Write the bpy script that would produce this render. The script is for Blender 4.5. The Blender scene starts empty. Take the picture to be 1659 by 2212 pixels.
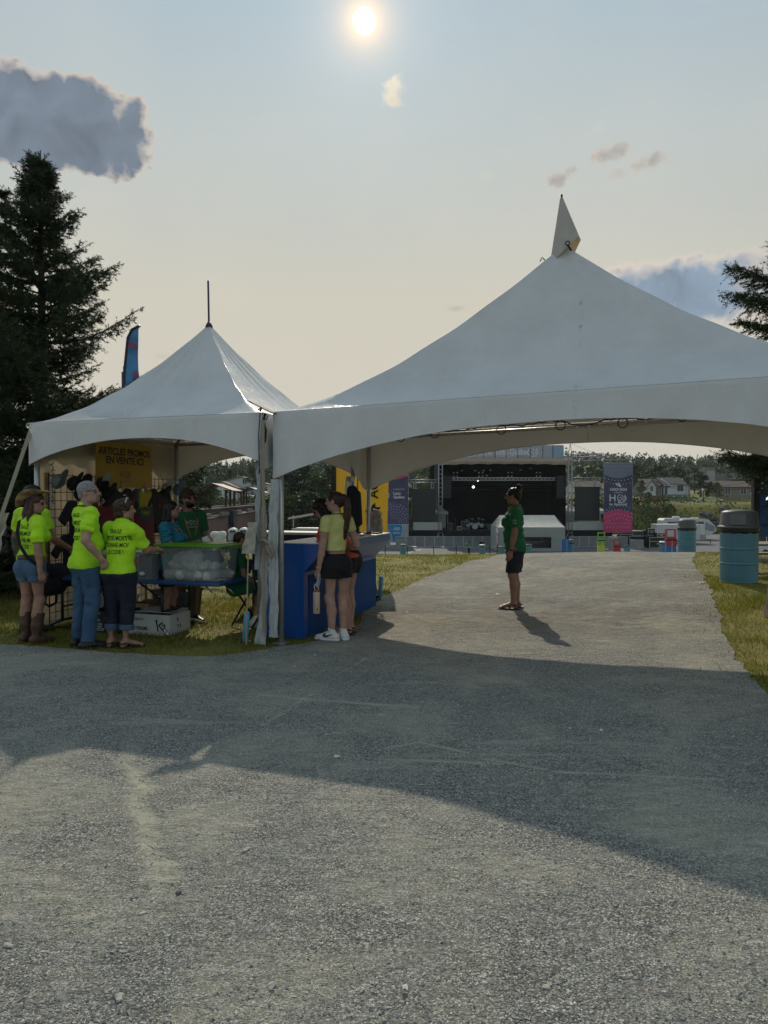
import bpy, bmesh, math, random
import numpy as np
from mathutils import Vector, Matrix, Euler, Quaternion
from mathutils.bvhtree import BVHTree
from mathutils import geometry as mgeo
random.seed(7)
rng = np.random.default_rng(11)
SC = bpy.context.scene
COL = SC.collection
R = math.radians
PI = math.pi
# ------------------------------------------------------------------ camera
CAM = Vector((0, 0, 1.55))
FPX, CX, CY, HY = 1600.0, 829.5, 1106.0, 1075.0
PITCH = math.atan((CY - HY) / FPX)
cd = bpy.data.cameras.new("camera")
cam = bpy.data.objects.new("camera", cd)
COL.objects.link(cam)
cam.location = CAM
cam.rotation_euler = (PI / 2 - PITCH, 0, 0)
cd.sensor_fit = 'VERTICAL'
cd.angle = 2 * math.atan(CY / FPX)
cd.clip_start = 0.05
cd.clip_end = 5000
SC.camera = cam
_F = Vector((0, math.cos(PITCH), -math.sin(PITCH)))
_U = Vector((0, math.sin(PITCH), math.cos(PITCH)))
def ray(px, py):
 d = Vector((1, 0, 0)) * ((px - CX) / FPX) + _U * ((CY - py) / FPX) + _F
 return d / d.y
def at(px, py, Y):
 """world point seen at that place of the photograph, Y metres ahead"""
 return CAM + ray(px, py) * Y
def gnd(px, py, z=0.0):
 d = ray(px, py)
 return CAM + d * ((z - CAM.z) / d.z)
# ------------------------------------------------------------------ light
SUN_EL, SUN_AZ = R(35.0), R(-1.5)     # azimuth measured from +Y towards +X
SC.view_settings.view_transform = 'Standard'
SC.view_settings.look = 'None'
SC.view_settings.exposure = 0.0
SC.view_settings.gamma = 1.0
try:
 SC.cycles.max_bounces = 8
 SC.cycles.transparent_max_bounces = 16
 SC.cycles.use_denoising = True
 SC.cycles.sample_clamp_indirect = 4
except Exception:
 pass
sl = bpy.data.lights.new("sun", 'SUN')
sl.energy = 2.5
sl.angle = R(0.55)
sl.color = (1.0, 0.88, 0.70)
so = bpy.data.objects.new("sun", sl)
COL.objects.link(so)
sdir = Vector((math.sin(SUN_AZ) * math.cos(SUN_EL), math.cos(SUN_AZ) * math.cos(SUN_EL), math.sin(SUN_EL)))
so.rotation_euler = sdir.to_track_quat('Z', 'Y').to_euler()
so.location = (0, 30, 25)
W = bpy.data.worlds.new("World")
SC.world = W
W.use_nodes = True
nt = W.node_tree
nt.nodes.clear()
WN, WL = nt.nodes, nt.links
def wn(t, **k):
 n = WN.new(t)
 for a, b in k.items():
  setattr(n, a, b)
 return n
def wm(op, a, b=None, c=None, clamp=False):
 n = wn('ShaderNodeMath', operation=op, use_clamp=clamp)
 for i, v in enumerate((a, b, c)):
  if v is None:
   continue
  if isinstance(v, (int, float)):
   n.inputs[i].default_value = v
  else:
   WL.new(v, n.inputs[i])
 return n.outputs[0]
def wmix(f, a, b):
 n = wn('ShaderNodeMix', data_type='RGBA')
 for s, v in ((0, f), (6, a), (7, b)):
  if isinstance(v, (int, float)):
   n.inputs[s].default_value = v
  elif isinstance(v, tuple):
   n.inputs[s].default_value = (*v, 1)
  else:
   WL.new(v, n.inputs[s])
 return n.outputs[2]
def wramp(f, pts):
 n = wn('ShaderNodeValToRGB')
 WL.new(f, n.inputs[0])
 e = n.color_ramp.elements
 while len(e) < len(pts):
  e.new(0.5)
 for i, (p, c) in enumerate(pts):
  e[i].position = p
  e[i].color = (*c, 1)
 return n.outputs[0]
tcn = wn('ShaderNodeTexCoord')
nrm = wn('ShaderNodeVectorMath', operation='NORMALIZE')
WL.new(tcn.outputs['Generated'], nrm.inputs[0])
sep = wn('ShaderNodeSeparateXYZ')
WL.new(nrm.outputs[0], sep.inputs[0])
SX, SY, SZ = sep.outputs
EL = wm('ARCSINE', SZ)
AZ = wm('ARCTAN2', SX, SY)
sky = wn('ShaderNodeTexSky', sky_type='NISHITA')
sky.sun_disc = False
sky.sun_elevation = SUN_EL
sky.sun_rotation = SUN_AZ
sky.air_density = 1.2
sky.dust_density = 1.5
sky.ozone_density = 1.0
nsk = wn('ShaderNodeVectorMath', operation='SCALE')
WL.new(sky.outputs[0], nsk.inputs[0])
nsk.inputs['Scale'].default_value = 0.085
haze = wramp(wm('DIVIDE', EL, PI / 2, clamp=True),
    [(0.0, (.62, .59, .52)), (0.08, (.60, .55, .44)), (0.16, (.575, .54, .435)), (0.22, (.50, .515, .465)), (0.28, (.45, .505, .50)), (0.36, (.36, .465, .525)),
     (0.55, (.26, .37, .46)), (1.0, (.22, .32, .42))])
back = wramp(wm('DIVIDE', EL, PI / 2, clamp=True),
    [(0.0, (.42, .47, .47)), (0.3, (.30, .39, .44)), (1.0, (.22, .32, .42))])
front = wm('MULTIPLY_ADD', SY, 0.8, 0.55, clamp=True)
skyc = wmix(front, back, haze)
nmin = wn('ShaderNodeVectorMath', operation='MINIMUM')
WL.new(nsk.outputs[0], nmin.inputs[0])
nmin.inputs[1].default_value = (.8, .8, .8)
skyc = wmix(0.12, skyc, nmin.outputs[0])
def dir_of(px, py):
 d = ray(px, py).normalized()
 return math.atan2(d.x, d.y), math.asin(d.z)
mp = wn('ShaderNodeMapping')
WL.new(nrm.outputs[0], mp.inputs[0])
def cloud_noise(scale, detail=7, rough=.6, off=0.0, dist=0.3):
 n = wn('ShaderNodeTexNoise')
 n.inputs['Scale'].default_value = scale
 n.inputs['Detail'].default_value = detail
 n.inputs['Roughness'].default_value = rough
 n.inputs['Distortion'].default_value = dist
 if off:
  m2 = wn('ShaderNodeVectorMath', operation='ADD')
  WL.new(nrm.outputs[0], m2.inputs[0])
  m2.inputs[1].default_value = (off, off * .7, off * 1.3)
  WL.new(m2.outputs[0], n.inputs['Vector'])
 else:
  WL.new(nrm.outputs[0], n.inputs['Vector'])
 return n.outputs[0]
N_big = cloud_noise(16, 8, .62)
N_fine = cloud_noise(55, 6, .6, 3.1)
N_mid = cloud_noise(22, 4, .5, 5.3, .6)
# thin streaky haze veil
N_veil = cloud_noise(4.0, 5, .55, 1.7, .8)
skyc = wmix(wm('MULTIPLY', wm('SUBTRACT', N_veil, .42, clamp=True), .5), skyc, (.70, .66, .58))
vob = wn('ShaderNodeTexVoronoi')
vob.feature = 'SMOOTH_F1'
vob.inputs['Scale'].default_value = 62
vob.inputs['Smoothness'].default_value = .6
vdi = wn('ShaderNodeVectorMath', operation='MULTIPLY_ADD')
ndi = wn('ShaderNodeTexNoise')
ndi.inputs['Scale'].default_value = 60
ndi.inputs['Detail'].default_value = 4
WL.new(nrm.outputs[0], ndi.inputs['Vector'])
WL.new(ndi.outputs['Color'], vdi.inputs[0])
vdi.inputs[1].default_value = (.022, .022, .022)
WL.new(nrm.outputs[0], vdi.inputs[2])
WL.new(vdi.outputs[0], vob.inputs['Vector'])
N_bil = wm('SUBTRACT', .55, vob.outputs['Distance'])
def cloud(px, py, hw, hh, power, amp, soft, core, edge, dens=1.0, tilt=0.0, nz=None, bil=0.0):
 """a cloud standing in one direction of the sky"""
 global skyc
 a0, e0 = dir_of(px, py)
 a1, _ = dir_of(px + hw, py)
 _, e1 = dir_of(px, py - hh)
 da, de = abs(a1 - a0), abs(e1 - e0)
 u = wm('DIVIDE', wm('SUBTRACT', AZ, a0), da)
 v = wm('DIVIDE', wm('SUBTRACT', EL, e0), de)
 if tilt:
  v = wm('SUBTRACT', v, wm('MULTIPLY', u, tilt))
 r_ = wm('ADD', wm('POWER', wm('ABSOLUTE', u), power), wm('POWER', wm('ABSOLUTE', v), power))
 d_ = wm('ADD', wm('SUBTRACT', 1.0, r_), wm('MULTIPLY', wm('SUBTRACT', nz or N_big, .5), amp))
 d_ = wm('ADD', d_, wm('MULTIPLY', wm('SUBTRACT', N_fine, .5), amp * .45))
 if bil:
  d_ = wm('ADD', d_, wm('MULTIPLY', N_bil, bil))
 mask = wm('MULTIPLY', wm('DIVIDE', d_, soft, clamp=True), dens)
 su, sv = (1 if px < 787 else -1) * .7, .7
 side = wm('ADD', wm('MULTIPLY', u, su), wm('MULTIPLY', v, sv), clamp=True)
 corem = wm('DIVIDE', wm('SUBTRACT', d_, wm('MULTIPLY_ADD', side, soft * .55, soft * .25)), soft * 1.5, clamp=True)
 cn = wm('MULTIPLY_ADD', wm('SUBTRACT', N_mid, .5), 2.2, .5, clamp=True)
 core2 = wmix(cn, tuple(c * .82 for c in core), tuple(min(1, c * 1.28) for c in core))
 skyc = wmix(mask, skyc, wmix(corem, edge, core2))
cloud(92, 260, 245, 118, 3.4, 1.25, .26, (.165, .20, .25), (.58, .52, .46), 1.0, bil=.65)
cloud(1480, 634, 265, 84, 2.6, 1.2, .42, (.225, .30, .39), (.68, .60, .53), .97, bil=.75)
cloud(1655, 600, 90, 60, 2.0, 2.6, .9, (.40, .40, .40), (.62, .55, .48), .6)
cloud(856, 200, 30, 40, 2.0, 3.6, 1.0, (.86, .72, .52), (.72, .66, .56), .8, nz=N_fine)
cloud(1320, 330, 52, 24, 2.0, 2.6, .8, (.33, .32, .32), (.55, .50, .44), .9, .6, nz=N_fine)
cloud(1218, 380, 42, 24, 2.0, 2.6, .8, (.36, .35, .34), (.55, .50, .44), .85, .5, nz=N_fine)
cloud(1405, 347, 50, 24, 2.0, 2.2, .8, (.34, .33, .33), (.55, .50, .44), .8, .3, nz=N_fine)
cloud(1337, 376, 24, 14, 2.0, 2.6, 1.1, (.40, .39, .37), (.55, .50, .44), .6, nz=N_fine)
cloud(985, 666, 26, 8, 2.0, 2.2, 1.1, (.38, .35, .31), (.55, .50, .42), .7, nz=N_fine)
cloud(352, 770, 20, 7, 2.0, 2.2, 1.1, (.42, .40, .36), (.56, .52, .44), .6, nz=N_fine)
cloud(1046, 378, 22, 10, 2.0, 2.4, 1.3, (.62, .60, .55), (.6, .58, .52), .4, nz=N_fine)
cloud(1280, 285, 40, 22, 2.0, 2.6, 1.4, (.62, .62, .60), (.58, .6, .58), .35, .5, nz=N_fine)
# the glow of the veiled sun
SD = ray(787, 45).normalized()
dt = wn('ShaderNodeVectorMath', operation='DOT_PRODUCT')
WL.new(nrm.outputs[0], dt.inputs[0])
dt.inputs[1].default_value = SD
ang = wm('ARCCOSINE', wm('MINIMUM', dt.outputs['Value'], 0.9999999))
def addsky(f, colr):
 global skyc
 n = wn('ShaderNodeMix', data_type='RGBA', blend_type='ADD')
 n.inputs[0].default_value = 1.0
 WL.new(skyc, n.inputs[6])
 s = wn('ShaderNodeVectorMath', operation='SCALE')
 s.inputs[0].default_value = colr
 WL.new(f, s.inputs['Scale'])
 WL.new(s.outputs[0], n.inputs[7])
 skyc = n.outputs[2]
addsky(wm('MULTIPLY', wm('EXPONENT', wm('DIVIDE', ang, -R(4.0))), .17), (1.0, .99, .98))
addsky(wm('MULTIPLY', wm('EXPONENT', wm('DIVIDE', ang, -R(.85))), 1.5), (1.0, .50, .06))
disc = wm('DIVIDE', wm('SUBTRACT', R(.78), ang), R(.22), clamp=True)
addsky(wm('MULTIPLY', disc, 3.5), (1.0, .92, .60))
bgn = wn('ShaderNodeBackground')
WL.new(skyc, bgn.inputs[0])
bgn.inputs[1].default_value = 1.06
wo = wn('ShaderNodeOutputWorld')
WL.new(bgn.outputs[0], wo.inputs[0])
# ------------------------------------------------------------------ helpers: objects
def tag(o, label=None, cat=None, group=None, kind=None):
 if label:
  o['label'] = label
 if cat:
  o['category'] = cat
 if group:
  o['group'] = group
 if kind:
  o['kind'] = kind
 return o
def link(name, data, mat=None, parent=None, loc=None, rz=None):
 o = bpy.data.objects.new(name, data)
 COL.objects.link(o)
 if mat is not None and hasattr(data, 'materials') and len(data.materials) == 0:
  for m in (mat if isinstance(mat, (list, tuple)) else [mat]):
   data.materials.append(m)
 if parent:
  o.parent = parent
 if loc is not None:
  o.location = loc
 if rz is not None:
  o.rotation_euler = (0, 0, rz)
 return o
def thing(name, label, cat, loc=(0, 0, 0), rz=0.0, group=None):
 o = link(name, None, loc=loc, rz=rz)
 o.empty_display_size = .2
 return tag(o, label, cat, group)
def copy_thing(o, loc=None, rz=None, label=None, parent=None):
 c = o.copy()
 COL.objects.link(c)
 if parent:
  c.parent = parent
 if loc is not None:
  c.location = loc
 if rz is not None:
  c.rotation_euler = (0, 0, rz)
 if label:
  c['label'] = label
 for ch in list(o.children):
  copy_thing(ch, parent=c)
 return c
def np_mesh(name, V, F, smooth=False):
 """V n x 3, F list of arrays all of one side count or an m x k array"""
 me = bpy.data.meshes.new(name)
 V = np.asarray(V, dtype=np.float32)
 F = np.asarray(F, dtype=np.int32)
 k = F.shape[1]
 me.vertices.add(len(V))
 me.vertices.foreach_set('co', V.ravel())
 me.loops.add(F.size)
 me.loops.foreach_set('vertex_index', F.ravel())
 me.polygons.add(len(F))
 me.polygons.foreach_set('loop_start', np.arange(0, F.size, k, dtype=np.int32))
 me.polygons.foreach_set('loop_total', np.full(len(F), k, dtype=np.int32))
 me.polygons.foreach_set('use_smooth', np.full(len(F), smooth, dtype=bool))
 me.update(calc_edges=True)
 me.validate()
 return me
class MB:
 """collects simple solids into one mesh"""
 def __init__(self):
  self.bm = bmesh.new()
 def box(self, c, s, rot=None, bev=0.0, M=None):
  m = Matrix.Translation(Vector(c))
  if rot is not None:
   m = m @ (rot.to_4x4() if isinstance(rot, Matrix) else Euler(rot).to_matrix().to_4x4())
  m = m @ Matrix.Diagonal((s[0], s[1], s[2], 1))
  r = bmesh.ops.create_cube(self.bm, size=1, matrix=m)
  if bev:
   es = list({e for v in r['verts'] for e in v.link_edges})
   bmesh.ops.bevel(self.bm, geom=es, offset=bev, segments=2, affect='EDGES', profile=.6)
  return self
 def tube(self, pts, r, n=8, cap=True, closed=False):
  pts = [Vector(p) for p in pts]
  N = len(pts)
  rr = r if isinstance(r, (list, tuple)) else [r] * N
  rings = []
  prev = None
  for i, p in enumerate(pts):
   if closed:
    t = pts[(i + 1) % N] - pts[i - 1]
   else:
    t = pts[min(i + 1, N - 1)] - pts[max(i - 1, 0)]
   if t.length < 1e-9:
    t = Vector((0, 0, 1))
   t.normalize()
   if prev is None:
    a = Vector((0, 0, 1)) if abs(t.z) < .9 else Vector((1, 0, 0))
    x = t.cross(a).normalized()
   else:
    x = (prev - t * prev.dot(t))
    if x.length < 1e-6:
     x = t.orthogonal()
    x.normalize()
   prev = x
   y = t.cross(x)
   rings.append([self.bm.verts.new(p + (x * math.cos(2 * PI * k / n) + y * math.sin(2 * PI * k / n)) * rr[i]) for k in range(n)])
  segs = N if closed else N - 1
  for i in range(segs):
   A, B = rings[i], rings[(i + 1) % N]
   for k in range(n):
    self.bm.faces.new((A[k], A[(k + 1) % n], B[(k + 1) % n], B[k])).smooth = True
  if cap and not closed:
   self.bm.faces.new(rings[0][::-1])
   self.bm.faces.new(rings[-1])
  return self
 def lathe(self, prof, n=24, c=(0, 0, 0), rot=None, cap=True):
  M = Matrix.Translation(Vector(c))
  if rot is not None:
   M = M @ Euler(rot).to_matrix().to_4x4()
  rings = []
  for r, z in prof:
   rings.append([self.bm.verts.new(M @ Vector((r * math.cos(2 * PI * k / n), r * math.sin(2 * PI * k / n), z))) for k in range(n)])
  for A, B in zip(rings, rings[1:]):
   for k in range(n):
    self.bm.faces.new((A[k], A[(k + 1) % n], B[(k + 1) % n], B[k])).smooth = True
  if cap:
   self.bm.faces.new(rings[0][::-1])
   self.bm.faces.new(rings[-1])
  return self
 def prism(self, poly, a, b, plane='XZ', M=None):
  """extrude a polygon between a and b along the third axis"""
  def P(u, v, w):
   q = Vector((u, w, v)) if plane == 'XZ' else (Vector((u, v, w)) if plane == 'XY' else Vector((w, u, v)))
   return M @ q if M else q
  A = [self.bm.verts.new(P(u, v, a)) for u, v in poly]
  B = [self.bm.verts.new(P(u, v, b)) for u, v in poly]
  n = len(poly)
  try:
   self.bm.faces.new(A)
   self.bm.faces.new(B[::-1])
  except Exception:
   pass
  for i in range(n):
   self.bm.faces.new((A[i], B[i], B[(i + 1) % n], A[(i + 1) % n]))
  return self
 def quad(self, a, b, c, d):
  self.bm.faces.new([self.bm.verts.new(Vector(p)) for p in (a, b, c, d)])
  return self
 def poly(self, pts):
  self.bm.faces.new([self.bm.verts.new(Vector(p)) for p in pts])
  return self
 def ball(self, c, r, sub=2, s=(1, 1, 1)):
  m = Matrix.Translation(Vector(c)) @ Matrix.Diagonal((s[0], s[1], s[2], 1))
  rr = bmesh.ops.create_icosphere(self.bm, subdivisions=sub, radius=r, matrix=m)
  for v in rr['verts']:
   for f in v.link_faces:
    f.smooth = True
  return self
 def xf(self, M):
  self.bm.transform(M)
  return self
 def build(self, name, mat, parent=None, loc=None, rz=None, fix=True):
  if fix:
   bmesh.ops.recalc_face_normals(self.bm, faces=self.bm.faces[:])
  me = bpy.data.meshes.new(name)
  self.bm.to_mesh(me)
  self.bm.free()
  return link(name, me, mat, parent, loc, rz)
# ------------------------------------------------------------------ helpers: materials
_mats = {}
def M(name, col, rough=.6, metal=0.0, var=.12, scale=6.0, bump=0.0, bscale=60.0, spec=.5, col2=None, coat=0.0, trans=0.0, tcol=None,
   alpha=1.0, emit=0.0, coord='Object', detail=5, bdist=.01, sheen=0.0):
 if name in _mats:
  return _mats[name]
 m = bpy.data.materials.new(name)
 m.use_nodes = True
 t = m.node_tree
 n, l = t.nodes, t.links
 b = n['Principled BSDF']
 out = n['Material Output']
 b.inputs['Roughness'].default_value = rough
 b.inputs['Metallic'].default_value = metal
 b.inputs['Specular IOR Level'].default_value = spec
 b.inputs['Coat Weight'].default_value = coat
 b.inputs['Sheen Weight'].default_value = sheen
 tc = n.new('ShaderNodeTexCoord')
 if var or col2:
  no = n.new('ShaderNodeTexNoise')
  no.inputs['Scale'].default_value = scale
  no.inputs['Detail'].default_value = detail
  l.new(tc.outputs[coord], no.inputs['Vector'])
  rp = n.new('ShaderNodeValToRGB')
  l.new(no.outputs[0], rp.inputs[0])
  c2 = col2 or tuple(min(1, c * (1 + var)) for c in col)
  c1 = col if col2 else tuple(c * (1 - var) for c in col)
  rp.color_ramp.elements[0].position = .3
  rp.color_ramp.elements[1].position = .7
  rp.color_ramp.elements[0].color = (*c1, 1)
  rp.color_ramp.elements[1].color = (*c2, 1)
  csock = rp.outputs[0]
  l.new(csock, b.inputs['Base Color'])
 else:
  b.inputs['Base Color'].default_value = (*col, 1)
  csock = None
 if bump:
  nb = n.new('ShaderNodeTexNoise')
  nb.inputs['Scale'].default_value = bscale
  nb.inputs['Detail'].default_value = 4
  l.new(tc.outputs[coord], nb.inputs['Vector'])
  bp = n.new('ShaderNodeBump')
  bp.inputs['Strength'].default_value = bump
  bp.inputs['Distance'].default_value = bdist
  l.new(nb.outputs[0], bp.inputs['Height'])
  l.new(bp.outputs[0], b.inputs['Normal'])
 sh = b.outputs[0]
 if trans:
  tr = n.new('ShaderNodeBsdfTranslucent')
  if tcol:
   tr.inputs[0].default_value = (*tcol, 1)
  elif csock:
   l.new(csock, tr.inputs[0])
  else:
   tr.inputs[0].default_value = (*col, 1)
  mx = n.new('ShaderNodeMixShader')
  mx.inputs[0].default_value = trans
  l.new(sh, mx.inputs[1])
  l.new(tr.outputs[0], mx.inputs[2])
  sh = mx.outputs[0]
 if alpha < 1:
  tp = n.new('ShaderNodeBsdfTransparent')
  mx = n.new('ShaderNodeMixShader')
  mx.inputs[0].default_value = alpha
  l.new(tp.outputs[0], mx.inputs[1])
  l.new(sh, mx.inputs[2])
  sh = mx.outputs[0]
 if emit:
  b.inputs['Emission Color'].default_value = (*col, 1)
  b.inputs['Emission Strength'].default_value = emit
 l.new(sh, out.inputs[0])
 _mats[name] = m
 return m
# ------------------------------------------------------------------ helpers: lettering
_font = {}
def text_mesh(s, size, bold=0.0, extrude=0.0, align='CENTER', spacing=1.0, shear=0.0, res=3):
 c = bpy.data.curves.new('t', 'FONT')
 c.body = s
 c.size = size
 c.align_x = align
 c.align_y = 'CENTER'
 c.offset = bold
 c.extrude = extrude
 c.resolution_u = res
 c.space_character = spacing
 c.shear = shear
 o = bpy.data.objects.new('t', c)
 COL.objects.link(o)
 dg = bpy.context.evaluated_depsgraph_get()
 me = bpy.data.meshes.new_from_object(o.evaluated_get(dg))
 bpy.data.objects.remove(o)
 bpy.data.curves.remove(c)
 return me
def lettering(s, size, mat, parent, Mx, name='lettering', width=None, **k):
 """flat letters; Mx takes text x, y, normal z into the parent's space; width scales the line to that length"""
 me = text_mesh(s, size, **k)
 if width:
  xs = [v.co.x for v in me.vertices]
  if xs:
   w = max(xs) - min(xs)
   mx = (max(xs) + min(xs)) / 2
   for v in me.vertices:
    v.co.x = (v.co.x - mx) * width / w
 me.transform(Mx)
 me.materials.clear()
 return link(name, me, mat, parent)
def frame(o, x, y):
 """matrix with origin o, text along x and up y"""
 x = Vector(x).normalized()
 y = Vector(y).normalized()
 z = x.cross(y)
 return Matrix(((x.x, y.x, z.x, o[0]), (x.y, y.y, z.y, o[1]), (x.z, y.z, z.z, o[2]), (0, 0, 0, 1)))
def project(me, target, dirn, off=.003, far=1.0):
 """press a mesh's points along dirn onto a target mesh (both in the same space)"""
 bm = bmesh.new()
 bm.from_mesh(target)
 tree = BVHTree.FromBMesh(bm)
 d = Vector(dirn).normalized()
 bad = []
 for v in me.vertices:
  h = tree.ray_cast(v.co - d * far, d)
  if h[0] is None:
   bad.append(v.index)
  else:
   v.co = h[0] - d * off
 if bad:
  b2 = bmesh.new()
  b2.from_mesh(me)
  b2.verts.ensure_lookup_table()
  bmesh.ops.delete(b2, geom=[b2.verts[i] for i in bad], context='VERTS')
  b2.to_mesh(me)
  b2.free()
 bm.free()
 return me
# ------------------------------------------------------------------ helpers: smooth bodies from distance fields
def _capsule(P, a, b, ra, rb, opt):
 ab = b - a
 L2 = float(ab @ ab)
 q = P - a
 h = np.clip((q @ ab) / max(L2, 1e-9), 0, 1)
 q = q - h[..., None] * ab
 f = opt.get('flat')
 sc = 1.0
 if f:
  ax, fac = f
  ax = np.asarray(ax, np.float32)
  ax = ax / np.linalg.norm(ax)
  c = q @ ax
  q = q + (c * (1 / fac - 1))[..., None] * ax
  sc = min(1.0, fac)
 d = (np.sqrt((q * q).sum(-1)) - (ra + (rb - ra) * h)) * sc
 L = math.sqrt(L2)
 if opt.get('cutb') and L > 1e-6:
  d = np.maximum(d, (P - b) @ (ab / L))
 if opt.get('cuta') and L > 1e-6:
  d = np.maximum(d, (a - P) @ (ab / L))
 return d
def _ellips(P, c, r, Rm):
 q = P - c
 if Rm is not None:
  q = q @ Rm
 r = np.asarray(r, np.float32)
 k0 = np.sqrt(((q / r) ** 2).sum(-1))
 k1 = np.sqrt(((q / (r * r)) ** 2).sum(-1))
 return k0 * (k0 - 1) / np.maximum(k1, 1e-6)
def cap(a, b, ra, rb=None, **o):
 return ('c', np.array(a, np.float32), np.array(b, np.float32), float(ra), float(ra if rb is None else rb), o)
def ell(c, r, Rm=None, **o):
 if isinstance(r, (int, float)):
  r = (r, r, r)
 return ('e', np.array(c, np.float32), tuple(float(x) for x in r), None if Rm is None else np.array(Rm, np.float32), o)
def grow(prims, g):
 out = []
 for p in prims:
  if p[0] == 'c':
   out.append(('c', p[1], p[2], p[3] + g, p[4] + g, p[5]))
  else:
   out.append(('e', p[1], tuple(x + g for x in p[2]), p[3], p[4]))
 return out
def sdf_mesh(name, prims, vox=.008, k=.02, cuts=(), wr=0.0, wrs=20.0, wrv=(1, 1, .5), seed=0, smooth=True, big=False):
 lo = np.full(3, 1e9)
 hi = -lo
 bx = []
 for p in prims:
  if p[0] == 'c':
   r = max(p[3], p[4])
   a = np.minimum(p[1], p[2]) - r
   b = np.maximum(p[1], p[2]) + r
  else:
   r = max(p[2]) if p[3] is not None else np.array(p[2])
   a, b = p[1] - r, p[1] + r
  bx.append((a, b))
  if not p[-1].get('sub'):
   lo = np.minimum(lo, a)
   hi = np.maximum(hi, b)
 lo -= 4 * vox + wr
 hi += 4 * vox + wr
 n = np.ceil((hi - lo) / vox).astype(int) + 1
 D = np.full(tuple(n), .3, np.float32)
 axs = [(lo[i] + vox * np.arange(n[i])).astype(np.float32) for i in range(3)]
 for p, (a, b) in zip(prims, bx):
  kk = p[-1].get('k', k)
  mg = kk + 5 * vox
  i0 = np.clip(np.floor((a - mg - lo) / vox).astype(int), 0, n)
  i1 = np.clip(np.ceil((b + mg - lo) / vox).astype(int) + 1, 0, n)
  if (i1 <= i0).any():
   continue
  sl = tuple(slice(i0[j], i1[j]) for j in range(3))
  P = np.stack(np.meshgrid(*[axs[j][sl[j]] for j in range(3)], indexing='ij'), -1)
  d = _capsule(P, p[1], p[2], p[3], p[4], p[5]) if p[0] == 'c' else _ellips(P, p[1], p[2], p[3])
  S = D[sl]
  if p[-1].get('sub'):
   D[sl] = np.maximum(S, -d)
  else:
   h = np.clip(.5 + .5 * (S - d) / kk, 0, 1)
   D[sl] = S + (d - S) * h - kk * h * (1 - h)
 G = None
 if wr:
  rg = np.random.default_rng(seed)
  G = np.meshgrid(*axs, indexing='ij', sparse=True)
  acc = 0
  for _ in range(7):
   v = rg.normal(size=3) * np.array(wrv) * wrs * rg.uniform(.5, 1.8)
   acc = acc + np.sin(G[0] * v[0] + G[1] * v[1] + G[2] * v[2] + rg.uniform(0, 6.28))
  acc2 = 0
  for _ in range(4):
   v = rg.normal(size=3) * np.array(wrv) * wrs * .5
   acc2 = acc2 + np.sin(G[0] * v[0] + G[1] * v[1] + G[2] * v[2] + rg.uniform(0, 6.28))
  D = D + (wr * .38 * acc * (.5 + .25 * acc2)).astype(np.float32)
 for o, nn in cuts:
  if G is None:
   G = np.meshgrid(*axs, indexing='ij', sparse=True)
  nn = np.array(nn, float)
  nn /= np.linalg.norm(nn)
  D = np.maximum(D, ((G[0] - o[0]) * nn[0] + (G[1] - o[1]) * nn[1] + (G[2] - o[2]) * nn[2]).astype(np.float32))
 return nets(name, D, lo, vox, smooth, big)
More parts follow.
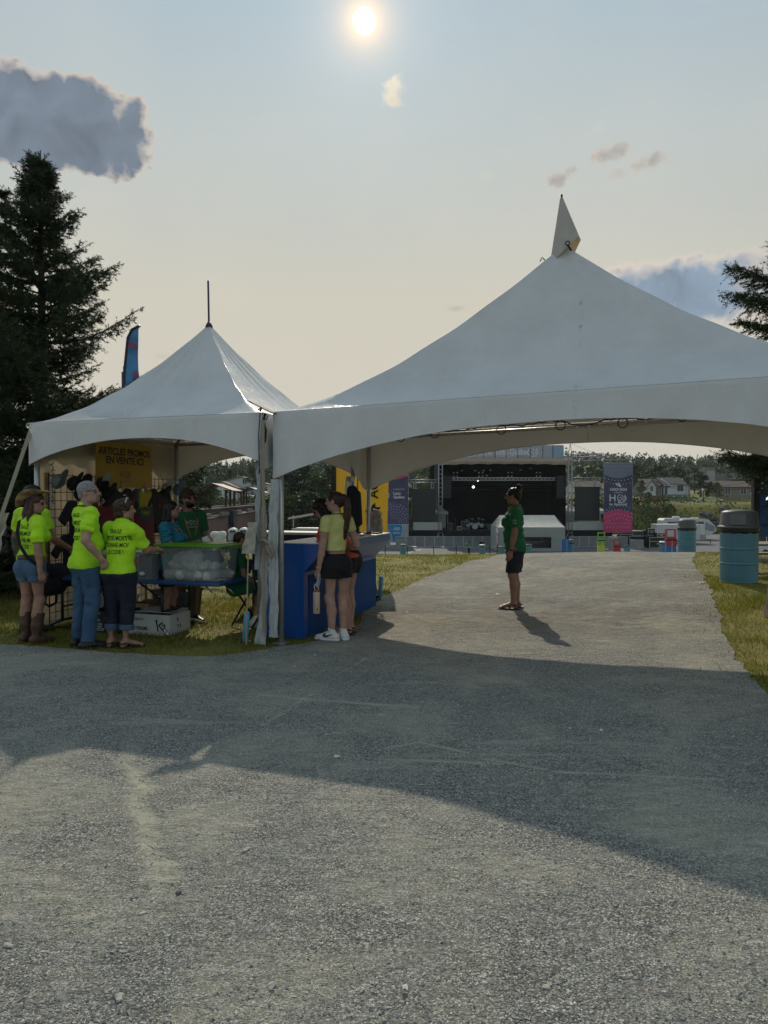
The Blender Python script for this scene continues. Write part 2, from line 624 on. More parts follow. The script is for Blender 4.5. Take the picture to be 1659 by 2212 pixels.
def nets(name, D, lo, vox, smooth=True, big=False):
 s = D < 0
 s[0] = s[-1] = False
 s[:, 0] = s[:, -1] = False
 s[:, :, 0] = s[:, :, -1] = False
 D = np.where(s, np.minimum(D, -1e-5), np.maximum(D, 1e-5))
 c = [s[i:s.shape[0] - 1 + i, j:s.shape[1] - 1 + j, k:s.shape[2] - 1 + k] for i in (0, 1) for j in (0, 1) for k in (0, 1)]
 anyc = c[0].copy()
 allc = c[0].copy()
 for x in c[1:]:
  anyc |= x
  allc &= x
 act = anyc & ~allc
 I = np.argwhere(act)
 if len(I) == 0:
  return bpy.data.meshes.new(name)
 idx = np.full(act.shape, -1, np.int32)
 idx[act] = np.arange(len(I))
 offs = [(i, j, k) for i in (0, 1) for j in (0, 1) for k in (0, 1)]
 val = {o: D[I[:, 0] + o[0], I[:, 1] + o[1], I[:, 2] + o[2]] for o in offs}
 acc = np.zeros((len(I), 3))
 cnt = np.zeros(len(I))
 for o in offs:
  for ax in range(3):
   if o[ax] == 0:
    q = list(o)
    q[ax] = 1
    q = tuple(q)
    d0, d1 = val[o], val[q]
    m = (d0 < 0) != (d1 < 0)
    t = np.where(m, d0 / np.where(m, d0 - d1, 1), 0)
    pt = np.tile(np.array(o, float), (len(I), 1))
    pt[:, ax] = t
    acc[m] += pt[m]
    cnt[m] += 1
 V = lo + vox * (I + acc / np.maximum(cnt, 1)[:, None])
 F = []
 for ax in range(3):
  a0 = [slice(0, -1) if i == ax else slice(1, -1) for i in range(3)]
  a1 = [slice(1, None) if i == ax else slice(1, -1) for i in range(3)]
  A, B = s[tuple(a0)], s[tuple(a1)]
  ch = np.argwhere(A != B)
  if len(ch) == 0:
   continue
  sg = A[ch[:, 0], ch[:, 1], ch[:, 2]]
  base = ch.copy()
  u, v = [i for i in range(3) if i != ax]
  base[:, u] += 1
  base[:, v] += 1
  q = []
  for du, dv in ((-1, -1), (0, -1), (0, 0), (-1, 0)):
   b = base.copy()
   b[:, u] += du
   b[:, v] += dv
   q.append(idx[b[:, 0], b[:, 1], b[:, 2]])
  q = np.stack(q, 1)
  flip = sg if ax != 1 else ~sg
  q[~flip] = q[~flip][:, ::-1]
  F.append(q)
 F = np.concatenate(F)
 F = F[(F >= 0).all(1)]
 if big:
  lab = np.arange(len(V))
  for _ in range(400):
   m = lab[F].min(1)
   new = lab.copy()
   for c_ in range(4):
    np.minimum.at(new, F[:, c_], m)
   new = new[new]
   if (new == lab).all():
    break
   lab = new
  u_, n_ = np.unique(lab, return_counts=True)
  ok = np.isin(lab, u_[n_ > .2 * n_.max()])
  F = F[ok[F].all(1)]
 return np_mesh(name, V, F, smooth)
# ================================================================== THE GROUND
def sstep(a, b, x):
 t = np.clip((x - a) / (b - a), 0, 1)
 return t * t * (3 - 2 * t)
PLZ = -4.7
def Tz(x, y):
 x = np.asarray(x, float)
 y = np.asarray(y, float)
 near = .13 * sstep(2.2, 5.5, x) * sstep(6.5, 11, y) + .045 * sstep(8.5, 10, y) * sstep(0, 2.5, x)
 und = .02 * np.sin(x * .9 + 1.3) * np.sin(y * .7 + .4) + .012 * np.sin(x * 2.1 + y * 1.3)
 yc = 20.0
 slope = np.where(y > yc, -(y - yc) * .079, 0)
 r = np.clip((y - (yc - 2.5)) / 5, 0, 1)
 slope = np.where((y > yc - 2.5) & (y < yc + 2.5), -.079 * 2.5 * r * r, slope)
 z = slope + near * (1 - sstep(15, 26, y)) + und * sstep(3, 6, y) * (1 - sstep(30, 60, y))
 z = np.maximum(z, PLZ)
 z = np.where(y > 78, PLZ, z)
 # the river and the far bank
 wob = 2.5 * np.sin(x * .045) + 1.5 * np.sin(x * .13 + 1)
 yb = 162 + wob
 z = np.where(y > 126, PLZ - 1.6 * sstep(126, 131, y), z)
 bank = PLZ - 1.6 + (1.6 - PLZ + .35) * sstep(yb - 3, yb + 10, y)
 z = np.where(y > 150, bank, z)
 z = z + np.where(y > 176, 1.5 * sstep(182, 195, y), 0)
 hill = 23 * sstep(230, 620, y) * (1 + .10 * np.sin(x * .006 + 1.0) - .32 * sstep(20, 200, -x) + .06 * np.sin(x * .021))
 return z + hill
def tz(x, y):
 return float(Tz(x, y))
def on_ground(px, py):
 """march the sight line until it meets the terrain"""
 d = ray(px, py)
 Y = 1.0
 while Y < 300:
  p = CAM + d * Y
  if p.z <= tz(p.x, p.y):
   return p
  Y += .02 if Y < 30 else .2
 return CAM + d * Y
# ---- gravel path outline, in metres on the ground
_pb = [gnd(*q) for q in ((0, 1399), (60, 1402), (130, 1404), (220, 1412), (300, 1416), (420, 1419), (500, 1416), (560, 1408), (640, 1394), (700, 1384),
       (742, 1376), (768, 1355), (790, 1318), (830, 1292), (900, 1256), (1000, 1222), (1060, 1206))]
_left = [(-28, 8.6), (-14, 8.2), (-8, 7.9)] + [(p.x, p.y) for p in _pb] + [(2.95, 19.8), (4.3, 24), (9, 34), (16, 56), (22, 79)]
_rb = [gnd(*q) for q in ((1659, 1512), (1625, 1466), (1600, 1438), (1565, 1378), (1545, 1320), (1520, 1268), (1495, 1232))]
_right = [(30, 79), (24, 56), (15, 34), (10.2, 25), (8.9, 21)] + [(p.x, p.y) for p in _rb[::-1]] + [(4.6, 4.9), (9, 4.2), (26, 3.6), (26, -14), (-28, -14)]
def densify(poly, step, jit):
 out = []
 n = len(poly)
 for i in range(n):
  a, b = Vector(poly[i]), Vector(poly[(i + 1) % n])
  L = (b - a).length
  m = max(1, int(L / step))
  nr = Vector((-(b - a).y, (b - a).x)).normalized()
  for k in range(m):
   p = a.lerp(b, k / m)
   if p.y > 2 and p.y < 24 and abs(p.x) < 12:
    p = p + nr * (random.uniform(-jit, jit) + jit * .8 * math.sin(k * .37 + i * 2.1) + jit * .5 * math.sin(k * .91 + i))
   out.append((p.x, p.y))
 return out
PATH = densify(_left + _right, .12, .022)
_pp = np.array(PATH)
def inside(x, y, poly=None):
 P = _pp if poly is None else poly
 x = np.asarray(x, float)
 y = np.asarray(y, float)
 res = np.zeros(x.shape, bool)
 x0, y0 = P[:, 0], P[:, 1]
 x1, y1 = np.roll(x0, -1), np.roll(y0, -1)
 for a, b, c, d in zip(x0, y0, x1, y1):
  if b == d:
   continue
  m = ((b > y) != (d > y)) & (x < (c - a) * (y - b) / (d - b) + a)
  res ^= m
 return res
def edge_dist(x, y):
 d = np.full(np.shape(x), 1e9)
 for i in range(0, len(_pp), 1):
  d = np.minimum(d, (x - _pp[i, 0]) ** 2 + (y - _pp[i, 1]) ** 2)
 return np.sqrt(d)
def gravel_material():
 m = bpy.data.materials.new("gravel")
 m.use_nodes = True
 t = m.node_tree
 n, l = t.nodes, t.links
 b = n['Principled BSDF']
 b.inputs['Roughness'].default_value = .82
 b.inputs['Specular IOR Level'].default_value = .35
 tc = n.new('ShaderNodeTexCoord')
 P = tc.outputs['Object']
 def noise(s, d=4, r=.6, dist=0, vec=None):
  q = n.new('ShaderNodeTexNoise')
  q.inputs['Scale'].default_value = s
  q.inputs['Detail'].default_value = d
  q.inputs['Roughness'].default_value = r
  q.inputs['Distortion'].default_value = dist
  l.new(vec or P, q.inputs['Vector'])
  return q.outputs[0]
 def ramp(f, pts):
  q = n.new('ShaderNodeValToRGB')
  l.new(f, q.inputs[0])
  e = q.color_ramp.elements
  while len(e) < len(pts):
   e.new(.5)
  for i, (p, c) in enumerate(pts):
   e[i].position = p
   e[i].color = (*c, 1)
  return q.outputs[0]
 def mix(f, a, c, mode='MIX'):
  q = n.new('ShaderNodeMix')
  q.data_type = 'RGBA'
  q.blend_type = mode
  for s, v in ((0, f), (6, a), (7, c)):
   if isinstance(v, (int, float)):
    q.inputs[s].default_value = v
   elif isinstance(v, tuple):
    q.inputs[s].default_value = (*v, 1)
   else:
    l.new(v, q.inputs[s])
  return q.outputs[2]
 def math_(op, a, c=None, d=None, cl=False):
  q = n.new('ShaderNodeMath')
  q.operation = op
  q.use_clamp = cl
  for i, v in enumerate((a, c, d)):
   if v is None:
    continue
   if isinstance(v, (int, float)):
    q.inputs[i].default_value = v
   else:
    l.new(v, q.inputs[i])
  return q.outputs[0]
 vo = n.new('ShaderNodeTexVoronoi')
 vo.inputs['Scale'].default_value = 165
 vo.inputs['Randomness'].default_value = 1
 l.new(P, vo.inputs['Vector'])
 vo2 = n.new('ShaderNodeTexVoronoi')
 vo2.inputs['Scale'].default_value = 75
 l.new(P, vo2.inputs['Vector'])
 sr = n.new('ShaderNodeSeparateColor')
 l.new(vo.outputs['Color'], sr.inputs[0])
 stone = ramp(sr.outputs[0], [(0, (.06, .066, .066)), (.35, (.19, .20, .19)), (.75, (.38, .38, .35)), (.92, (.64, .63, .58)), (1, (.88, .87, .82))])
 s2 = n.new('ShaderNodeSeparateColor')
 l.new(vo2.outputs['Color'], s2.inputs[0])
 stone2 = ramp(s2.outputs[1], [(0, (.13, .14, .14)), (.6, (.34, .345, .33)), (1, (.62, .61, .57))])
 big = noise(.9, 6, .62, .6)
 stone = mix(math_('MULTIPLY', math_('SUBTRACT', noise(3.2, 5), .45, cl=True), 2.2, cl=True), stone, stone2)
 fines = mix(noise(160, 2), (.38, .37, .295), (.58, .56, .45))
 fm = ramp(big, [(.47, (0, 0, 0)), (.63, (1, 1, 1))])
 fm2 = ramp(noise(2.3, 6, .6, 1.2), [(.45, (0, 0, 0)), (.68, (1, 1, 1))])
 fmask = math_('MULTIPLY', math_('ADD', math_('MULTIPLY', fm, .75), math_('MULTIPLY', fm2, .3), cl=True), .72)
 # worn tracks of fine sand: long scuffs
 mpn = n.new('ShaderNodeMapping')
 mpn.inputs['Rotation'].default_value = (0, 0, R(-12))
 mpn.inputs['Scale'].default_value = (.35, 2.6, 1)
 l.new(P, mpn.inputs[0])
 tr = ramp(noise(1.1, 4, .55, .5, mpn.outputs[0]), [(.60, (0, 0, 0)), (.68, (1, 1, 1))])
 fmask = math_('MAXIMUM', fmask, math_('MULTIPLY', tr, .55))
 # one scuffed furrow swept clear of stones
 sx = n.new('ShaderNodeSeparateXYZ')
 l.new(P, sx.inputs[0])
 wob = math_('MULTIPLY', math_('SUBTRACT', noise(2.2, 3), .5), .34)
 fx = math_('ADD', math_('MULTIPLY_ADD', sx.outputs[1], -.40, .27 ), wob)
 dx = math_('ABSOLUTE', math_('SUBTRACT', sx.outputs[0], fx))
 fur = math_('SUBTRACT', 1.0, math_('DIVIDE', dx, .10), cl=True)
 fur = math_('MULTIPLY', fur, math_('MULTIPLY', math_('SUBTRACT', sx.outputs[1], 2.75, cl=True), 4, cl=True))
 fur = math_('MULTIPLY', fur, math_('SUBTRACT', 4.9, sx.outputs[1], cl=True))
 fmask = math_('MAXIMUM', fmask, math_('MULTIPLY', fur, 1.3, cl=True))
 for (p0, p1, w_) in (((825, 1641), (1075, 1655), .035), ((832, 1618), (905, 1606), .03), ((905, 1606), (1000, 1628), .03), ((1040, 1642), (1180, 1668), .03), ((1200, 1672), (1560, 1690), .03), ((560, 1500), (900, 1530), .05)):
  a_, c_ = gnd(*p0), gnd(*p1)
  dx_, dy_ = c_.x - a_.x, c_.y - a_.y
  L2_ = dx_ * dx_ + dy_ * dy_
  rx, ry = math_('SUBTRACT', sx.outputs[0], a_.x), math_('SUBTRACT', math_('ADD', sx.outputs[1], math_('MULTIPLY', wob, .25)), a_.y)
  tt = math_('DIVIDE', math_('ADD', math_('MULTIPLY', rx, dx_), math_('MULTIPLY', ry, dy_)), L2_, cl=True)
  ex, ey = math_('SUBTRACT', rx, math_('MULTIPLY', tt, dx_)), math_('SUBTRACT', ry, math_('MULTIPLY', tt, dy_))
  dd_ = math_('SQRT', math_('ADD', math_('MULTIPLY', ex, ex), math_('MULTIPLY', ey, ey)))
  fmask = math_('MAXIMUM', fmask, math_('MULTIPLY', math_('SUBTRACT', 1.0, math_('DIVIDE', dd_, w_), cl=True), .95))
 # trampled dry straw and earth towards the crest
 far = math_('MULTIPLY', math_('SUBTRACT', sx.outputs[1], 8.0, cl=True), .55)
 farn = math_('MULTIPLY', far, ramp(noise(1.3, 5), [(.40, (0, 0, 0)), (.62, (1, 1, 1))]))
 colr = mix(fmask, stone, fines)
 colr = mix(math_('MULTIPLY', farn, .8, cl=True), colr, mix(noise(60, 3), (.16, .125, .085), (.33, .265, .185)))
 colr = mix(1.0, colr, ramp(noise(.35, 3), [(.3, (.86, .88, .90)), (.7, (1.06, 1.03, 1.0))]), 'MULTIPLY')
 mp2 = n.new('ShaderNodeMapping')
 mp2.inputs['Scale'].default_value = (.8, 1.6, 1)
 l.new(P, mp2.inputs[0])
 clod_shade = noise(9, 6, .7, .6, mp2.outputs[0])
 colr = mix(math_('MULTIPLY_ADD', far, .8, .22, cl=True), colr, mix(1.0, colr, ramp(clod_shade, [(.36, (.30, .285, .265)), (.50, (.74, .72, .68)), (.64, (1.08, 1.05, .98))]), 'MULTIPLY'))  # long shadows of the clods put into the colour, strongest far off
 l.new(colr, b.inputs['Base Color'])
 # relief
 h = math_('MULTIPLY', math_('SUBTRACT', .55, vo.outputs['Distance']), math_('MULTIPLY_ADD', fmask, -.75, 1.0))
 h2 = math_('MULTIPLY', math_('SUBTRACT', .5, vo2.outputs['Distance']), math_('MULTIPLY_ADD', fmask, -.7, .9))
 bp = n.new('ShaderNodeBump')
 bp.inputs['Strength'].default_value = 1.0
 bp.inputs['Distance'].default_value = .006
 l.new(h, bp.inputs['Height'])
 bp2 = n.new('ShaderNodeBump')
 bp2.inputs['Strength'].default_value = .5
 bp2.inputs['Distance'].default_value = .010
 l.new(h2, bp2.inputs['Height'])
 l.new(bp.outputs[0], bp2.inputs['Normal'])
 bp3 = n.new('ShaderNodeBump')
 bp3.inputs['Strength'].default_value = .6
 bp3.inputs['Distance'].default_value = .10
 l.new(noise(4.5, 7, .62), bp3.inputs['Height'])
 l.new(bp2.outputs[0], bp3.inputs['Normal'])
 bp4 = n.new('ShaderNodeBump')
 bp4.inputs['Strength'].default_value = .8
 bp4.inputs['Distance'].default_value = .03
 l.new(math_('MULTIPLY', fur, -1.0), bp4.inputs['Height'])
 bp5 = n.new('ShaderNodeBump')
 bp5.inputs['Strength'].default_value = .7
 bp5.inputs['Distance'].default_value = .07
 l.new(clod_shade, bp5.inputs['Height'])
 l.new(bp3.outputs[0], bp5.inputs['Normal'])
 l.new(bp5.outputs[0], bp4.inputs['Normal'])
 l.new(bp4.outputs[0], b.inputs['Normal'])
 return m
GRAVEL = gravel_material()
LAWN = M('lawn', (.12, .13, .016), .9, var=.4, scale=1.4, col2=(.25, .20, .04), bump=.7, bscale=40, bdist=.03, detail=8)
def lawn_sheet():
 ys = np.concatenate([np.arange(-30, 0, 3), np.arange(0, 26, .5), np.arange(26, 80, 2), np.arange(80, 120, 5), np.arange(120, 210, 1.5),
       np.arange(210, 700, 15), np.arange(700, 2600, 150)])
 xs = np.concatenate([-np.geomspace(14, 1800, 38)[::-1], np.arange(-13.5, 14, .5), np.geomspace(14, 1800, 38)])
 X, Yg = np.meshgrid(xs, ys, indexing='ij')
 Z = Tz(X, Yg)
 ins = inside(X, Yg)
 dd = edge_dist(X[:], Yg[:])
 Z = np.where(ins & (dd > .45), Z - .06, Z)
 V = np.stack([X, Yg, Z], -1).reshape(-1, 3)
 nx, ny = X.shape
 i, j = np.meshgrid(np.arange(nx - 1), np.arange(ny - 1), indexing='ij')
 a = (i * ny + j).ravel()
 F = np.stack([a, a + ny, a + ny + 1, a + 1], 1)
 return tag(link('ground', np_mesh('ground', V, F, True), LAWN), kind='structure')
def path_sheet():
 pts = [Vector(p) for p in PATH]
 nb = len(pts)
 edges = [(i, (i + 1) % nb) for i in range(nb)]
 gx, gy = np.meshgrid(np.arange(-27, 27, .6), np.arange(-13, 79, .6), indexing='ij')
 gx, gy = gx.ravel(), gy.ravel()
 keep = inside(gx, gy)
 gx, gy = gx[keep], gy[keep]
 keep = edge_dist(gx, gy) > .25
 pts += [Vector((a, b)) for a, b in zip(gx[keep], gy[keep])]
 vs, _, fs, _, _, _ = mgeo.delaunay_2d_cdt(pts, edges, [], 1, 1e-5)
 V = np.array([(v.x, v.y, 0) for v in vs])
 V[:, 2] = Tz(V[:, 0], V[:, 1]) + .012
 return tag(link('path', np_mesh('path', V, np.array([list(f) for f in fs]), True), GRAVEL), kind='structure')
lawn_sheet()
path_sheet()
# asphalt fairground below the slope
ASPH = M('asphalt', (.075, .085, .095), .85, var=.3, scale=.25, col2=(.13, .135, .14), bump=.2, bscale=30)
b = MB()
b.box((5, 100.5, PLZ - .10), (260, 49, .22))
tag(b.build('asphalt_plaza', ASPH), kind='structure')
b = MB()
for (x0, y0, x1, y1, w) in ((-9, 82, -6.5, 90, .5), (-7.8, 82, -5.3, 90, .25), (2, 82, 4.5, 90, .4)):
 b.quad((x0, y0, PLZ + .016), (x0 + w, y0, PLZ + .016), (x1 + w, y1, PLZ + .016), (x1, y1, PLZ + .016))
tag(b.build('road_marking', M('old_paint', (.30, .30, .28), .8, var=.3, scale=2)), kind='structure')
wat = M('river_water', (.012, .014, .010), .12, var=.3, scale=.3, bump=.25, bscale=1.2, bdist=.1)
b = MB()
b.quad((-400, 120, PLZ - .75), (400, 120, PLZ - .75), (400, 172, PLZ - .75), (-400, 172, PLZ - .75))
tag(b.build('water', wat), kind='structure')
b = MB()
for i in range(60):
 x0, x1 = -180 + 6 * i, -180 + 6 * i + 6
 for (ya, yb_) in ((176.2, 183.2),):
  b.quad((x0, ya, tz(x0, ya) + .05), (x1, ya, tz(x1, ya) + .05), (x1, yb_, tz(x1, ya) + .06), (x0, yb_, tz(x0, ya) + .06))
tag(b.build('road', M('far_asphalt', (.20, .19, .18), .9, var=.1)), kind='structure')
# ------------------------------------------------------------------ grass blades
GRS = M('grass_blade', (.085, .13, .012), .6, var=.3, scale=.55, col2=(.27, .235, .035), trans=.5, detail=7, spec=.3)
def grass(name, n, x0, x1, y0, y1, hmin, hmax, wid, seed, fringe=False, keepf=None):
 r = np.random.default_rng(seed)
 x = r.uniform(x0, x1, n)
 y = r.uniform(y0, y1, n)
 m = ~inside(x, y)
 if fringe:
  d = edge_dist(x, y)
  m = d < .03 + .5 * r.random(n) ** 4
 if keepf is not None:
  m &= keepf(x, y)
 cl = np.sin(x * 3.1 + np.sin(y * 2.3) * 2) * np.sin(y * 2.7 + np.sin(x * 1.9) * 2)
 m &= r.random(n) < .72 + .28 * cl
 x, y, cl = x[m], y[m], cl[m]
 k = len(x)
 z = Tz(x, y) - .005
 h = r.uniform(hmin, hmax, k) * (.75 + .35 * cl)
 a = r.uniform(0, 2 * PI, k)
 lean = r.uniform(.1, .75, k) * h
 la = r.uniform(0, 2 * PI, k)
 w = wid * r.uniform(.6, 1.3, k)
 dx, dy = np.cos(a) * w / 2, np.sin(a) * w / 2
 p0 = np.stack([x - dx, y - dy, z], 1)
 p1 = np.stack([x + dx, y + dy, z], 1)
 p2 = np.stack([x + np.cos(la) * lean, y + np.sin(la) * lean, z + h], 1)
 V = np.stack([p0, p1, p2], 1).reshape(-1, 3)
 F = np.arange(3 * k).reshape(-1, 3)
 return V, F
_G = [grass('a', 60000, -7.5, .4, 7.2, 11.5, .02, .075, .010, 1),
   grass('b', 60000, -5, 5.2, 9.5, 21.5, .03, .075, .014, 2),
   grass('c', 75000, 2.4, 8.2, 5.2, 13, .02, .08, .010, 3),
   grass('d', 34000, 5, 15, 12, 23, .03, .08, .016, 4),
   grass('e', 60000, -5.5, 6, 5.5, 17, .015, .085, .009, 5, True),
   grass('f', 16000, -14, -5, 7.5, 20, .03, .11, .016, 6)]
off = 0
VV, FF = [], []
for v, f in _G:
 VV.append(v)
 FF.append(f + off)
 off += len(v)
tag(link('grass', np_mesh('grass', np.concatenate(VV), np.concatenate(FF)), GRS), 'short green and yellowing grass growing beside the gravel path', 'grass', kind='stuff')
# loose stones on the gravel close by
def pebbles():
 r = np.random.default_rng(5)
 n = 16000
 y = 1.9 + 4.2 * r.random(n) ** 1.6
 x = r.uniform(-1, 1, n) * (y * .56 + .2)
 m = inside(x, y)
 cl = np.sin(x * 2.3 + np.sin(y * 1.7) * 2) * np.sin(y * 2.9 + x)
 m &= r.random(n) < .55 + .45 * cl
 x, y = x[m], y[m]
 n = len(x)
 s = .0026 + .0045 * r.random(n) ** 3
 base = np.array([(1, 0, 0), (-.9, .1, 0), (0, 1, 0), (.1, -.9, 0), (0, 0, .7), (0, 0, -.5)])
 fc = np.array([(0, 2, 4), (2, 1, 4), (1, 3, 4), (3, 0, 4), (2, 0, 5), (1, 2, 5), (3, 1, 5), (0, 3, 5)])
 V = base[None] * (1 + .45 * r.normal(size=(n, 6, 3))) * s[:, None, None]
 a = r.uniform(0, 6.28, n)
 ca, sa = np.cos(a)[:, None], np.sin(a)[:, None]
 V = np.stack([V[..., 0] * ca * 1.3 - V[..., 1] * sa, V[..., 0] * sa * 1.3 + V[..., 1] * ca, V[..., 2]], -1)
 V += np.stack([x, y, Tz(x, y) + .012 + s * .25], -1)[:, None]
 F = fc[None] + 6 * np.arange(n)[:, None, None]
 return np_mesh('loose_gravel', V.reshape(-1, 3), F.reshape(-1, 3))
PEB = M('pebble_stone', (.12, .12, .12), .8, var=0, scale=90, col2=(.60, .58, .54), detail=1)
tag(link('loose_gravel', pebbles(), PEB), 'small grey stones scattered over the gravel path', 'gravel', kind='stuff')
def stone(px, py, s, col, label, cat='stone', name='stone', flat=.45):
 p = gnd(px, py)
 b = MB()
 b.ball((0, 0, 0), s, 2, (1.2, .8, flat))
 for v in b.bm.verts:
  v.co *= 1 + .28 * math.sin(v.co.x * 190 / (s * 60) + v.co.y * 70 / (s * 60) + px) + .1 * random.uniform(-1, 1)
 for f in b.bm.faces:
  f.smooth = False
 o = b.build(name, col, loc=(p.x, p.y, tz(p.x, p.y) + .012 + s * flat * .5), rz=random.uniform(0, 6))
 return tag(o, label, cat)
SPALE = M('pale_stone', (.42, .40, .36), .8, var=.15)
SPINK = M('pink_stone', (.45, .27, .23), .8, var=.15)
SDARK = M('dark_stone', (.10, .105, .11), .8, var=.2)
stone(532, 1843, .016, SPALE, 'pale oval stone on the gravel below the edge of the tent shadow')
stone(587, 2140, .016, SPALE, 'flat pale grey stone near the bottom edge of the gravel')
stone(257, 2165, .015, SPALE, 'pale stone on the gravel in the bottom left corner')
stone(18, 2052, .014, SPALE, 'light square stone on the gravel at the far left edge')
stone(307, 1981, .011, M('cream_stone', (.55, .50, .40), .8), 'small cream chip on the gravel left of the middle')
stone(473, 2048, .007, SPINK, 'tiny pink pebble on the grey gravel')
stone(386, 1936, .014, SDARK, 'dark angular stone on the gravel above the cream chip')
stone(1139, 1916, .010, M('white_scrap_stone', (.6, .58, .52), .8), 'white chip on the sunlit gravel right of the middle')
stone(1180, 2143, .010, SPALE, 'small pale stone in the bottom right of the gravel')
PAPER = M('scrap_paper', (.75, .74, .70), .7, var=.05)
for px, py, s, lb in ((729, 1644, .018, 'white paper scrap on shaded gravel in front of the sneakers'), (935, 1364, .03, 'white paper scrap lying on the sunlit path left of the standing woman'),
       (680, 1421, .016, 'small white scrap on shaded gravel before the blue counter'), (636, 1446, .014, 'tiny white scrap on shaded gravel under the tent post'),
       (875, 2153, .012, 'round white spot of paper near the bottom edge of the gravel'), (1737 - 220, 1228 + 34, .05, 'crumpled white tissue in the grass edge right of the path'),
       (1075, 1287, .035, 'white scrap on the path just left of the sandals'), (880, 1326, .02, 'little white scrap at the grass edge of the path'),
       (1300, 1586, .014, 'tiny white scrap on shaded gravel right of the middle'), (1232, 1582, .01, 'white speck on shaded gravel before the path')):
 p = on_ground(px, py)
 b = MB()
 b.quad((-s, -s * .7, 0), (s, -s * .6, .006), (s * .8, s * .7, .002), (-s * .9, s * .6, .010))
 b.quad((-s, -s * .7, 0), (s * .1, -s * .1, s * .6), (-s * .2, s * .7, s * .3), (-s * .9, s * .6, .010))
 tag(b.build('paper_scrap', PAPER, loc=(p.x, p.y, tz(p.x, p.y) + .022), rz=px), lb, 'litter')
# dry straws
STRAW = M('straw', (.50, .44, .28), .7, var=.1)
r_ = random.Random(4)
b = MB()
for k in range(90):
 y = 2.0 + 5.0 * r_.random() ** 1.5
 x = r_.uniform(-.55, .55) * y
 L = r_.uniform(.02, .075)
 a = r_.uniform(0, 6.28)
 z = tz(x, y) + .02
 m = Vector((x, y, z))
 d = Vector((math.cos(a), math.sin(a), 0))
 q = Vector((-d.y, d.x, 0)) * L * r_.uniform(-.3, .3)
 b.tube([m - d * L / 2, m + q, m + d * L / 2 + Vector((0, 0, .008))], .0011, 4)
tag(b.build('dry_straw', STRAW), 'thin dry straws strewn over the gravel', 'straw', kind='stuff')
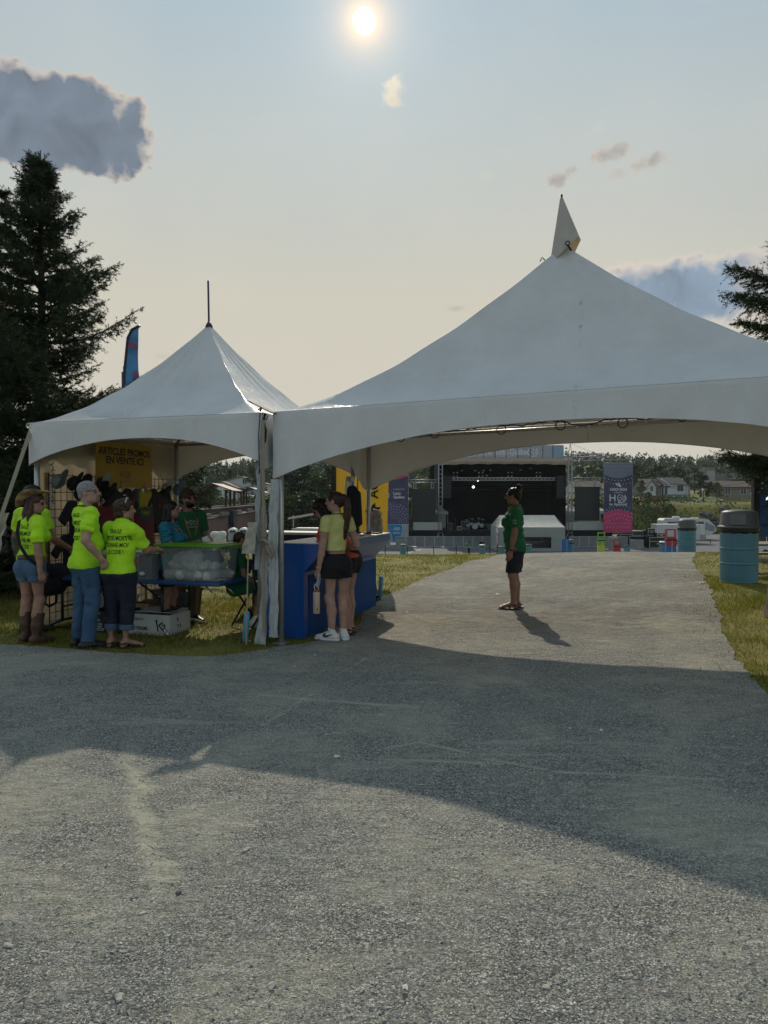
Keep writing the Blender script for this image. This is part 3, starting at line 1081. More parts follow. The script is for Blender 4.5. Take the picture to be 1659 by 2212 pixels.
# ================================================================== TENTS
TH = R(17.5)
TO = Vector((-1.16, 7.75, 0))
def T(u, v, z=0.0):
 """tent frame (u along the front, v towards the back) to world"""
 return Vector((TO.x + u * math.cos(TH) + v * math.sin(TH), TO.y - u * math.sin(TH) + v * math.cos(TH), z))
def pvc_material():
 m = bpy.data.materials.new('tent_fabric')
 m.use_nodes = True
 t = m.node_tree
 n, l = t.nodes, t.links
 b = n['Principled BSDF']
 tc = n.new('ShaderNodeTexCoord')
 no = n.new('ShaderNodeTexNoise')
 no.inputs['Scale'].default_value = 1.6
 no.inputs['Detail'].default_value = 8
 no.inputs['Roughness'].default_value = .65
 l.new(tc.outputs['Object'], no.inputs[0])
 rp = n.new('ShaderNodeValToRGB')
 rp.color_ramp.elements[0].position = .25
 rp.color_ramp.elements[0].color = (.57, .565, .56, 1)
 rp.color_ramp.elements[1].position = .6
 rp.color_ramp.elements[1].color = (.655, .65, .645, 1)
 l.new(no.outputs[0], rp.inputs[0])
 l.new(rp.outputs[0], b.inputs['Base Color'])
 sx_ = n.new('ShaderNodeSeparateXYZ')
 l.new(tc.outputs['Object'], sx_.inputs[0])
 def mm(op, a, c, d=None):
  q = n.new('ShaderNodeMath')
  q.operation = op
  q.use_clamp = op in ('SUBTRACT', 'MULTIPLY_ADD', 'LESS_THAN')
  for i, v in enumerate((a, c, d)):
   if v is None:
    continue
   if isinstance(v, (int, float)):
    q.inputs[i].default_value = v
   else:
    l.new(v, q.inputs[i])
  return q.outputs[0]
 ab = n.new('ShaderNodeMath')
 ab.operation = 'ABSOLUTE'
 l.new(mm('ADD', sx_.outputs[0], -3.06), ab.inputs[0])
 sn = n.new('ShaderNodeTexNoise')
 sn.inputs['Scale'].default_value = 6
 sn.inputs['Detail'].default_value = 5
 sn.inputs['Roughness'].default_value = .75
 l.new(tc.outputs['Object'], sn.inputs[0])
 scuff = mm('MULTIPLY', mm('LESS_THAN', ab.outputs[0], .018), mm('MULTIPLY_ADD', sn.outputs[0], 9.0, -5.0))
 spots = n.new('ShaderNodeTexNoise')
 spots.inputs['Scale'].default_value = 2.3
 spots.inputs['Detail'].default_value = 9
 spots.inputs['Roughness'].default_value = .8
 l.new(tc.outputs['Object'], spots.inputs[0])
 dirt = mm('ADD', mm('MULTIPLY', scuff, .55), mm('MULTIPLY_ADD', spots.outputs[0], 5.0, -3.35))
 dm = n.new('ShaderNodeMix')
 dm.data_type = 'RGBA'
 l.new(dirt, dm.inputs[0])
 l.new(rp.outputs[0], dm.inputs[6])
 dm.inputs[7].default_value = (.22, .21, .19, 1)
 l.new(dm.outputs[2], b.inputs['Base Color'])
 b.inputs['Roughness'].default_value = .30
 b.inputs['Specular IOR Level'].default_value = .5
 mp_ = n.new('ShaderNodeMapping')
 mp_.inputs['Scale'].default_value = (1, 1, .45)
 l.new(tc.outputs['Object'], mp_.inputs[0])
 w = n.new('ShaderNodeTexNoise')
 w.inputs['Scale'].default_value = 7
 w.inputs['Detail'].default_value = 6
 w.inputs['Distortion'].default_value = .8
 l.new(mp_.outputs[0], w.inputs[0])
 bp = n.new('ShaderNodeBump')
 bp.inputs['Strength'].default_value = .42
 bp.inputs['Distance'].default_value = .03
 l.new(w.outputs[0], bp.inputs['Height'])
 l.new(bp.outputs[0], b.inputs['Normal'])
 tr = n.new('ShaderNodeBsdfTranslucent')
 tr.inputs[0].default_value = (.50, .42, .30, 1)
 mx = n.new('ShaderNodeMixShader')
 mx.inputs[0].default_value = .045
 l.new(b.outputs[0], mx.inputs[1])
 l.new(tr.outputs[0], mx.inputs[2])
 l.new(mx.outputs[0], n['Material Output'].inputs[0])
 return m
PVC = pvc_material()
ALU = M('aluminium_pole', (.50, .50, .49), .38, .7, var=.12, scale=14)
STEELD = M('dark_steel', (.03, .03, .033), .45, .6, var=.2)
STRAP = M('tan_strap', (.30, .25, .18), .85, var=.12, scale=30, bump=.3, bscale=200, bdist=.002)
BLK = M('black_plastic', (.012, .012, .013), .45, var=.2)
def tent(root, x0, x1, y1, eave, peak, drops, fexp=1.45, sag=.16, seed=1):
 """eave(x,y) -> z; peak = (x,y,z); drops = per side (corner0, mid, corner1)"""
 rg = np.random.default_rng(seed)
 cor = [(x0, 0.), (x1, 0.), (x1, y1), (x0, y1)]
 n, mr = 44, 36
 per = []
 for i in range(4):
  a, b_ = np.array(cor[i]), np.array(cor[(i + 1) % 4])
  for k in range(n):
   per.append((a + (b_ - a) * k / n, i, k / n))
 NP = len(per)
 V = []
 ph = rg.uniform(0, 6.28, 12)
 for j in range(mr + 1):
  t = j / mr
  for (q, side, s) in per:
   e = eave(q[0], q[1])
   f = t ** fexp
   # hips are pulled taut, panels sag between them
   panel = math.sin(PI * s) ** .8
   f2 = f - sag * panel * t * (1 - t) * .9
   z = e + (peak[2] - e) * f2
   # tension folds running up to the peak
   ang_ = (side + s) * PI / 2
   fold = .016 * (1 - t) * t * math.sin(ang_ * 26 + ph[0] + 3 * t) + .012 * t ** 3 * (1 - t) * 6 * math.sin(ang_ * 22 + ph[1])
   fold += .012 * math.exp(-((min(s, 1 - s)) / .10) ** 2) * math.sin(t * 30 + ph[2] + side) * (1 - t) * t * 2
   x = q[0] + (peak[0] - q[0]) * t
   y = q[1] + (peak[1] - q[1]) * t
   if t > .97:
    x = peak[0] + (x - peak[0]) * 1.0
   V.append((x, y, z + fold))
 F = []
 for j in range(mr):
  for k in range(NP):
   a = j * NP + k
   b_ = j * NP + (k + 1) % NP
   F.append((a, b_, b_ + NP, a + NP))
 link('roof', np_mesh('roof', V, F, True), PVC, root)
 # valances with an arched lower edge and slanting tension folds
 for i in range(4):
  a, b_ = np.array(cor[i]), np.array(cor[(i + 1) % 4])
  d0, dm, d1 = drops[i]
  L = np.linalg.norm(b_ - a)
  nx_ = max(24, int(L / .045))
  out = np.array([(b_ - a)[1], -(b_ - a)[0]]) / L
  VV_, FF_ = [], []
  rows = 14
  for k in range(nx_ + 1):
   s = k / nx_
   u = abs(2 * s - 1)
   dc = d0 if s < .5 else d1
   D = dm + (dc - dm) * u ** 2.25
   q = a + (b_ - a) * s
   e = eave(q[0], q[1])
   for r2 in range(rows + 1):
    w = r2 / rows
    px_ = s * L
    fold = .014 * w * math.sin(px_ * 17 + w * D * 9 + ph[3 + i]) * (.4 + .6 * math.sin(px_ * 3.1 + ph[7])) * (u ** .7)
    fold += .012 * w * math.sin(px_ * 5 + ph[8] + i)
    outw = .012 + fold + .02 * w
    zz = e - D * w
    outw *= min(1, (1 - u) * L / .10 + .04)
    if r2 == 0:
     outw = .004 * min(1, (1 - u) * L / .10)
     zz = e - .004
    VV_.append((q[0] + out[0] * outw, q[1] + out[1] * outw, zz))
  R_ = rows + 1
  for k in range(nx_):
   for r2 in range(rows):
    p = k * R_ + r2
    FF_.append((p, p + 1, p + R_ + 1, p + R_))
  v = link('valance', np_mesh('valance', VV_, FF_, True), PVC, root)
  # hem rope
  b = MB()
  b.tube([VV_[k * R_ + rows] for k in range(nx_ + 1)], .006, 5)
  b.build('hem', PVC, v)
 # frame
 for i in range(4):
  a, b_ = cor[i], cor[(i + 1) % 4]
  ins = .06
  cx, cy = (x0 + x1) / 2, y1 / 2
  def sh(p):
   return (p[0] + math.copysign(ins, cx - p[0]), p[1] + math.copysign(ins, cy - p[1]))
  A, B = sh(a), sh(b_)
  b = MB()
  b.tube([(A[0], A[1], eave(*a) - .06), (B[0], B[1], eave(*b_) - .06)], .024, 10)
  b.build('eave_pipe', ALU, root)
  b = MB()
  gz = tz(*T(A[0], A[1]).xy)
  b.tube([(A[0], A[1], gz - .02), (A[0], A[1], eave(*a) - .03)], .032, 14)
  b.box((A[0], A[1], gz + .012), (.14, .14, .012))
  b.build('post', ALU, root)
  h = MB()
  h.tube([(A[0], A[1], eave(*a) - .06), (A[0] + (peak[0] - A[0]) * .5, A[1] + (peak[1] - A[1]) * .5, eave(*a) + (peak[2] - eave(*a)) * .18)], .02, 8)
  h.build('hip_pipe', ALU, root)
 b = MB()
 zc = eave(peak[0], y1 / 2)
 b.tube([(peak[0], peak[1], zc + .12), (peak[0], peak[1], peak[2] - .02)], .03, 10)
 b.tube([(x0 + .06, peak[1], zc - .06), (peak[0], peak[1], zc + .14), (x1 - .06, peak[1], zc - .06)], .018, 8)
 b.build('king_post', ALU, root)
big = thing('party_tent', 'large white high peak tent spanning the gravel path, pennant on top', 'tent', TO, -TH)
BE = lambda x, y: 2.445 + .030 * x
BP = (2.85, 1.5, 4.37)
tent(big, 0, 5.7, 3.0, BE, BP, [(.70, .265, .72), (.7, .26, .7), (.70, .26, .80), (.78, .28, .68)], sag=.13, seed=3)
# pennant cone on the peak
b = MB()
tip = Vector((BP[0] - .03, BP[1], 4.90))
ring = [(-.17, -.05, 4.14), (.02, -.13, 4.26), (.23, -.09, 4.42), (.26, -.02, 4.40), (.13, .12, 4.25), (-.08, .10, 4.2)]
vs = [b.bm.verts.new((BP[0] - .02 + x * .78, BP[1] + y, z)) for x, y, z in ring]
tv = [b.bm.verts.new(tip + Vector((math.cos(a) * .014, math.sin(a) * .014, 0))) for a in np.linspace(PI, 3 * PI, 7)[:6]]
for k in range(6):
 b.bm.faces.new((vs[k], vs[(k + 1) % 6], tv[(k + 1) % 6], tv[k]))
bmesh.ops.subdivide_edges(b.bm, edges=b.bm.edges[:], cuts=3, use_grid_fill=True)
pn = b.build('pennant', M('pennant_cloth', (.50, .49, .47), .75, var=.08, scale=8, bump=.35, bscale=9, bdist=.03, trans=.22, tcol=(.6, .45, .2)), big)
b = MB()
b.tube([(BP[0] - .03, BP[1], 4.2), (BP[0] - .03, BP[1], 4.93)], .014, 8)
b.tube([(BP[0] + .05 + .022 * math.cos(a), BP[1] - .17, 4.33 + .022 * math.sin(a)) for a in np.linspace(0, 2 * PI, 13)[:-1]], .007, 6, closed=True)
b.tube([(BP[0] + .05, BP[1] - .17, 4.31), (BP[0] + .09, BP[1] - .15, 4.25)], .012, 6)
b.tube([(BP[0] - .25, BP[1] - .1, 4.18), (BP[0] - .23, BP[1] - .12, 4.22), (BP[0] - .20, BP[1] - .1, 4.19)], .007, 6)
b.build('peak_fitting', STEELD, big)
# dark seams and scuffs on the front slope
b = MB()
random.seed(3)
small = thing('party_tent', 'small white high peak tent over the merchandise stall, bare rod on top', 'tent', T(-3.13, -.02), -TH)
SE = lambda x, y: 2.425 + .006 * x
SPK = (1.5, 1.5, 3.80)
tent(small, 0, 3.02, 3.0, SE, SPK, [(.50, .225, .52), (.6, .24, .62), (.6, .24, .6), (.55, .3, .5)], fexp=1.5, sag=.14, seed=8)
b = MB()
b.tube([(SPK[0], SPK[1], 3.72), (SPK[0] - .01, SPK[1], 4.36)], .013, 8)
b.lathe([(.05, 3.76), (.035, 3.80), (.016, 3.83)], 12, (SPK[0], SPK[1], 0))
b.build('peak_rod', M('purple_rod', (.05, .035, .085), .5, .2), small)
def cloth_strip(path, widths, mat, name, parent, cross=(1, 0, 0), seed=0, amp=.012):
 """hanging strip of cloth following a path, with crumples"""
 rg = random.Random(seed)
 V, F = [], []
 nn = 9
 pts = [Vector(p) for p in path]
 fine, ww = [], []
 for i in range(len(pts) - 1):
  m = 10
  for k in range(m):
   t = k / m
   fine.append(pts[i].lerp(pts[i + 1], t))
   ww.append(widths[i] * (1 - t) + widths[i + 1] * t)
 fine.append(pts[-1])
 ww.append(widths[-1])
 c = Vector(cross).normalized()
 up = Vector((0, 0, 1))
 nrm_ = c.cross(up)
 ph = [rg.uniform(0, 6) for _ in range(4)]
 for i, p in enumerate(fine):
  for k in range(nn):
   s = k / (nn - 1) - .5
   w = ww[i]
   o = amp * math.sin(i * .9 + ph[0] + s * 5) * (.5 + abs(s)) + amp * .9 * math.sin(s * 14 + ph[1] + i * .23) + amp * .5 * math.sin(i * 2.1 + s * 9 + ph[2])
   ed = .12 * amp * math.sin(i * 1.3 + ph[3]) * (1 if s > 0 else -1)
   V.append(p + c * (s * w + ed) + nrm_ * o)
 for i in range(len(fine) - 1):
  for k in range(nn - 1):
   a = i * nn + k
   F.append((a, a + 1, a + nn + 1, a + nn))
 return link(name, np_mesh(name, [tuple(v) for v in V], F, True), mat, parent)
SIDEW = M('sidewall_cloth', (.50, .52, .52), .5, var=.1, scale=9, bump=.6, bscale=14, bdist=.03, trans=.12)
# rolled side walls tied to the shared corner posts
cloth_strip([(-.10, -.04, 2.36), (-.10, -.06, 1.7), (-.08, -.06, 1.0), (-.07, -.07, .5), (-.10, -.10, .02)], [.05, .075, .085, .08, .13], SIDEW, 'rolled_sidewall', big, seed=1, amp=.013)
cloth_strip([(.045, -.06, 1.74), (.035, -.07, 1.2), (.035, -.07, .6), (.035, -.08, .10)], [.10, .11, .10, .11], SIDEW, 'rolled_sidewall', big, seed=2, amp=.011)
cloth_strip([(3.0, -.055, 1.85), (2.99, -.06, 1.3), (2.98, -.06, .8)], [.05, .06, .05], SIDEW, 'rolled_sidewall', small, seed=5, amp=.014)
# tan webbing tied round the front post
b = MB()
b.box((-.055, -.115, 1.25), (.032, .004, 2.2))
b.tube([(-.05, -.12, 1.06), (-.10, -.14, 1.09), (-.04, -.15, 1.12), (.04, -.15, 1.07), (.075, -.14, .98), (.05, -.14, .93), (.02, -.14, .99), (-.02, -.13, 1.06)], .016, 6)
b.box((-.05, -.125, 1.17), (.05, .012, .06))
b.build('tie_strap', STRAP, big)
b = MB()
b.tube([(-.045, -.08, 2.42), (-.065, -.095, 2.34), (-.03, -.10, 2.25), (-.05, -.09, 2.12)], .012, 6)
b.tube([(-.10, -.09, 2.43), (-.115, -.10, 2.2), (-.105, -.10, 1.8)], .006, 5)
b.tube([(-.01, -.09, 2.40), (-.03, -.10, 2.35), (-.07, -.10, 2.38)], .006, 5)
b.build('cable_loop', STEELD, big)
# straps down to the stakes, one with a cloth sleeve
p0 = at(66, 930, 8.66)
p1 = at(2, 1118, 8.3)
small_inv = Matrix.Translation(small.location).inverted()
def to_local(root, p):
 rz = root.rotation_euler[2]
 d = Vector(p) - root.location
 return Vector((d.x * math.cos(-rz) - d.y * math.sin(-rz), d.x * math.sin(-rz) + d.y * math.cos(-rz), d.z))
def strap(root, a, b_, w, name='guy_strap'):
 a, b_ = to_local(root, a), to_local(root, b_)
 m = MB()
 d = b_ - a
 q = d.to_track_quat('Z', 'Y').to_matrix()
 m.box((a + b_) / 2, (w, .004, d.length), q)
 return m.build(name, STRAP, root)
strap(small, p0, at(-20, 1180, 8.0), .052)
b = MB()
for q in ((64, 920), (64, 948)):
 c = to_local(small, at(q[0], q[1], 8.66))
 b.tube([c + Vector((.045 * math.cos(a), 0, .03 * math.sin(a))) for a in np.linspace(0, 2 * PI, 9)[:-1]], .009, 6, closed=True)
b.build('ratchet_ring', ALU, small)
cl = [to_local(small, at(8, 1108, 8.25)), to_local(small, at(-6, 1160, 8.1)), to_local(small, at(-14, 1230, 8.0))]
cloth_strip(cl, [.14, .13, .10], M('canvas_sleeve', (.42, .38, .31), .9, var=.15, scale=12, bump=.4, bscale=25), 'strap_sleeve', small, seed=9, amp=.012)
# sleeve and strap beside the middle post
a = at(541, 1131, 7.62)
c_ = at(536, 1190, 7.6)
e_ = at(538, 1210, 7.58)
cloth_strip([to_local(big, at(546, 1128, 7.64)), to_local(big, at(541, 1160, 7.62)), to_local(big, at(536, 1196, 7.6))], [.10, .13, .15], M('canvas_sleeve', (.42, .38, .31)), 'strap_sleeve', big, seed=12, amp=.01)
strap(big, at(536, 1196, 7.6), at(532, 1392, 7.45), .014)
# solar panel on the shared corner
sp = thing('solar_panel', 'small black solar panel tilted on the corner where the tents meet', 'solar panel', at(567, 889, 7.72), -TH)
b = MB()
b.box((0, .02, .045), (.30, .19, .012), (0, R(27), 0), .003)
b.build('panel', M('solar_cells', (.01, .012, .02), .2, var=.2), sp)
b = MB()
b.tube([(-.03, 0, 0), (-.01, .01, .05)], .008, 6)
b.tube([(-.06, 0, .01), (-.01, 0, .045)], .006, 6)
b.build('bracket', STEELD, sp)
# fairy lights under the front eave of the big tent
b = MB()
rr = random.Random(5)
pts = []
for k in range(90):
 u = .95 + k / 89 * 4.5
 pts.append(Vector((u, .10 + .012 * math.sin(k * 1.7), 2.175 + .03 * u + .018 * math.sin(k * .55) + rr.uniform(-.012, .012) - .05 * math.sin(k / 89 * PI * 3) ** 2 * .4)))
ls = thing('string_lights', 'dark string of fairy lights looped under the front eave of the big tent', 'string lights', TO, -TH)
b.tube(pts, .0065, 5)
b.tube([Vector((.9, .08, 2.32)), Vector((2.2, .09, 2.29)), Vector((5.4, .09, 2.39))], .004, 5)
for k in range(7):
 c = pts[6 + k * 11 + rr.randint(-2, 2)]
 b.tube([c + Vector((.045 * math.cos(a), .01, -.04 + .045 * math.sin(a))) for a in np.linspace(0, 2 * PI, 11)[:-1]], .0055, 5, closed=True)
b.build('cable', BLK, ls)
b = MB()
for k in range(0, 90, 2):
 c = pts[k]
 b.tube([c, c + Vector((rr.uniform(-.01, .01), -.006, -.022))], .0045, 5)
 b.ball(c + Vector((0, -.006, -.026)), .006, 1)
b.build('bulbs', M('clear_bulb', (.75, .72, .62), .12, var=0), ls)
# smaller string dangling in the merchandise tent
b = MB()
pts = [at(207 * .5486 + 0, 1810 * .5486 + 2, 8.9) + Vector((.012 * math.sin(k * 1.9), 0, -.022 * k)) for k in range(24)]
b.tube(pts, .005, 5)
for k in range(2, 24, 3):
 b.tube([pts[k], pts[k] + Vector((.035 * (1 if k % 2 else -1), -.01, -.012))], .005, 5)
tag(b.build('string_lights', BLK), 'short dark string of fairy lights hanging inside the small tent', 'string lights')
# ================================================================== PEOPLE
SKIN = M('skin', (.36, .20, .145), .68, var=.2, scale=14, spec=.25, bump=.1, bscale=60)
SKIN_TAN = M('skin_tan', (.30, .155, .10), .5, var=.10, scale=9, spec=.4)
SKIN_PALE = M('skin_pale', (.42, .25, .19), .68, var=.16, scale=14, spec=.25, bump=.1, bscale=60)
LIME = M('lime_shirt', (.52, .92, .012), .75, var=.06, scale=5, bump=.7, bscale=13, bdist=.03, trans=.10, sheen=.1)
GREEN = M('green_shirt', (.010, .135, .048), .8, var=.10, scale=5, bump=.7, bscale=13, bdist=.03, trans=.08)
TURQ = M('turquoise_polo', (.008, .155, .24), .75, var=.1, scale=5, bump=.7, bscale=13, bdist=.03)
ORANGE = M('orange_shirt', (.50, .062, .02), .75, var=.1, scale=5, bump=.7, bscale=13, bdist=.03)
PALEY = M('pale_yellow_top', (.56, .55, .20), .75, var=.06, scale=5, bump=.7, bscale=13, bdist=.03)
DENIM = M('denim', (.045, .09, .165), .85, var=.35, scale=7, bump=.3, bscale=22, bdist=.02, col2=(.085, .15, .24))
JEANS = M('blue_jeans', (.022, .065, .135), .85, var=.3, scale=6, bump=.35, bscale=14, bdist=.025, col2=(.05, .115, .20))
DARKDENIM = M('dark_denim', (.010, .014, .030), .85, var=.25, scale=7, bump=.3, bscale=16, bdist=.02)
CUFF = M('denim_cuff', (.07, .12, .19), .85, var=.2)
NAVYS = M('navy_shorts', (.008, .011, .02), .8, var=.2, bump=.2, bscale=16, bdist=.02)
BLACKC = M('black_cloth', (.006, .006, .008), .85, var=.2, bump=.3, bscale=16, bdist=.02)
LEATHER = M('brown_leather', (.075, .038, .022), .55, var=.3, scale=12, bump=.2, bscale=30)
HAIR_DK = M('dark_hair', (.010, .007, .006), .42, var=.3, scale=40, spec=.35)
HAIR_BR = M('brown_hair', (.045, .020, .012), .42, var=.4, scale=40, spec=.35)
HAIR_CH = M('chestnut_hair', (.060, .026, .017), .42, var=.4, scale=40, spec=.35)
HAIR_GR = M('grey_hair', (.22, .22, .225), .55, var=.3, scale=60)
EYE = M('eye_dark', (.01, .008, .007), .2, var=0)
LENS = M('dark_lens', (.006, .006, .007), .12, var=0)
WHITE = M('white_plastic', (.70, .70, .68), .5, var=.05)
INK = M('black_ink', (.012, .014, .016), .7, var=0)
SNEAK = M('white_sneaker', (.66, .65, .63), .55, var=.06, bump=.15, bscale=30)
def V3(*a):
 return np.array(a, float)
def rotm(axis, deg):
 return np.array(Matrix.Rotation(R(deg), 3, axis))
def unit(v):
 v = np.asarray(v, float)
 return v / max(np.linalg.norm(v), 1e-9)
def fingers(w, hd, pn, thumb, L, curl, r=.0085, spread=1.0):
 """palm and five fingers as prims; hd hand direction, pn palm normal, thumb side vector, L hand length"""
 hd, pn = unit(hd), unit(pn)
 pn = unit(pn - hd * (pn @ hd))
 th = unit(np.asarray(thumb) - hd * (np.asarray(thumb) @ hd))
 th = unit(th - pn * (th @ pn))
 pl = L * .52
 out = [cap(w - hd * .01, w + hd * pl * .85, L * .155, L * .215, flat=(pn, .48), k=.012),
     cap(w + hd * pl * .8 - th * L * .15, w + hd * pl * .8 + th * L * .15, L * .095, flat=(pn, .8), k=.012)]
 for i, (o, ln) in enumerate(((.165, .42), (.058, .48), (-.052, .45), (-.155, .35))):
  b0 = w + hd * pl * .93 + th * (o * L)
  c1 = R(curl * (.55 + .06 * i))
  c2 = R(curl * (1.35 + .08 * i))
  c3 = R(curl * (2.0 + .1 * i))
  s = th * (o * .35 * spread)
  d1 = unit(hd * math.cos(c1) + pn * math.sin(c1) + s)
  d2 = unit(hd * math.cos(c2) + pn * math.sin(c2))
  d3 = unit(hd * math.cos(c3) + pn * math.sin(c3))
  l = ln * L
  p1 = b0 + d1 * l * .45
  p2 = p1 + d2 * l * .32
  p3 = p2 + d3 * l * .24
  q = r * (1.0 if i < 3 else .85)
  out += [cap(b0, p1, q * 1.1, q, k=.004), cap(p1, p2, q, q * .92, k=.003), cap(p2, p3, q * .92, q * .78, k=.003)]
 t0 = w + hd * pl * .22 + th * L * .13
 d1 = unit(hd * .72 + th * .62 + pn * .30)
 d2 = unit(hd * .92 + th * .15 + pn * .45)
 t1 = t0 + d1 * L * .20
 t2 = t1 + d2 * L * .17
 out += [cap(t0, t1, r * 1.5, r * 1.15, k=.008), cap(t1, t2, r * 1.15, r * .85, k=.003)]
 return out
def person(label, loc, rz, H=1.68, w=1.0, fem=False, lean=0, side=0, twist=0, head=(0, 0, 0), armR=None, armL=None, legs=None, skin=None,
     curl=(28, 28), shirt=None, hem=.46, sleeve=.62, loose=.016, crop=None, bottom=None, bhem=.0, bloose=.018, shoes='shoe', shoemat=None,
     hair='short', hairm=None, belly=0, hand_dirs=None, vox=.0068, group=None, seat=None, wr=.011, body_name='person', bust=None, hips=1.0, leg_r=1.0):
 """one figure facing +Y in its own frame, right hand on +X.  arms: (upper direction, fore direction); legs: dict of joints in metres"""
 skin = skin or SKIN
 hz = seat if seat is not None else .525 * H
 HIP = V3(0, 0, hz)
 U = rotm('Z', twist) @ rotm('Y', side) @ rotm('X', -lean)
 def up(x, y, z):
  return HIP + U @ (V3(x, y, z) * H)
 fw, rt, uu = U @ V3(0, 1, 0), U @ V3(1, 0, 0), U @ V3(0, 0, 1)
 sw = (.104 if not fem else .094) * (1 + .35 * (w - 1))
 # torso
 tor = [cap(up(0, -.002, .0), up(0, .006, .105), .078 * H * w * hips ** .5, .070 * H * w, flat=(fw, .78)),
     cap(up(0, .006, .105), up(0, .002, .225), .070 * H * w, .083 * H * (.5 + .5 * w), flat=(fw, .72)),
     cap(up(-sw * .85, -.008, .272), up(sw * .85, -.008, .272), .037 * H * (.6 + .4 * w), flat=(fw, .85)),
     cap(up(0, -.006, .27), up(0, -.004, .312), .052 * H, .034 * H)]
 if belly:
  tor.append(ell(up(0, .018 + .012 * belly, .085), (.078 * H * w, .060 * H * (1 + .4 * belly), .085 * H), k=.05))
 if fem:
  bs = bust or 1.0
  for s in (-1, 1):
   tor.append(ell(up(s * .042, .055 + .010 * bs, .185), (.036 * H, .036 * H * bs, .038 * H)))
 pel = [ell(HIP + V3(0, -.004 * H, -.008 * H), (.083 * H * w * hips, .066 * H * w, .075 * H))]
 for s in (-1, 1):
  pel.append(ell(HIP + V3(s * .042 * H * w, -.026 * H * w, -.030 * H), (.045 * H * w * hips, .044 * H * w, .05 * H)))
 # legs
 L = legs or {}
 lg, legj = [], {}
 st = L.get('stance', .055)
 for s, nm in ((1, 'R'), (-1, 'L')):
  hip = HIP + V3(s * .048 * H * (.6 + .4 * w), 0, -.02 * H)
  d = L.get(nm)
  if d is None:
   yaw = L.get('toe' + nm, s * 8)
   dy = L.get('dy' + nm, 0.0)
   kn = V3(s * (st + .003) * H, .010 * H + dy * .5, .283 * H)
   an = V3(s * st * H, -.012 * H + dy, .050 * H)
   td = rotm('Z', -yaw) @ V3(0, 1, 0)
  else:
   kn, an, td = V3(*d[0]), V3(*d[1]), unit(d[2])
  legj[nm] = (hip, kn, an, td)
  cm = (kn * .62 + an * .38) + unit(np.cross(an - kn, np.cross(an - kn, td))) * 0
  bk = unit(-td)
  lg += [cap(hip, kn, .056 * H * w * leg_r, .0325 * H * leg_r, k=.03),
      cap(kn, cm + bk * .008 * H, .031 * H * leg_r, .0325 * H * leg_r, k=.02), cap(cm + bk * .008 * H, an, .0325 * H * leg_r, .0205 * H, k=.02),
      ell(kn + td * .008 * H, (.029 * H, .029 * H, .034 * H))]
 feet = []
 for nm in 'RL':
  hip, kn, an, td = legj[nm]
  g = an - V3(0, 0, .046 * H)
  heel = an - td * .018 * H - V3(0, 0, .024 * H)
  toe = an + td * .105 * H - V3(0, 0, .036 * H)
  feet += [cap(an, heel, .021 * H, .021 * H, k=.015), cap(an, toe, .023 * H, .017 * H, flat=(V3(0, 0, 1), .75), k=.02),
     cap(toe - np.cross(td, V3(0, 0, 1)) * .017 * H, toe + np.cross(td, V3(0, 0, 1)) * .017 * H, .012 * H, k=.012)]
 # arms
 arms, armj = [], {}
 for s, nm, ad, cu in ((1, 'R', armR, curl[0]), (-1, 'L', armL, curl[1])):
  sh = up(s * sw, -.008, .272)
  ud, fd = ad if ad is not None else ((s * .16, -.02, -1), (s * .02, .16, -1))
  el = sh + U @ unit(ud) * .172 * H
  wr_ = el + U @ unit(fd) * .148 * H
  armj[nm] = (sh, el, wr_)
  ww = .75 + .25 * w
  arms += [cap(sh, el, .031 * H * ww, .0245 * H * ww, k=.025), cap(el, el + (wr_ - el) * .35, .0245 * H * ww, .0238 * H * ww, k=.012),
     cap(el + (wr_ - el) * .35, wr_, .0238 * H * ww, .0155 * H, k=.012)]
  hdv = (hand_dirs or {}).get(nm)
  if hdv is None:
   hd, pn, thv = unit(wr_ - el) + unit(V3(0, .12, -.25)), U @ V3(-s, .15, 0), U @ V3(0, 1, 0)
  else:
   hd, pn, thv = (np.asarray(x, float) for x in hdv)
  arms += fingers(wr_, hd, pn, thv, .106 * H, cu, r=.0086 * H / 1.7)
  armj[nm] += (wr_ + unit(hd) * .06 * H,)
 # head
 HU = U @ rotm('Z', head[0]) @ rotm('X', head[1]) @ rotm('Y', head[2])
 hh = .132 * H
 nb = up(0, -.004, .312)
 HC = nb + U @ V3(0, .006 * H, .020 * H) + HU @ V3(0, .012 * H, .068 * H)
 def hp(x, y, z):
  return HC + HU @ (V3(x, y, z) * hh)
 hd_ = [ell(hp(0, -.06, .12), (.325 * hh, .42 * hh, .375 * hh), HU), ell(hp(0, .08, -.14), (.265 * hh, .30 * hh, .33 * hh), HU, k=.03),
     ell(hp(0, .25, -.37), (.115 * hh, .10 * hh, .10 * hh), HU, k=.02),
     cap(hp(-.17, .10, -.33), hp(.17, .10, -.33), .12 * hh, k=.03),
     cap(hp(0, .37, .09), hp(0, .475, -.09), .035 * hh, .068 * hh, k=.010), cap(hp(-.06, .40, -.12), hp(.06, .40, -.12), .045 * hh, k=.008),
     cap(hp(-.17, .335, .115), hp(.17, .335, .115), .055 * hh, k=.018),
     cap(hp(-.09, .345, -.235), hp(.09, .345, -.235), .045 * hh, flat=(HU @ V3(0, 0, 1), .6), k=.008),
     cap(hp(-.075, .345, -.285), hp(.075, .345, -.285), .045 * hh, flat=(HU @ V3(0, 0, 1), .7), k=.006),
     ell(hp(-.13, .33, .02), (.075 * hh, .05 * hh, .05 * hh), HU, sub=True), ell(hp(.13, .33, .02), (.075 * hh, .05 * hh, .05 * hh), HU, sub=True),
     ell(hp(-.135, .305, .02), .055 * hh, k=.004), ell(hp(.135, .305, .02), .055 * hh, k=.004)]
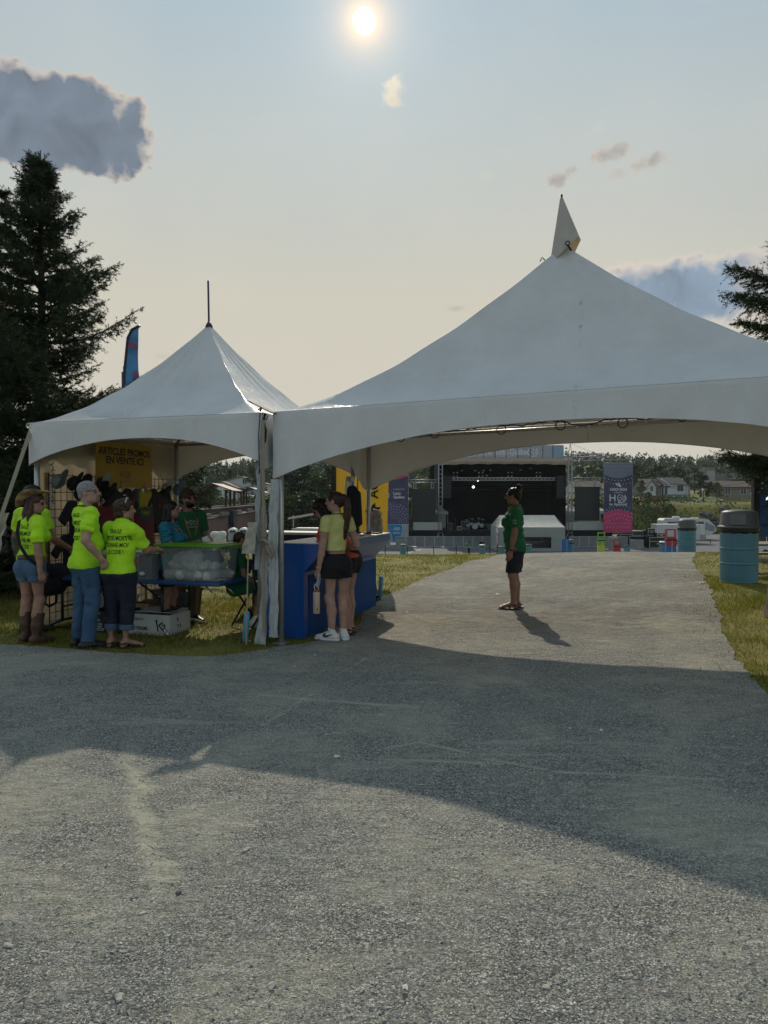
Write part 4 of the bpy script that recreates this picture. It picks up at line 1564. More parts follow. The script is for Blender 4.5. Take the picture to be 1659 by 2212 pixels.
 for s in (-1, 1):
  hd_ += [ell(hp(s * .335, -.03, -.02), (.045 * hh, .10 * hh, .15 * hh), HU, k=.008), ell(hp(s * .375, .0, -.02), (.03 * hh, .05 * hh, .09 * hh), HU, sub=True)]
 neck = [cap(nb - U @ V3(0, 0, .03 * H), HC + HU @ V3(0, -.10 * hh, -.15 * hh), .036 * H * (.5 + .5 * w if not fem else .9), .031 * H * (.95 if not fem else .86), k=.025)]
 if shoes in ('shoe', 'sneaker', 'boot'):
  feet = [q for i, q in enumerate(feet) if i % 3 == 0]
 prims = grow(tor, -.018 if not crop else -.008) + grow(pel, -.016) + grow(lg[:1] + lg[4:5], -.017 if bottom and bhem[0] == 'shin' else -.008) + grow(lg[1:4] + lg[5:], -.010 if bottom and bhem[0] == 'shin' else 0) + feet + arms + neck + hd_
 body = link(body_name, sdf_mesh('person_body', prims, vox, .03), skin, None, loc, rz)
 tag(body, label, 'person', group)
 J = dict(HIP=HIP, up=up, U=U, legs=legj, arms=armj, HC=HC, HU=HU, hh=hh, hp=hp, H=H, sw=sw, nb=nb)
 for s in (-1, 1):
  b = MB()
  b.ball(hp(s * .135, .318, .02), .044 * hh, 2)
  b.build('eye', EYE, body)
 sd = int(abs(hash(label)) % 1000) if False else len(label) * 7 % 997
 # shirt
 if shirt:
  sp_ = grow(tor, loose) + [ell(HIP + V3(0, 0, -.004 * H), (.083 * H * w * hips + loose, .066 * H * w + loose * 1.3, .075 * H))]
  sp_ += grow(pel[1:], loose)
  for nm in 'RL':
   sh, el, wr_, _ = armj[nm]
   e2 = sh + (el - sh) * sleeve
   ww = .75 + .25 * w
   sp_.append(cap(sh, e2, .0375 * H * ww + loose * .5, .0315 * H * ww + loose * .75, cutb=True, k=.02))
  cuts = [((0, 0, hem * H if crop is None else crop * H), (0, 0, -1))] if lean < 25 else []
  if lean >= 25:
   o = up(0, 0, -.03)
   cuts = [(o, -uu)]
  nk = up(0, .012, .318)
  sp_.append(ell(nk, (.050 * H, .050 * H, .024 * H), U, sub=True))
  sp_.append(cap(nk, nk + uu * .06, .047 * H, .047 * H, sub=True))
  link('shirt', sdf_mesh('shirt', sp_, vox, .028, cuts, wr, 24, (.7, .7, 1.5), sd, big=True), shirt, body)
 if bottom:
  bp_ = grow(pel, bloose * .8) + [cap(HIP - V3(0, 0, .01 * H), HIP + V3(0, 0, .06 * H), .080 * H * w * hips, .073 * H * w, flat=(V3(0, 1, 0), .8))]
  mode, val = bhem
  cuts = []
  for nm in 'RL':
   hip, kn, an, td = legj[nm]
   if mode == 'thigh':
    e2 = hip + (kn - hip) * val
    bp_.append(cap(hip, e2, .056 * H * w * leg_r + bloose, (.056 * (1 - val) + .036 * val) * H * (.5 + .5 * w) * leg_r + bloose * 1.5, cutb=True, k=.025))
   else:
    bp_.append(cap(hip, kn, .056 * H * w * leg_r + bloose * .7, .036 * H * leg_r + bloose, k=.03))
    e2 = kn + (an - kn) * val
    bp_.append(cap(kn, e2, .036 * H * leg_r + bloose, .030 * H + bloose * (1.1 if val < .9 else .75), cutb=True, k=.02))
  if seat is None:
   top = hz + .055 * H
   if shirt and crop is None and hem * H < hz and lean < 25:
    top = hem * H + .012
   cuts = [((0, 0, top), (0, 0, 1))]
  nm_ = 'shorts' if mode == 'thigh' else 'trousers'
  link(nm_, sdf_mesh(nm_, bp_, vox, .022, cuts, wr * .75, 24, (.8, .8, 1.2), sd + 5), bottom, body)
 # shoes
 for nm in 'RL':
  hip, kn, an, td = legj[nm]
  rt_ = np.cross(td, V3(0, 0, 1))
  z0 = an[2] - .050 * H
  g = V3(an[0], an[1], z0)
  if shoes in ('shoe', 'sneaker'):
   s_ = [cap(g - td * .03 * H + V3(0, 0, .024 * H), g + td * .028 * H + V3(0, 0, .030 * H), .027 * H, .028 * H, k=.02),
      cap(g + td * .02 * H + V3(0, 0, .026 * H), g + td * .100 * H + V3(0, 0, .014 * H), .029 * H, .021 * H, flat=(rt_, 1.1), k=.02),
      cap(g - td * .01 * H + V3(0, 0, .03 * H), an - td * .004 * H + V3(0, 0, .012 * H), .027 * H, .025 * H, k=.015, cutb=True)]
   so_ = link('shoe', sdf_mesh('shoe', s_, .006, .02, [((0, 0, z0 + .004), (0, 0, -1))]), shoemat or BLK, body)
   so2 = [cap(g - td * .032 * H + V3(0, 0, .006), g + td * .045 * H + V3(0, 0, .006), .028 * H, .030 * H, k=.02),
       cap(g + td * .045 * H + V3(0, 0, .006), g + td * .104 * H + V3(0, 0, .006), .030 * H, .024 * H, k=.02)]
   link('sole', sdf_mesh('sole', so2, .006, .02, [((0, 0, z0), (0, 0, -1)), ((0, 0, z0 + .020), (0, 0, 1))]), WHITE if shoes == 'sneaker' else BLK, so_)
   if shoes == 'sneaker':
    sk = [cap(an + V3(0, 0, .006), an + (kn - an) * .17, .0245 * H, .0225 * H, cutb=True)]
    link('sock', sdf_mesh('sock', sk, .006), M('white_sock', (.62, .63, .63), .9, var=.05), body)
  elif shoes == 'sandal':
   so2 = [cap(g - td * .032 * H + V3(0, 0, .006), g + td * .045 * H + V3(0, 0, .006), .028 * H, .030 * H, k=.02),
       cap(g + td * .045 * H + V3(0, 0, .006), g + td * .108 * H + V3(0, 0, .006), .030 * H, .024 * H, k=.02)]
   so_ = link('sandal', sdf_mesh('sandal', so2, .006, .02, [((0, 0, z0 - .002), (0, 0, -1)), ((0, 0, z0 + .016), (0, 0, 1))]), shoemat or BLK, body)
   sp2 = [cap(g + td * .085 * H - rt_ * .028 * H + V3(0, 0, .010 * H), g + td * .078 * H + V3(0, 0, .030 * H), .007, .008), cap(g + td * .078 * H + V3(0, 0, .030 * H), g + td * .085 * H + rt_ * .028 * H + V3(0, 0, .010 * H), .008, .007),
       cap(g + td * .03 * H - rt_ * .03 * H + V3(0, 0, .01 * H), g + td * .045 * H + V3(0, 0, .044 * H), .008), cap(g + td * .045 * H + V3(0, 0, .044 * H), g + td * .03 * H + rt_ * .03 * H + V3(0, 0, .01 * H), .008),
       cap(g - td * .042 * H + V3(0, 0, .03 * H), g - td * .02 * H + rt_ * .026 * H + V3(0, 0, .036 * H), .008), cap(g - td * .042 * H + V3(0, 0, .03 * H), g - td * .02 * H - rt_ * .026 * H + V3(0, 0, .036 * H), .008),
       cap(g - td * .02 * H + rt_ * .028 * H + V3(0, 0, .036 * H), g + td * .045 * H + V3(0, 0, .044 * H), .007), cap(g - td * .02 * H - rt_ * .028 * H + V3(0, 0, .036 * H), g + td * .045 * H + V3(0, 0, .044 * H), .007)]
   link('strap', sdf_mesh('strap', sp2, .005, .008), shoemat or BLK, so_)
  elif shoes == 'boot':
   top = an + (kn - an) * .66
   s_ = [cap(g - td * .022 * H + V3(0, 0, .030 * H), g + td * .04 * H + V3(0, 0, .030 * H), .027 * H, .027 * H, k=.02),
      cap(g + td * .02 * H + V3(0, 0, .026 * H), g + td * .112 * H + V3(0, 0, .016 * H), .029 * H, .016 * H, k=.02),
      cap(an, an + (top - an) * .45, .0275 * H, .037 * H, k=.02), cap(an + (top - an) * .45, top, .037 * H, .0415 * H, cutb=True, k=.02),
      cap(top + td * .06 - V3(0, 0, .0), top + td * .06 + V3(0, 0, .05), .03, sub=True)]
   so_ = link('boot', sdf_mesh('boot', s_, .007, .02, [((0, 0, z0 + .014), (0, 0, -1))], .0018, 24, (1, 1, 1.4), 3), shoemat or LEATHER, body)
   h_ = [cap(g - td * .032 * H + V3(0, 0, .012), g - td * .018 * H + V3(0, 0, .012), .024 * H), cap(g + td * .03 * H + V3(0, 0, .014), g + td * .10 * H + V3(0, 0, .010), .028 * H, .018 * H)]
   link('heel', sdf_mesh('heel', h_, .007, .01, [((0, 0, z0), (0, 0, -1)), ((0, 0, z0 + .022), (0, 0, 1))]), LEATHER, so_)
 # hair
 hm = hairm or HAIR_DK
 if hair:
  hs = [ell(hp(0, -.085, .145), (.372 * hh, .445 * hh, .395 * hh), HU)]
  face = [ell(hp(0, .44, -.16), (.36 * hh, .34 * hh, .47 * hh), HU, sub=True, k=.01), ell(hp(0, .1, -.6), (.5 * hh, .5 * hh, .42 * hh), HU, sub=True)]
  ears = [ell(hp(s * .37, .0, -.05), (.09 * hh, .13 * hh, .18 * hh), HU, sub=True) for s in (-1, 1)]
  hv = .006
  pr, wv, wa = None, (2.2, 2.2, .4), .0035
  if hair == 'short':
   pr = hs + [ell(hp(0, -.26, -.12), (.27 * hh, .20 * hh, .22 * hh), HU)] + face + ears
   wa = .0034
  elif hair == 'bun':
   pr = hs + face + [ell(hp(0, -.40, .52), (.20 * hh, .19 * hh, .19 * hh), HU, k=.012), ell(hp(.12, -.46, .40), .10 * hh, k=.01), ell(hp(-.1, -.36, .64), .09 * hh, k=.01), ell(hp(0, -.33, -.05), (.24 * hh, .16 * hh, .26 * hh), HU)] + ears[:0]
   pr += [cap(hp(0, -.5, .55), hp(.05, -.66, .72), .03 * hh, .015 * hh), cap(hp(0, -.5, .5), hp(-.1, -.68, .6), .03 * hh, .012 * hh)]
  elif hair == 'pony':
   pt = hair_pts = [(0, -.50, .30), (0, -.66, .12), (0, -.70, -.3), (0, -.68, -.8), (0.02, -.62, -1.3), (0.04, -.55, -1.75), (.05, -.48, -2.05)]
   rr_ = [.13, .155, .19, .20, .17, .12, .04]
   pr = hs + [ell(hp(0, -.30, -.02), (.25 * hh, .19 * hh, .27 * hh), HU)] + face + ears
   pr += [cap(hp(*a), hp(*b_), ra * hh, rb * hh, k=.012) for a, b_, ra, rb in zip(pt, pt[1:], rr_, rr_[1:])]
  elif hair == 'long':
   pr = list(hs)
   ub = rotm('Z', 0)
   for x, y in ((-.36, -.02), (-.30, -.26), (-.14, -.40), (.06, -.42), (.24, -.34), (.36, -.10)):
    a_ = hp(x * .9, y, .05)
    b_ = hp(x * 1.05, y * 1.08, -.55)
    c_ = b_ + V3(0, 0, -.62 * hh) + (U @ V3(x * .15, -.10, 0)) * hh
    pr += [cap(a_, b_, .12 * hh, .14 * hh, k=.015), cap(b_, c_, .14 * hh, .07 * hh, k=.015)]
   pr += [ell(hp(0, .50, -.28), (.31 * hh, .34 * hh, .56 * hh), HU, sub=True)]
  elif hair == 'curly':
   pr = [ell(hp(0, -.11, .14), (.43 * hh, .49 * hh, .43 * hh), HU), ell(hp(0, -.26, -.22), (.38 * hh, .30 * hh, .30 * hh), HU), ell(hp(0, .46, -.16), (.36 * hh, .33 * hh, .46 * hh), HU, sub=True)]
   wv, wa = (1.6, 1.6, 1.6), .007
  link('hair', sdf_mesh('hair', pr, hv, .014, (), wa, 70 if hair != 'curly' else 60, wv, sd + 9), hm, body)
 J['body'] = body
 return body, J
def back_text(body, J, lines, mat, z0, gap, size, x0=0.0, off=.004, dirn=(0, 1, 0), widths=None, xdir=(1, 0, 0), target='shirt', name='lettering', bold=.006):
 sh = [c for c in body.children if c.name.split('.')[0] == target][0]
 dv = Vector(dirn).normalized()
 xv = Vector(xdir).normalized()
 for i, s in enumerate(lines):
  me = text_mesh(s, size, bold=.0006)
  if widths:
   xs = [v.co.x for v in me.vertices]
   wd = max(xs) - min(xs)
   for v in me.vertices:
    v.co.x *= widths[i] / wd
  bmx = bmesh.new()
  bmx.from_mesh(me)
  bmesh.ops.triangulate(bmx, faces=bmx.faces[:])
  for _ in range(2):
   lg_ = [e for e in bmx.edges if e.calc_length() > .02]
   if lg_:
    bmesh.ops.subdivide_edges(bmx, edges=lg_, cuts=1)
    bmesh.ops.triangulate(bmx, faces=bmx.faces[:])
  bmx.to_mesh(me)
  bmx.free()
  o = Vector((0, 0, z0 - i * gap)) + xv * x0 - dv * .0
  me.transform(frame(o, xv, (0, 0, 1)))
  project(me, sh.data, dv, off, 1.0)
  me.materials.clear()
  link(name, me, mat, sh)
def limb_tube(name, pts, r, mat, parent, n=8, closed=False):
 b = MB()
 b.tube([Vector(p) for p in pts], r, n, closed=closed)
 return b.build(name, mat, parent)
def glasses(body, J, lens=None, framem=None, sun=True):
 hp = J['hp']
 b = MB()
 for s in (-1, 1):
  c = hp(s * .16, .40, .035)
  HU = J['HU']
  ring = [Vector(c + HU @ (V3(math.cos(a) * .125, -.02 * abs(math.cos(a)), math.sin(a) * .095) * J['hh'])) for a in np.linspace(0, 2 * PI, 13)[:-1]]
  b.tube(ring, .0028, 5, closed=True)
  b.tube([Vector(hp(s * .285, .385, .06)), Vector(hp(s * .355, .15, .055)), Vector(hp(s * .36, -.04, .03))], .003, 5)
 b.tube([Vector(hp(-.04, .43, .05)), Vector(hp(.04, .43, .05))], .0028, 5)
 fr = b.build('glasses', framem or BLK, body)
 if sun:
  for s in (-1, 1):
   c = Vector(hp(s * .16, .40, .035))
   HU = J['HU']
   b = MB()
   b.poly([c + Vector(HU @ (V3(math.cos(a) * .125, -.02 * abs(math.cos(a)), math.sin(a) * .095) * J['hh'])) for a in np.linspace(0, 2 * PI, 13)[:-1]])
   b.build('lens', lens or LENS, fr)
 return fr
def belt_strap(body, pts, w, mat, name='bag_strap', th=.006):
 """flat band through points, lying outwards"""
 b = MB()
 pts = [Vector(p) for p in pts]
 b.tube(pts, w / 2, 6)
 o = b.build(name, mat, body)
 return o
def place(px, py, Y):
 """ground point under a pixel column at depth Y"""
 p = at(px, py, Y)
 return (p.x, p.y, tz(p.x, p.y) + (.012 if bool(inside(np.array([p.x]), np.array([p.y]))[0]) else 0.0))
LINES = ('TIRAGE', 'MOITIÉ-MOITIÉ', 'SCANNE-MOI', 'LE CODE !')
WID = (.125, .262, .205, .15)
# --- woman in the cowboy hat
pb, J = person('woman in straw cowboy hat, lime shirt, denim shorts and brown boots at left', place(68, 1392, 7.80), R(-22), 1.60, .98, True, twist=-14, head=(-52, -6, 0), lean=3,
      armR=((.20, -.10, -1), (.10, .10, -1)), armL=((-.18, .22, -1), (.1, .5, -.75)), shirt=LIME, hem=.585, sleeve=.78, bottom=DENIM, bhem=('thigh', .42), bloose=.014,
      shoes='boot', hair='long', hairm=HAIR_CH, legs=dict(stance=.058, toeR=14, toeL=-2, dyL=.03), hips=1.08, skin=SKIN, loose=.015)
back_text(pb, J, LINES, INK, 1.225, .068, .058, x0=.02, widths=WID, dirn=(.12, 1, 0), xdir=(1, -.12, 0))
belt = [(math.cos(a) * .135, math.sin(a) * .113 - .003, .945) for a in np.linspace(0, 2 * PI, 25)[:-1]]
b = MB()
b.lathe([(.137, -.019), (.142, -.012), (.142, .012), (.137, .019)], 28, (0, 0, 0))
b.xf(Matrix.Translation((0, -.002, .905)) @ Matrix.Diagonal((1.0, .80, 1, 1)))
b.build('belt', LEATHER, pb)
for s in (-1, 1):
 b = MB()
 b.box((s * .058, 0, .835), (.085, .004, .09), bev=.001)
 bmesh.ops.subdivide_edges(b.bm, edges=b.bm.edges[:], cuts=5, use_grid_fill=True)
 pk = b.build('back_pocket', DENIM, pb)
 project(pk.data, [c for c in pb.children if c.name.startswith('shorts')][0].data, (0, 1, 0), .004)
up = J['up']
limb_tube('bag_strap', [up(-.055, .07, .27), up(-.065, .0, .305), up(-.055, -.062, .27), up(-.02, -.088, .20), up(.03, -.094, .12), up(.075, -.07, .05), up(.098, -.02, .0), up(.10, .03, -.03)], .017, BLACKC, pb)
# hat: a dented crown and a brim curled up at the sides
hp, HU, hh = J['hp'], J['HU'], J['hh']
V, F = [], []
NA, NR = 40, 12
TILT = rotm('X', 34)
for j in range(NR + 1):
 t = j / NR
 for i in range(NA):
  a = 2 * PI * i / NA
  ca, sa = math.cos(a), math.sin(a)
  if t < .5:
   r = t / .5
   x, y = ca * .31 * min(1, r * 1.15) ** .6, sa * .40 * min(1, r * 1.15) ** .6
   z = .80 - .10 * max(0, 1 - abs(x) / .16) * (1 - .5 * r) - (.38 * max(0, r - .55) / .45 if r > .55 else 0) - .06 * (sa > 0) * r
  else:
   r = (t - .5) / .5
   x, y = ca * (.33 + .40 * r), sa * (.42 + .46 * r)
   z = .40 + .34 * (abs(ca) ** 2.2) * r ** 1.4 - .14 * (abs(sa) ** 3) * r
  V.append(tuple(J['HC'] + HU @ TILT @ (V3(x, y - .06, z - .06) * hh)))
for j in range(NR):
 for i in range(NA):
  a = j * NA + i
  b_ = j * NA + (i + 1) % NA
  F.append((a, b_, b_ + NA, a + NA))
hat = link('cowboy_hat', np_mesh('cowboy_hat', V, F, True), M('straw_hat', (.46, .33, .15), .7, var=0, scale=11, col2=(.10, .05, .025), bump=.5, bscale=70, bdist=.004, detail=4), pb)
sd_ = hat.modifiers.new('s', 'SOLIDIFY')
sd_.thickness = .004
b = MB()
b.tube([Vector(J['HC'] + HU @ TILT @ (V3(math.cos(a) * .335, math.sin(a) * .425 - .06, .37) * hh)) for a in np.linspace(0, 2 * PI, 25)[:-1]], .011, 6, closed=True)
b.build('hat_band', LEATHER, hat)
glasses(pb, J)
# --- tattooed man half hidden behind her
pm, J = person('man with short dark hair and tattooed arm half hidden behind the cowboy hat', place(72, 1380, 8.45), R(-20), 1.70, 1.0, twist=-4, head=(-25, 0, 0),
      armR=((.2, .3, -1), (.1, .8, -.45)), armL=((-.22, -.05, -1), (-.10, .25, -1)), shirt=LIME, hem=.44, sleeve=.62, bottom=BLACKC, bhem=('thigh', .92), bloose=.024, shoes='shoe', shoemat=BLK, hair='short', hairm=HAIR_DK, skin=SKIN_TAN)
back_text(pm, J, LINES, INK, 1.33, .075, .06, widths=WID)
sh, el, wr_, _ = J['arms']['L']
me = sdf_mesh('tattoo', [cap(el + (wr_ - el) * -.05, el + (wr_ - el) * .4, .0268 * 1.7, .026 * 1.7), cap(el + (wr_ - el) * .4, wr_, .026 * 1.7, .0178 * 1.7)], .006)
link('tattoo', me, M('tattoo_ink', (.035, .05, .055), .6, var=.5, scale=22, col2=(.16, .12, .10)), pm)
# --- grey haired man in jeans
pg, J = person('grey haired man in glasses, lime shirt and blue jeans, hand on hip', place(186, 1399, 7.62), R(-38), 1.725, 1.02, twist=-12, head=(-42, 4, 0), lean=2,
      armR=((.38, -.30, -.88), (.0, .62, -.72)), armL=((-.2, .25, -1), (.15, .6, -.6)), shirt=LIME, hem=.475, sleeve=.72, bottom=JEANS, bhem=('shin', 1.0), bloose=.017, shoes='shoe', shoemat=BLK, hair='short', hairm=HAIR_GR,
      belly=.45, legs=dict(stance=.062, toeR=10, toeL=-14, dyR=-.02), curl=(35, 28), hand_dirs={'R': ((-.25, .55, -.75), (-1, 0, .1), (.1, .7, .6))}, loose=.02, wr=.012, skin=SKIN_PALE)
back_text(pg, J, LINES, INK, 1.365, .078, .06, x0=-.03, widths=WID, dirn=(-.25, 1, 0), xdir=(1, .25, 0))
glasses(pg, J, sun=False)
b = MB()
b.tube([Vector(J['up'](.055 * math.cos(a), .05 * math.sin(a), .315 - .006 * math.sin(a))) for a in np.linspace(0, 2 * PI, 17)[:-1]], .006, 6, closed=True)
b.build('collar_lanyard', BLACKC, pg)
# --- third woman in lime leaning on the table
pw, J = person('dark haired woman in lime shirt and rolled dark jeans reaching towards the clear tub', place(258, 1400, 7.64), R(-14), 1.545, 1.20, True, twist=-6, side=3, head=(-58, 4, 0), lean=4,
      armR=((.22, .60, -.78), (-.22, 1, .0)), armL=((-.1, .35, -.9), (.3, .8, -.2)), shirt=LIME, hem=.50, sleeve=.80, bottom=DARKDENIM, bhem=('shin', .60), bloose=.02, shoes='sandal', shoemat=BLK, hair='curly', hairm=HAIR_BR,
      legs=dict(stance=.055, toeR=38, toeL=10), hips=1.05, loose=.016, wr=.011, hand_dirs={'R': ((.0, .95, -.12), (0, -.1, -1), (-.9, .3, 0))}, leg_r=1.02)
back_text(pw, J, LINES, INK, 1.205, .070, .062, x0=.02, widths=(.15, .30, .24, .17))
M('faded_print', (.50, .80, .02), .7, var=0)
back_text(pw, J, ('Bénévole',), _mats['faded_print'], 1.248, .05, .075, x0=.02, widths=(.29,), off=.002)
for nm in 'RL':
 hip, kn, an, td = J['legs'][nm]
 c1, c2 = kn + (an - kn) * .53, kn + (an - kn) * .70
 link('trouser_cuff', sdf_mesh('trouser_cuff', [cap(c1, c2, .030 * 1.545 + .030, .030 * 1.545 + .026, cuta=True, cutb=True)], .007, wr=.002), CUFF, pw)
b = MB()
b.tube([Vector(J['hp'](-.36, .05, .34)), Vector(J['hp'](-.2, .1, .60)), Vector(J['hp'](.2, .1, .60)), Vector(J['hp'](.40, .05, .34))], .009, 6)
b.build('hair_band', M('beige_band', (.45, .38, .30), .5), pw)
# --- woman in the turquoise polo behind the table
pt_, J = person('smiling woman with long dark hair in a turquoise polo behind the table', place(366, 1340, 8.62), R(-98), 1.53, 1.08, True, twist=4, head=(8, 4, 0), lean=2,
    armR=((.15, .35, -.9), (-.1, 1, .18)), armL=((-.2, .40, -.9), (.3, 1, .30)), shirt=TURQ, hem=.47, sleeve=.72, bottom=NAVYS, bhem=('thigh', .7), shoes='sandal', hair='long', hairm=HAIR_DK, skin=SKIN, bust=1.25, curl=(45, 45))
up = J['up']
limb_tube('lanyard', [up(.035, .01, .31), up(.05, .075, .24), up(.025, .105, .15), up(0, .10, .075)], .006, M('orange_lanyard', (.55, .17, .03), .7), pt_)
limb_tube('lanyard', [up(-.035, .01, .31), up(-.05, .075, .24), up(-.025, .105, .15), up(0, .10, .075)], .006, _mats['orange_lanyard'], pt_)
hL = J['arms']['L'][3]
b = MB()
b.box((0, 0, 0), (.006, .075, .145), bev=.002)
ph = b.build('phone', WHITE, None)
mw = Matrix.Translation(pt_.location) @ Matrix.Rotation(pt_.rotation_euler[2], 4, 'Z')
ph.location = mw @ Vector(hL + V3(.02, .03, .035))
ph.rotation_euler = (R(20), R(-10), R(-70))
tag(ph, 'white phone held up by the woman in the turquoise polo', 'phone')
# --- bearded man in green with a cap
pc, J = person('bearded man in brown cap, sunglasses and green shirt behind the table', place(407, 1330, 9.15), R(-142), 1.655, 1.08, twist=0, head=(10, 6, 0),
      armR=((.25, -.05, -1), (.05, .25, -1)), armL=((-.22, .0, -1), (.0, .3, -1)), shirt=GREEN, hem=.45, sleeve=.66, bottom=NAVYS, bhem=('thigh', .9), bloose=.022, shoes='shoe', hair='short', hairm=HAIR_DK, skin=SKIN_TAN, belly=.3)
hp, hh, HU = J['hp'], J['hh'], J['HU']
link('beard', sdf_mesh('beard', [ell(hp(0, .11, -.26), (.30 * hh, .30 * hh, .28 * hh), HU), ell(hp(0, .43, -.20), (.15 * hh, .12 * hh, .07 * hh), HU, sub=True), ell(hp(0, .3, .1), (.5 * hh, .4 * hh, .28 * hh), HU, sub=True)], .006, .012, (), .003, 80), HAIR_DK, pc)
capm = link('cap', sdf_mesh('cap', [ell(hp(0, -.06, .22), (.385 * hh, .46 * hh, .40 * hh), HU), ell(hp(0, .42, .23), (.29 * hh, .36 * hh, .035 * hh), HU, k=.006), ell(hp(0, .0, -.35), (.7 * hh, .45 * hh, .50 * hh), HU, sub=True)], .006, .01),
   M('brown_cap', (.055, .026, .014), .8, var=.15), pc)
glasses(pc, J)
up = J['up']
for s in (-1, 1):
 limb_tube('lanyard', [up(s * .035, .01, .31), up(s * .05, .07, .24), up(s * .02, .085, .14), up(0, .09, .07)], .006, _mats['orange_lanyard'], pc)
back_text(pc, J, ('H2O',), M('pale_print', (.40, .46, .42), .7, var=0), 1.245, .05, .075, dirn=(0, -1, 0), xdir=(-1, 0, 0), widths=(.13,))
back_text(pc, J, ('le festival',), _mats['pale_print'], 1.195, .05, .03, dirn=(0, -1, 0), xdir=(-1, 0, 0), widths=(.12,))
# --- seated youngster
ps, J = person('seated youngster in green shirt with a crossbody strap beside the dark counter', place(509, 1345, 8.75), R(-72), 1.36, .95, head=(6, 4, 0), lean=6, seat=.50,
      armR=((.1, .35, -1), (-.2, .8, -.55)), armL=((-.1, .35, -1), (.2, .8, -.5)), shirt=GREEN, hem=.30, sleeve=.66, bottom=GREEN, bhem=('thigh', .62), shoes='sneaker', shoemat=SNEAK, hair='short', hairm=HAIR_BR,
      legs=dict(R=((.10, .32, .50), (.10, .28, .07), (.15, 1, 0)), L=((-.09, .33, .50), (-.06, .24, .07), (-.1, 1, 0))), skin=SKIN)
up = J['up']
limb_tube('bag_strap', [up(.055, .0, .30), up(.03, .075, .22), up(-.04, .085, .10), up(-.08, .04, .0)], .011, BLACKC, ps)
# --- woman in orange leaning on the counter
po, J = person('dark haired woman in orange shirt and black shorts leaning on the blue counter', place(754, 1368, 8.42), R(62), 1.64, 1.0, True, lean=29, twist=10, head=(4, -6, 0),
      armR=((.1, .75, -.55), (-.35, 1, .10)), armL=((-.1, .70, -.60), (.2, 1, .10)), shirt=ORANGE, sleeve=.70, bottom=BLACKC, bhem=('thigh', .36), bloose=.018, shoes='sandal', shoemat=BLK, hair='long', hairm=HAIR_DK, skin=SKIN_PALE,
      legs=dict(stance=.045, toeR=6, toeL=-8, dyR=.05), hips=1.12, curl=(55, 50), seat=None)
glasses(po, J)
hL = J['arms']['L'][3]
hR = J['arms']['R'][3]
mw = Matrix.Translation(po.location) @ Matrix.Rotation(po.rotation_euler[2], 4, 'Z')
b = MB()
b.box((0, 0, 0), (.085, .012, .17), bev=.004)
ph = b.build('phone', BLK, None, loc=mw @ Vector(hL + V3(.03, .05, .05)))
ph.rotation_euler = (R(-55), R(12), R(60))
tag(ph, 'dark phone in the hands of the woman in orange at the counter', 'phone')
sh, el, wr_, _ = J['arms']['L']
limb_tube('wristwatch', [wr_ + unit(wr_ - el) * -.03 + unit(np.cross(wr_ - el, V3(0, 0, 1))) * math.cos(a) * .028 + unit(np.cross(wr_ - el, np.cross(wr_ - el, V3(0, 0, 1)))) * math.sin(a) * .028 for a in np.linspace(0, 2 * PI, 13)[:-1]], .008, BLK, po, closed=True)
# --- girl in the pale yellow top
py_, J = person('girl with long ponytail in pale yellow crop top and black shorts, white sneakers', place(728, 1381, 8.02), R(34), 1.615, .90, True, head=(30, 2, 0), twist=6, lean=1,
    armR=((.34, -.10, -.92), (-.05, .80, -.28)), armL=((-.12, .10, -1), (-.12, .14, -1)), shirt=PALEY, crop=.60, hem=.60, sleeve=.42, loose=.009, bottom=BLACKC, bhem=('thigh', .38), bloose=.024, shoes='sneaker', shoemat=SNEAK,
    hair='pony', hairm=HAIR_BR, skin=SKIN_PALE, legs=dict(stance=.042, toeR=4, toeL=-34, dyL=.02), hips=1.06, curl=(30, 42), wr=.007)
b = MB()
b.tube([Vector(J['hp'](-.37, .10, .22)), Vector(J['hp'](-.22, .14, .52)), Vector(J['hp'](.22, .14, .52)), Vector(J['hp'](.37, .10, .22))], .010, 6)
b.build('sunglasses_on_head', BLK, py_)
b = MB()
b.tube([Vector(J['up'](.050 * math.cos(a), .045 * math.sin(a), .318 - .004 * math.sin(a))) for a in np.linspace(0, 2 * PI, 17)[:-1]], .006, 6, closed=True)
b.build('neck_cord', BLACKC, py_)
sh, el, wr_, hd = J['arms']['L']
for k, (mt, o) in enumerate(((M('pink_band', (.55, .15, .16), .6), .012), (M('yellow_band', (.60, .42, .05), .6), .024))):
 limb_tube('wristband', [wr_ - V3(0, 0, -1) * -.0 + V3(math.cos(a) * .030, math.sin(a) * .027, o + .005 * math.cos(a)) for a in np.linspace(0, 2 * PI, 15)[:-1]], .0055, mt, py_, closed=True)
mw = Matrix.Translation(py_.location) @ Matrix.Rotation(py_.rotation_euler[2], 4, 'Z')
hw = mw @ Vector(hd)
bt = thing('water_bottle', 'cream water bottle with orange lid hanging from the hand of the girl in yellow', 'bottle', (hw.x - .005, hw.y - .015, hw.z - .385))
b = MB()
b.lathe([(.034, 0), (.037, .004), (.037, .205), (.034, .215)], 24)
b.build('flask', M('cream_paint', (.56, .43, .31), .5, var=.05, bump=.1, bscale=300), bt)
b = MB()
b.lathe([(.036, .215), (.037, .219), (.037, .226), (.035, .229)], 24)
b.build('white_ring', WHITE, bt)
b = MB()
b.lathe([(.034, .229), (.031, .247), (.020, .256), (.012, .258)], 24)
b.build('lid', M('amber_lid', (.30, .12, .02), .35, var=.05), bt)
b = MB()
b.tube([(-.015, 0, .25), (-.024, 0, .285), (-.012, 0, .318), (.006, 0, .310), (.005, 0, .285), (.022, 0, .275), (.022, 0, .255)], .0055, 8)
b.build('carry_loop', WHITE, bt)
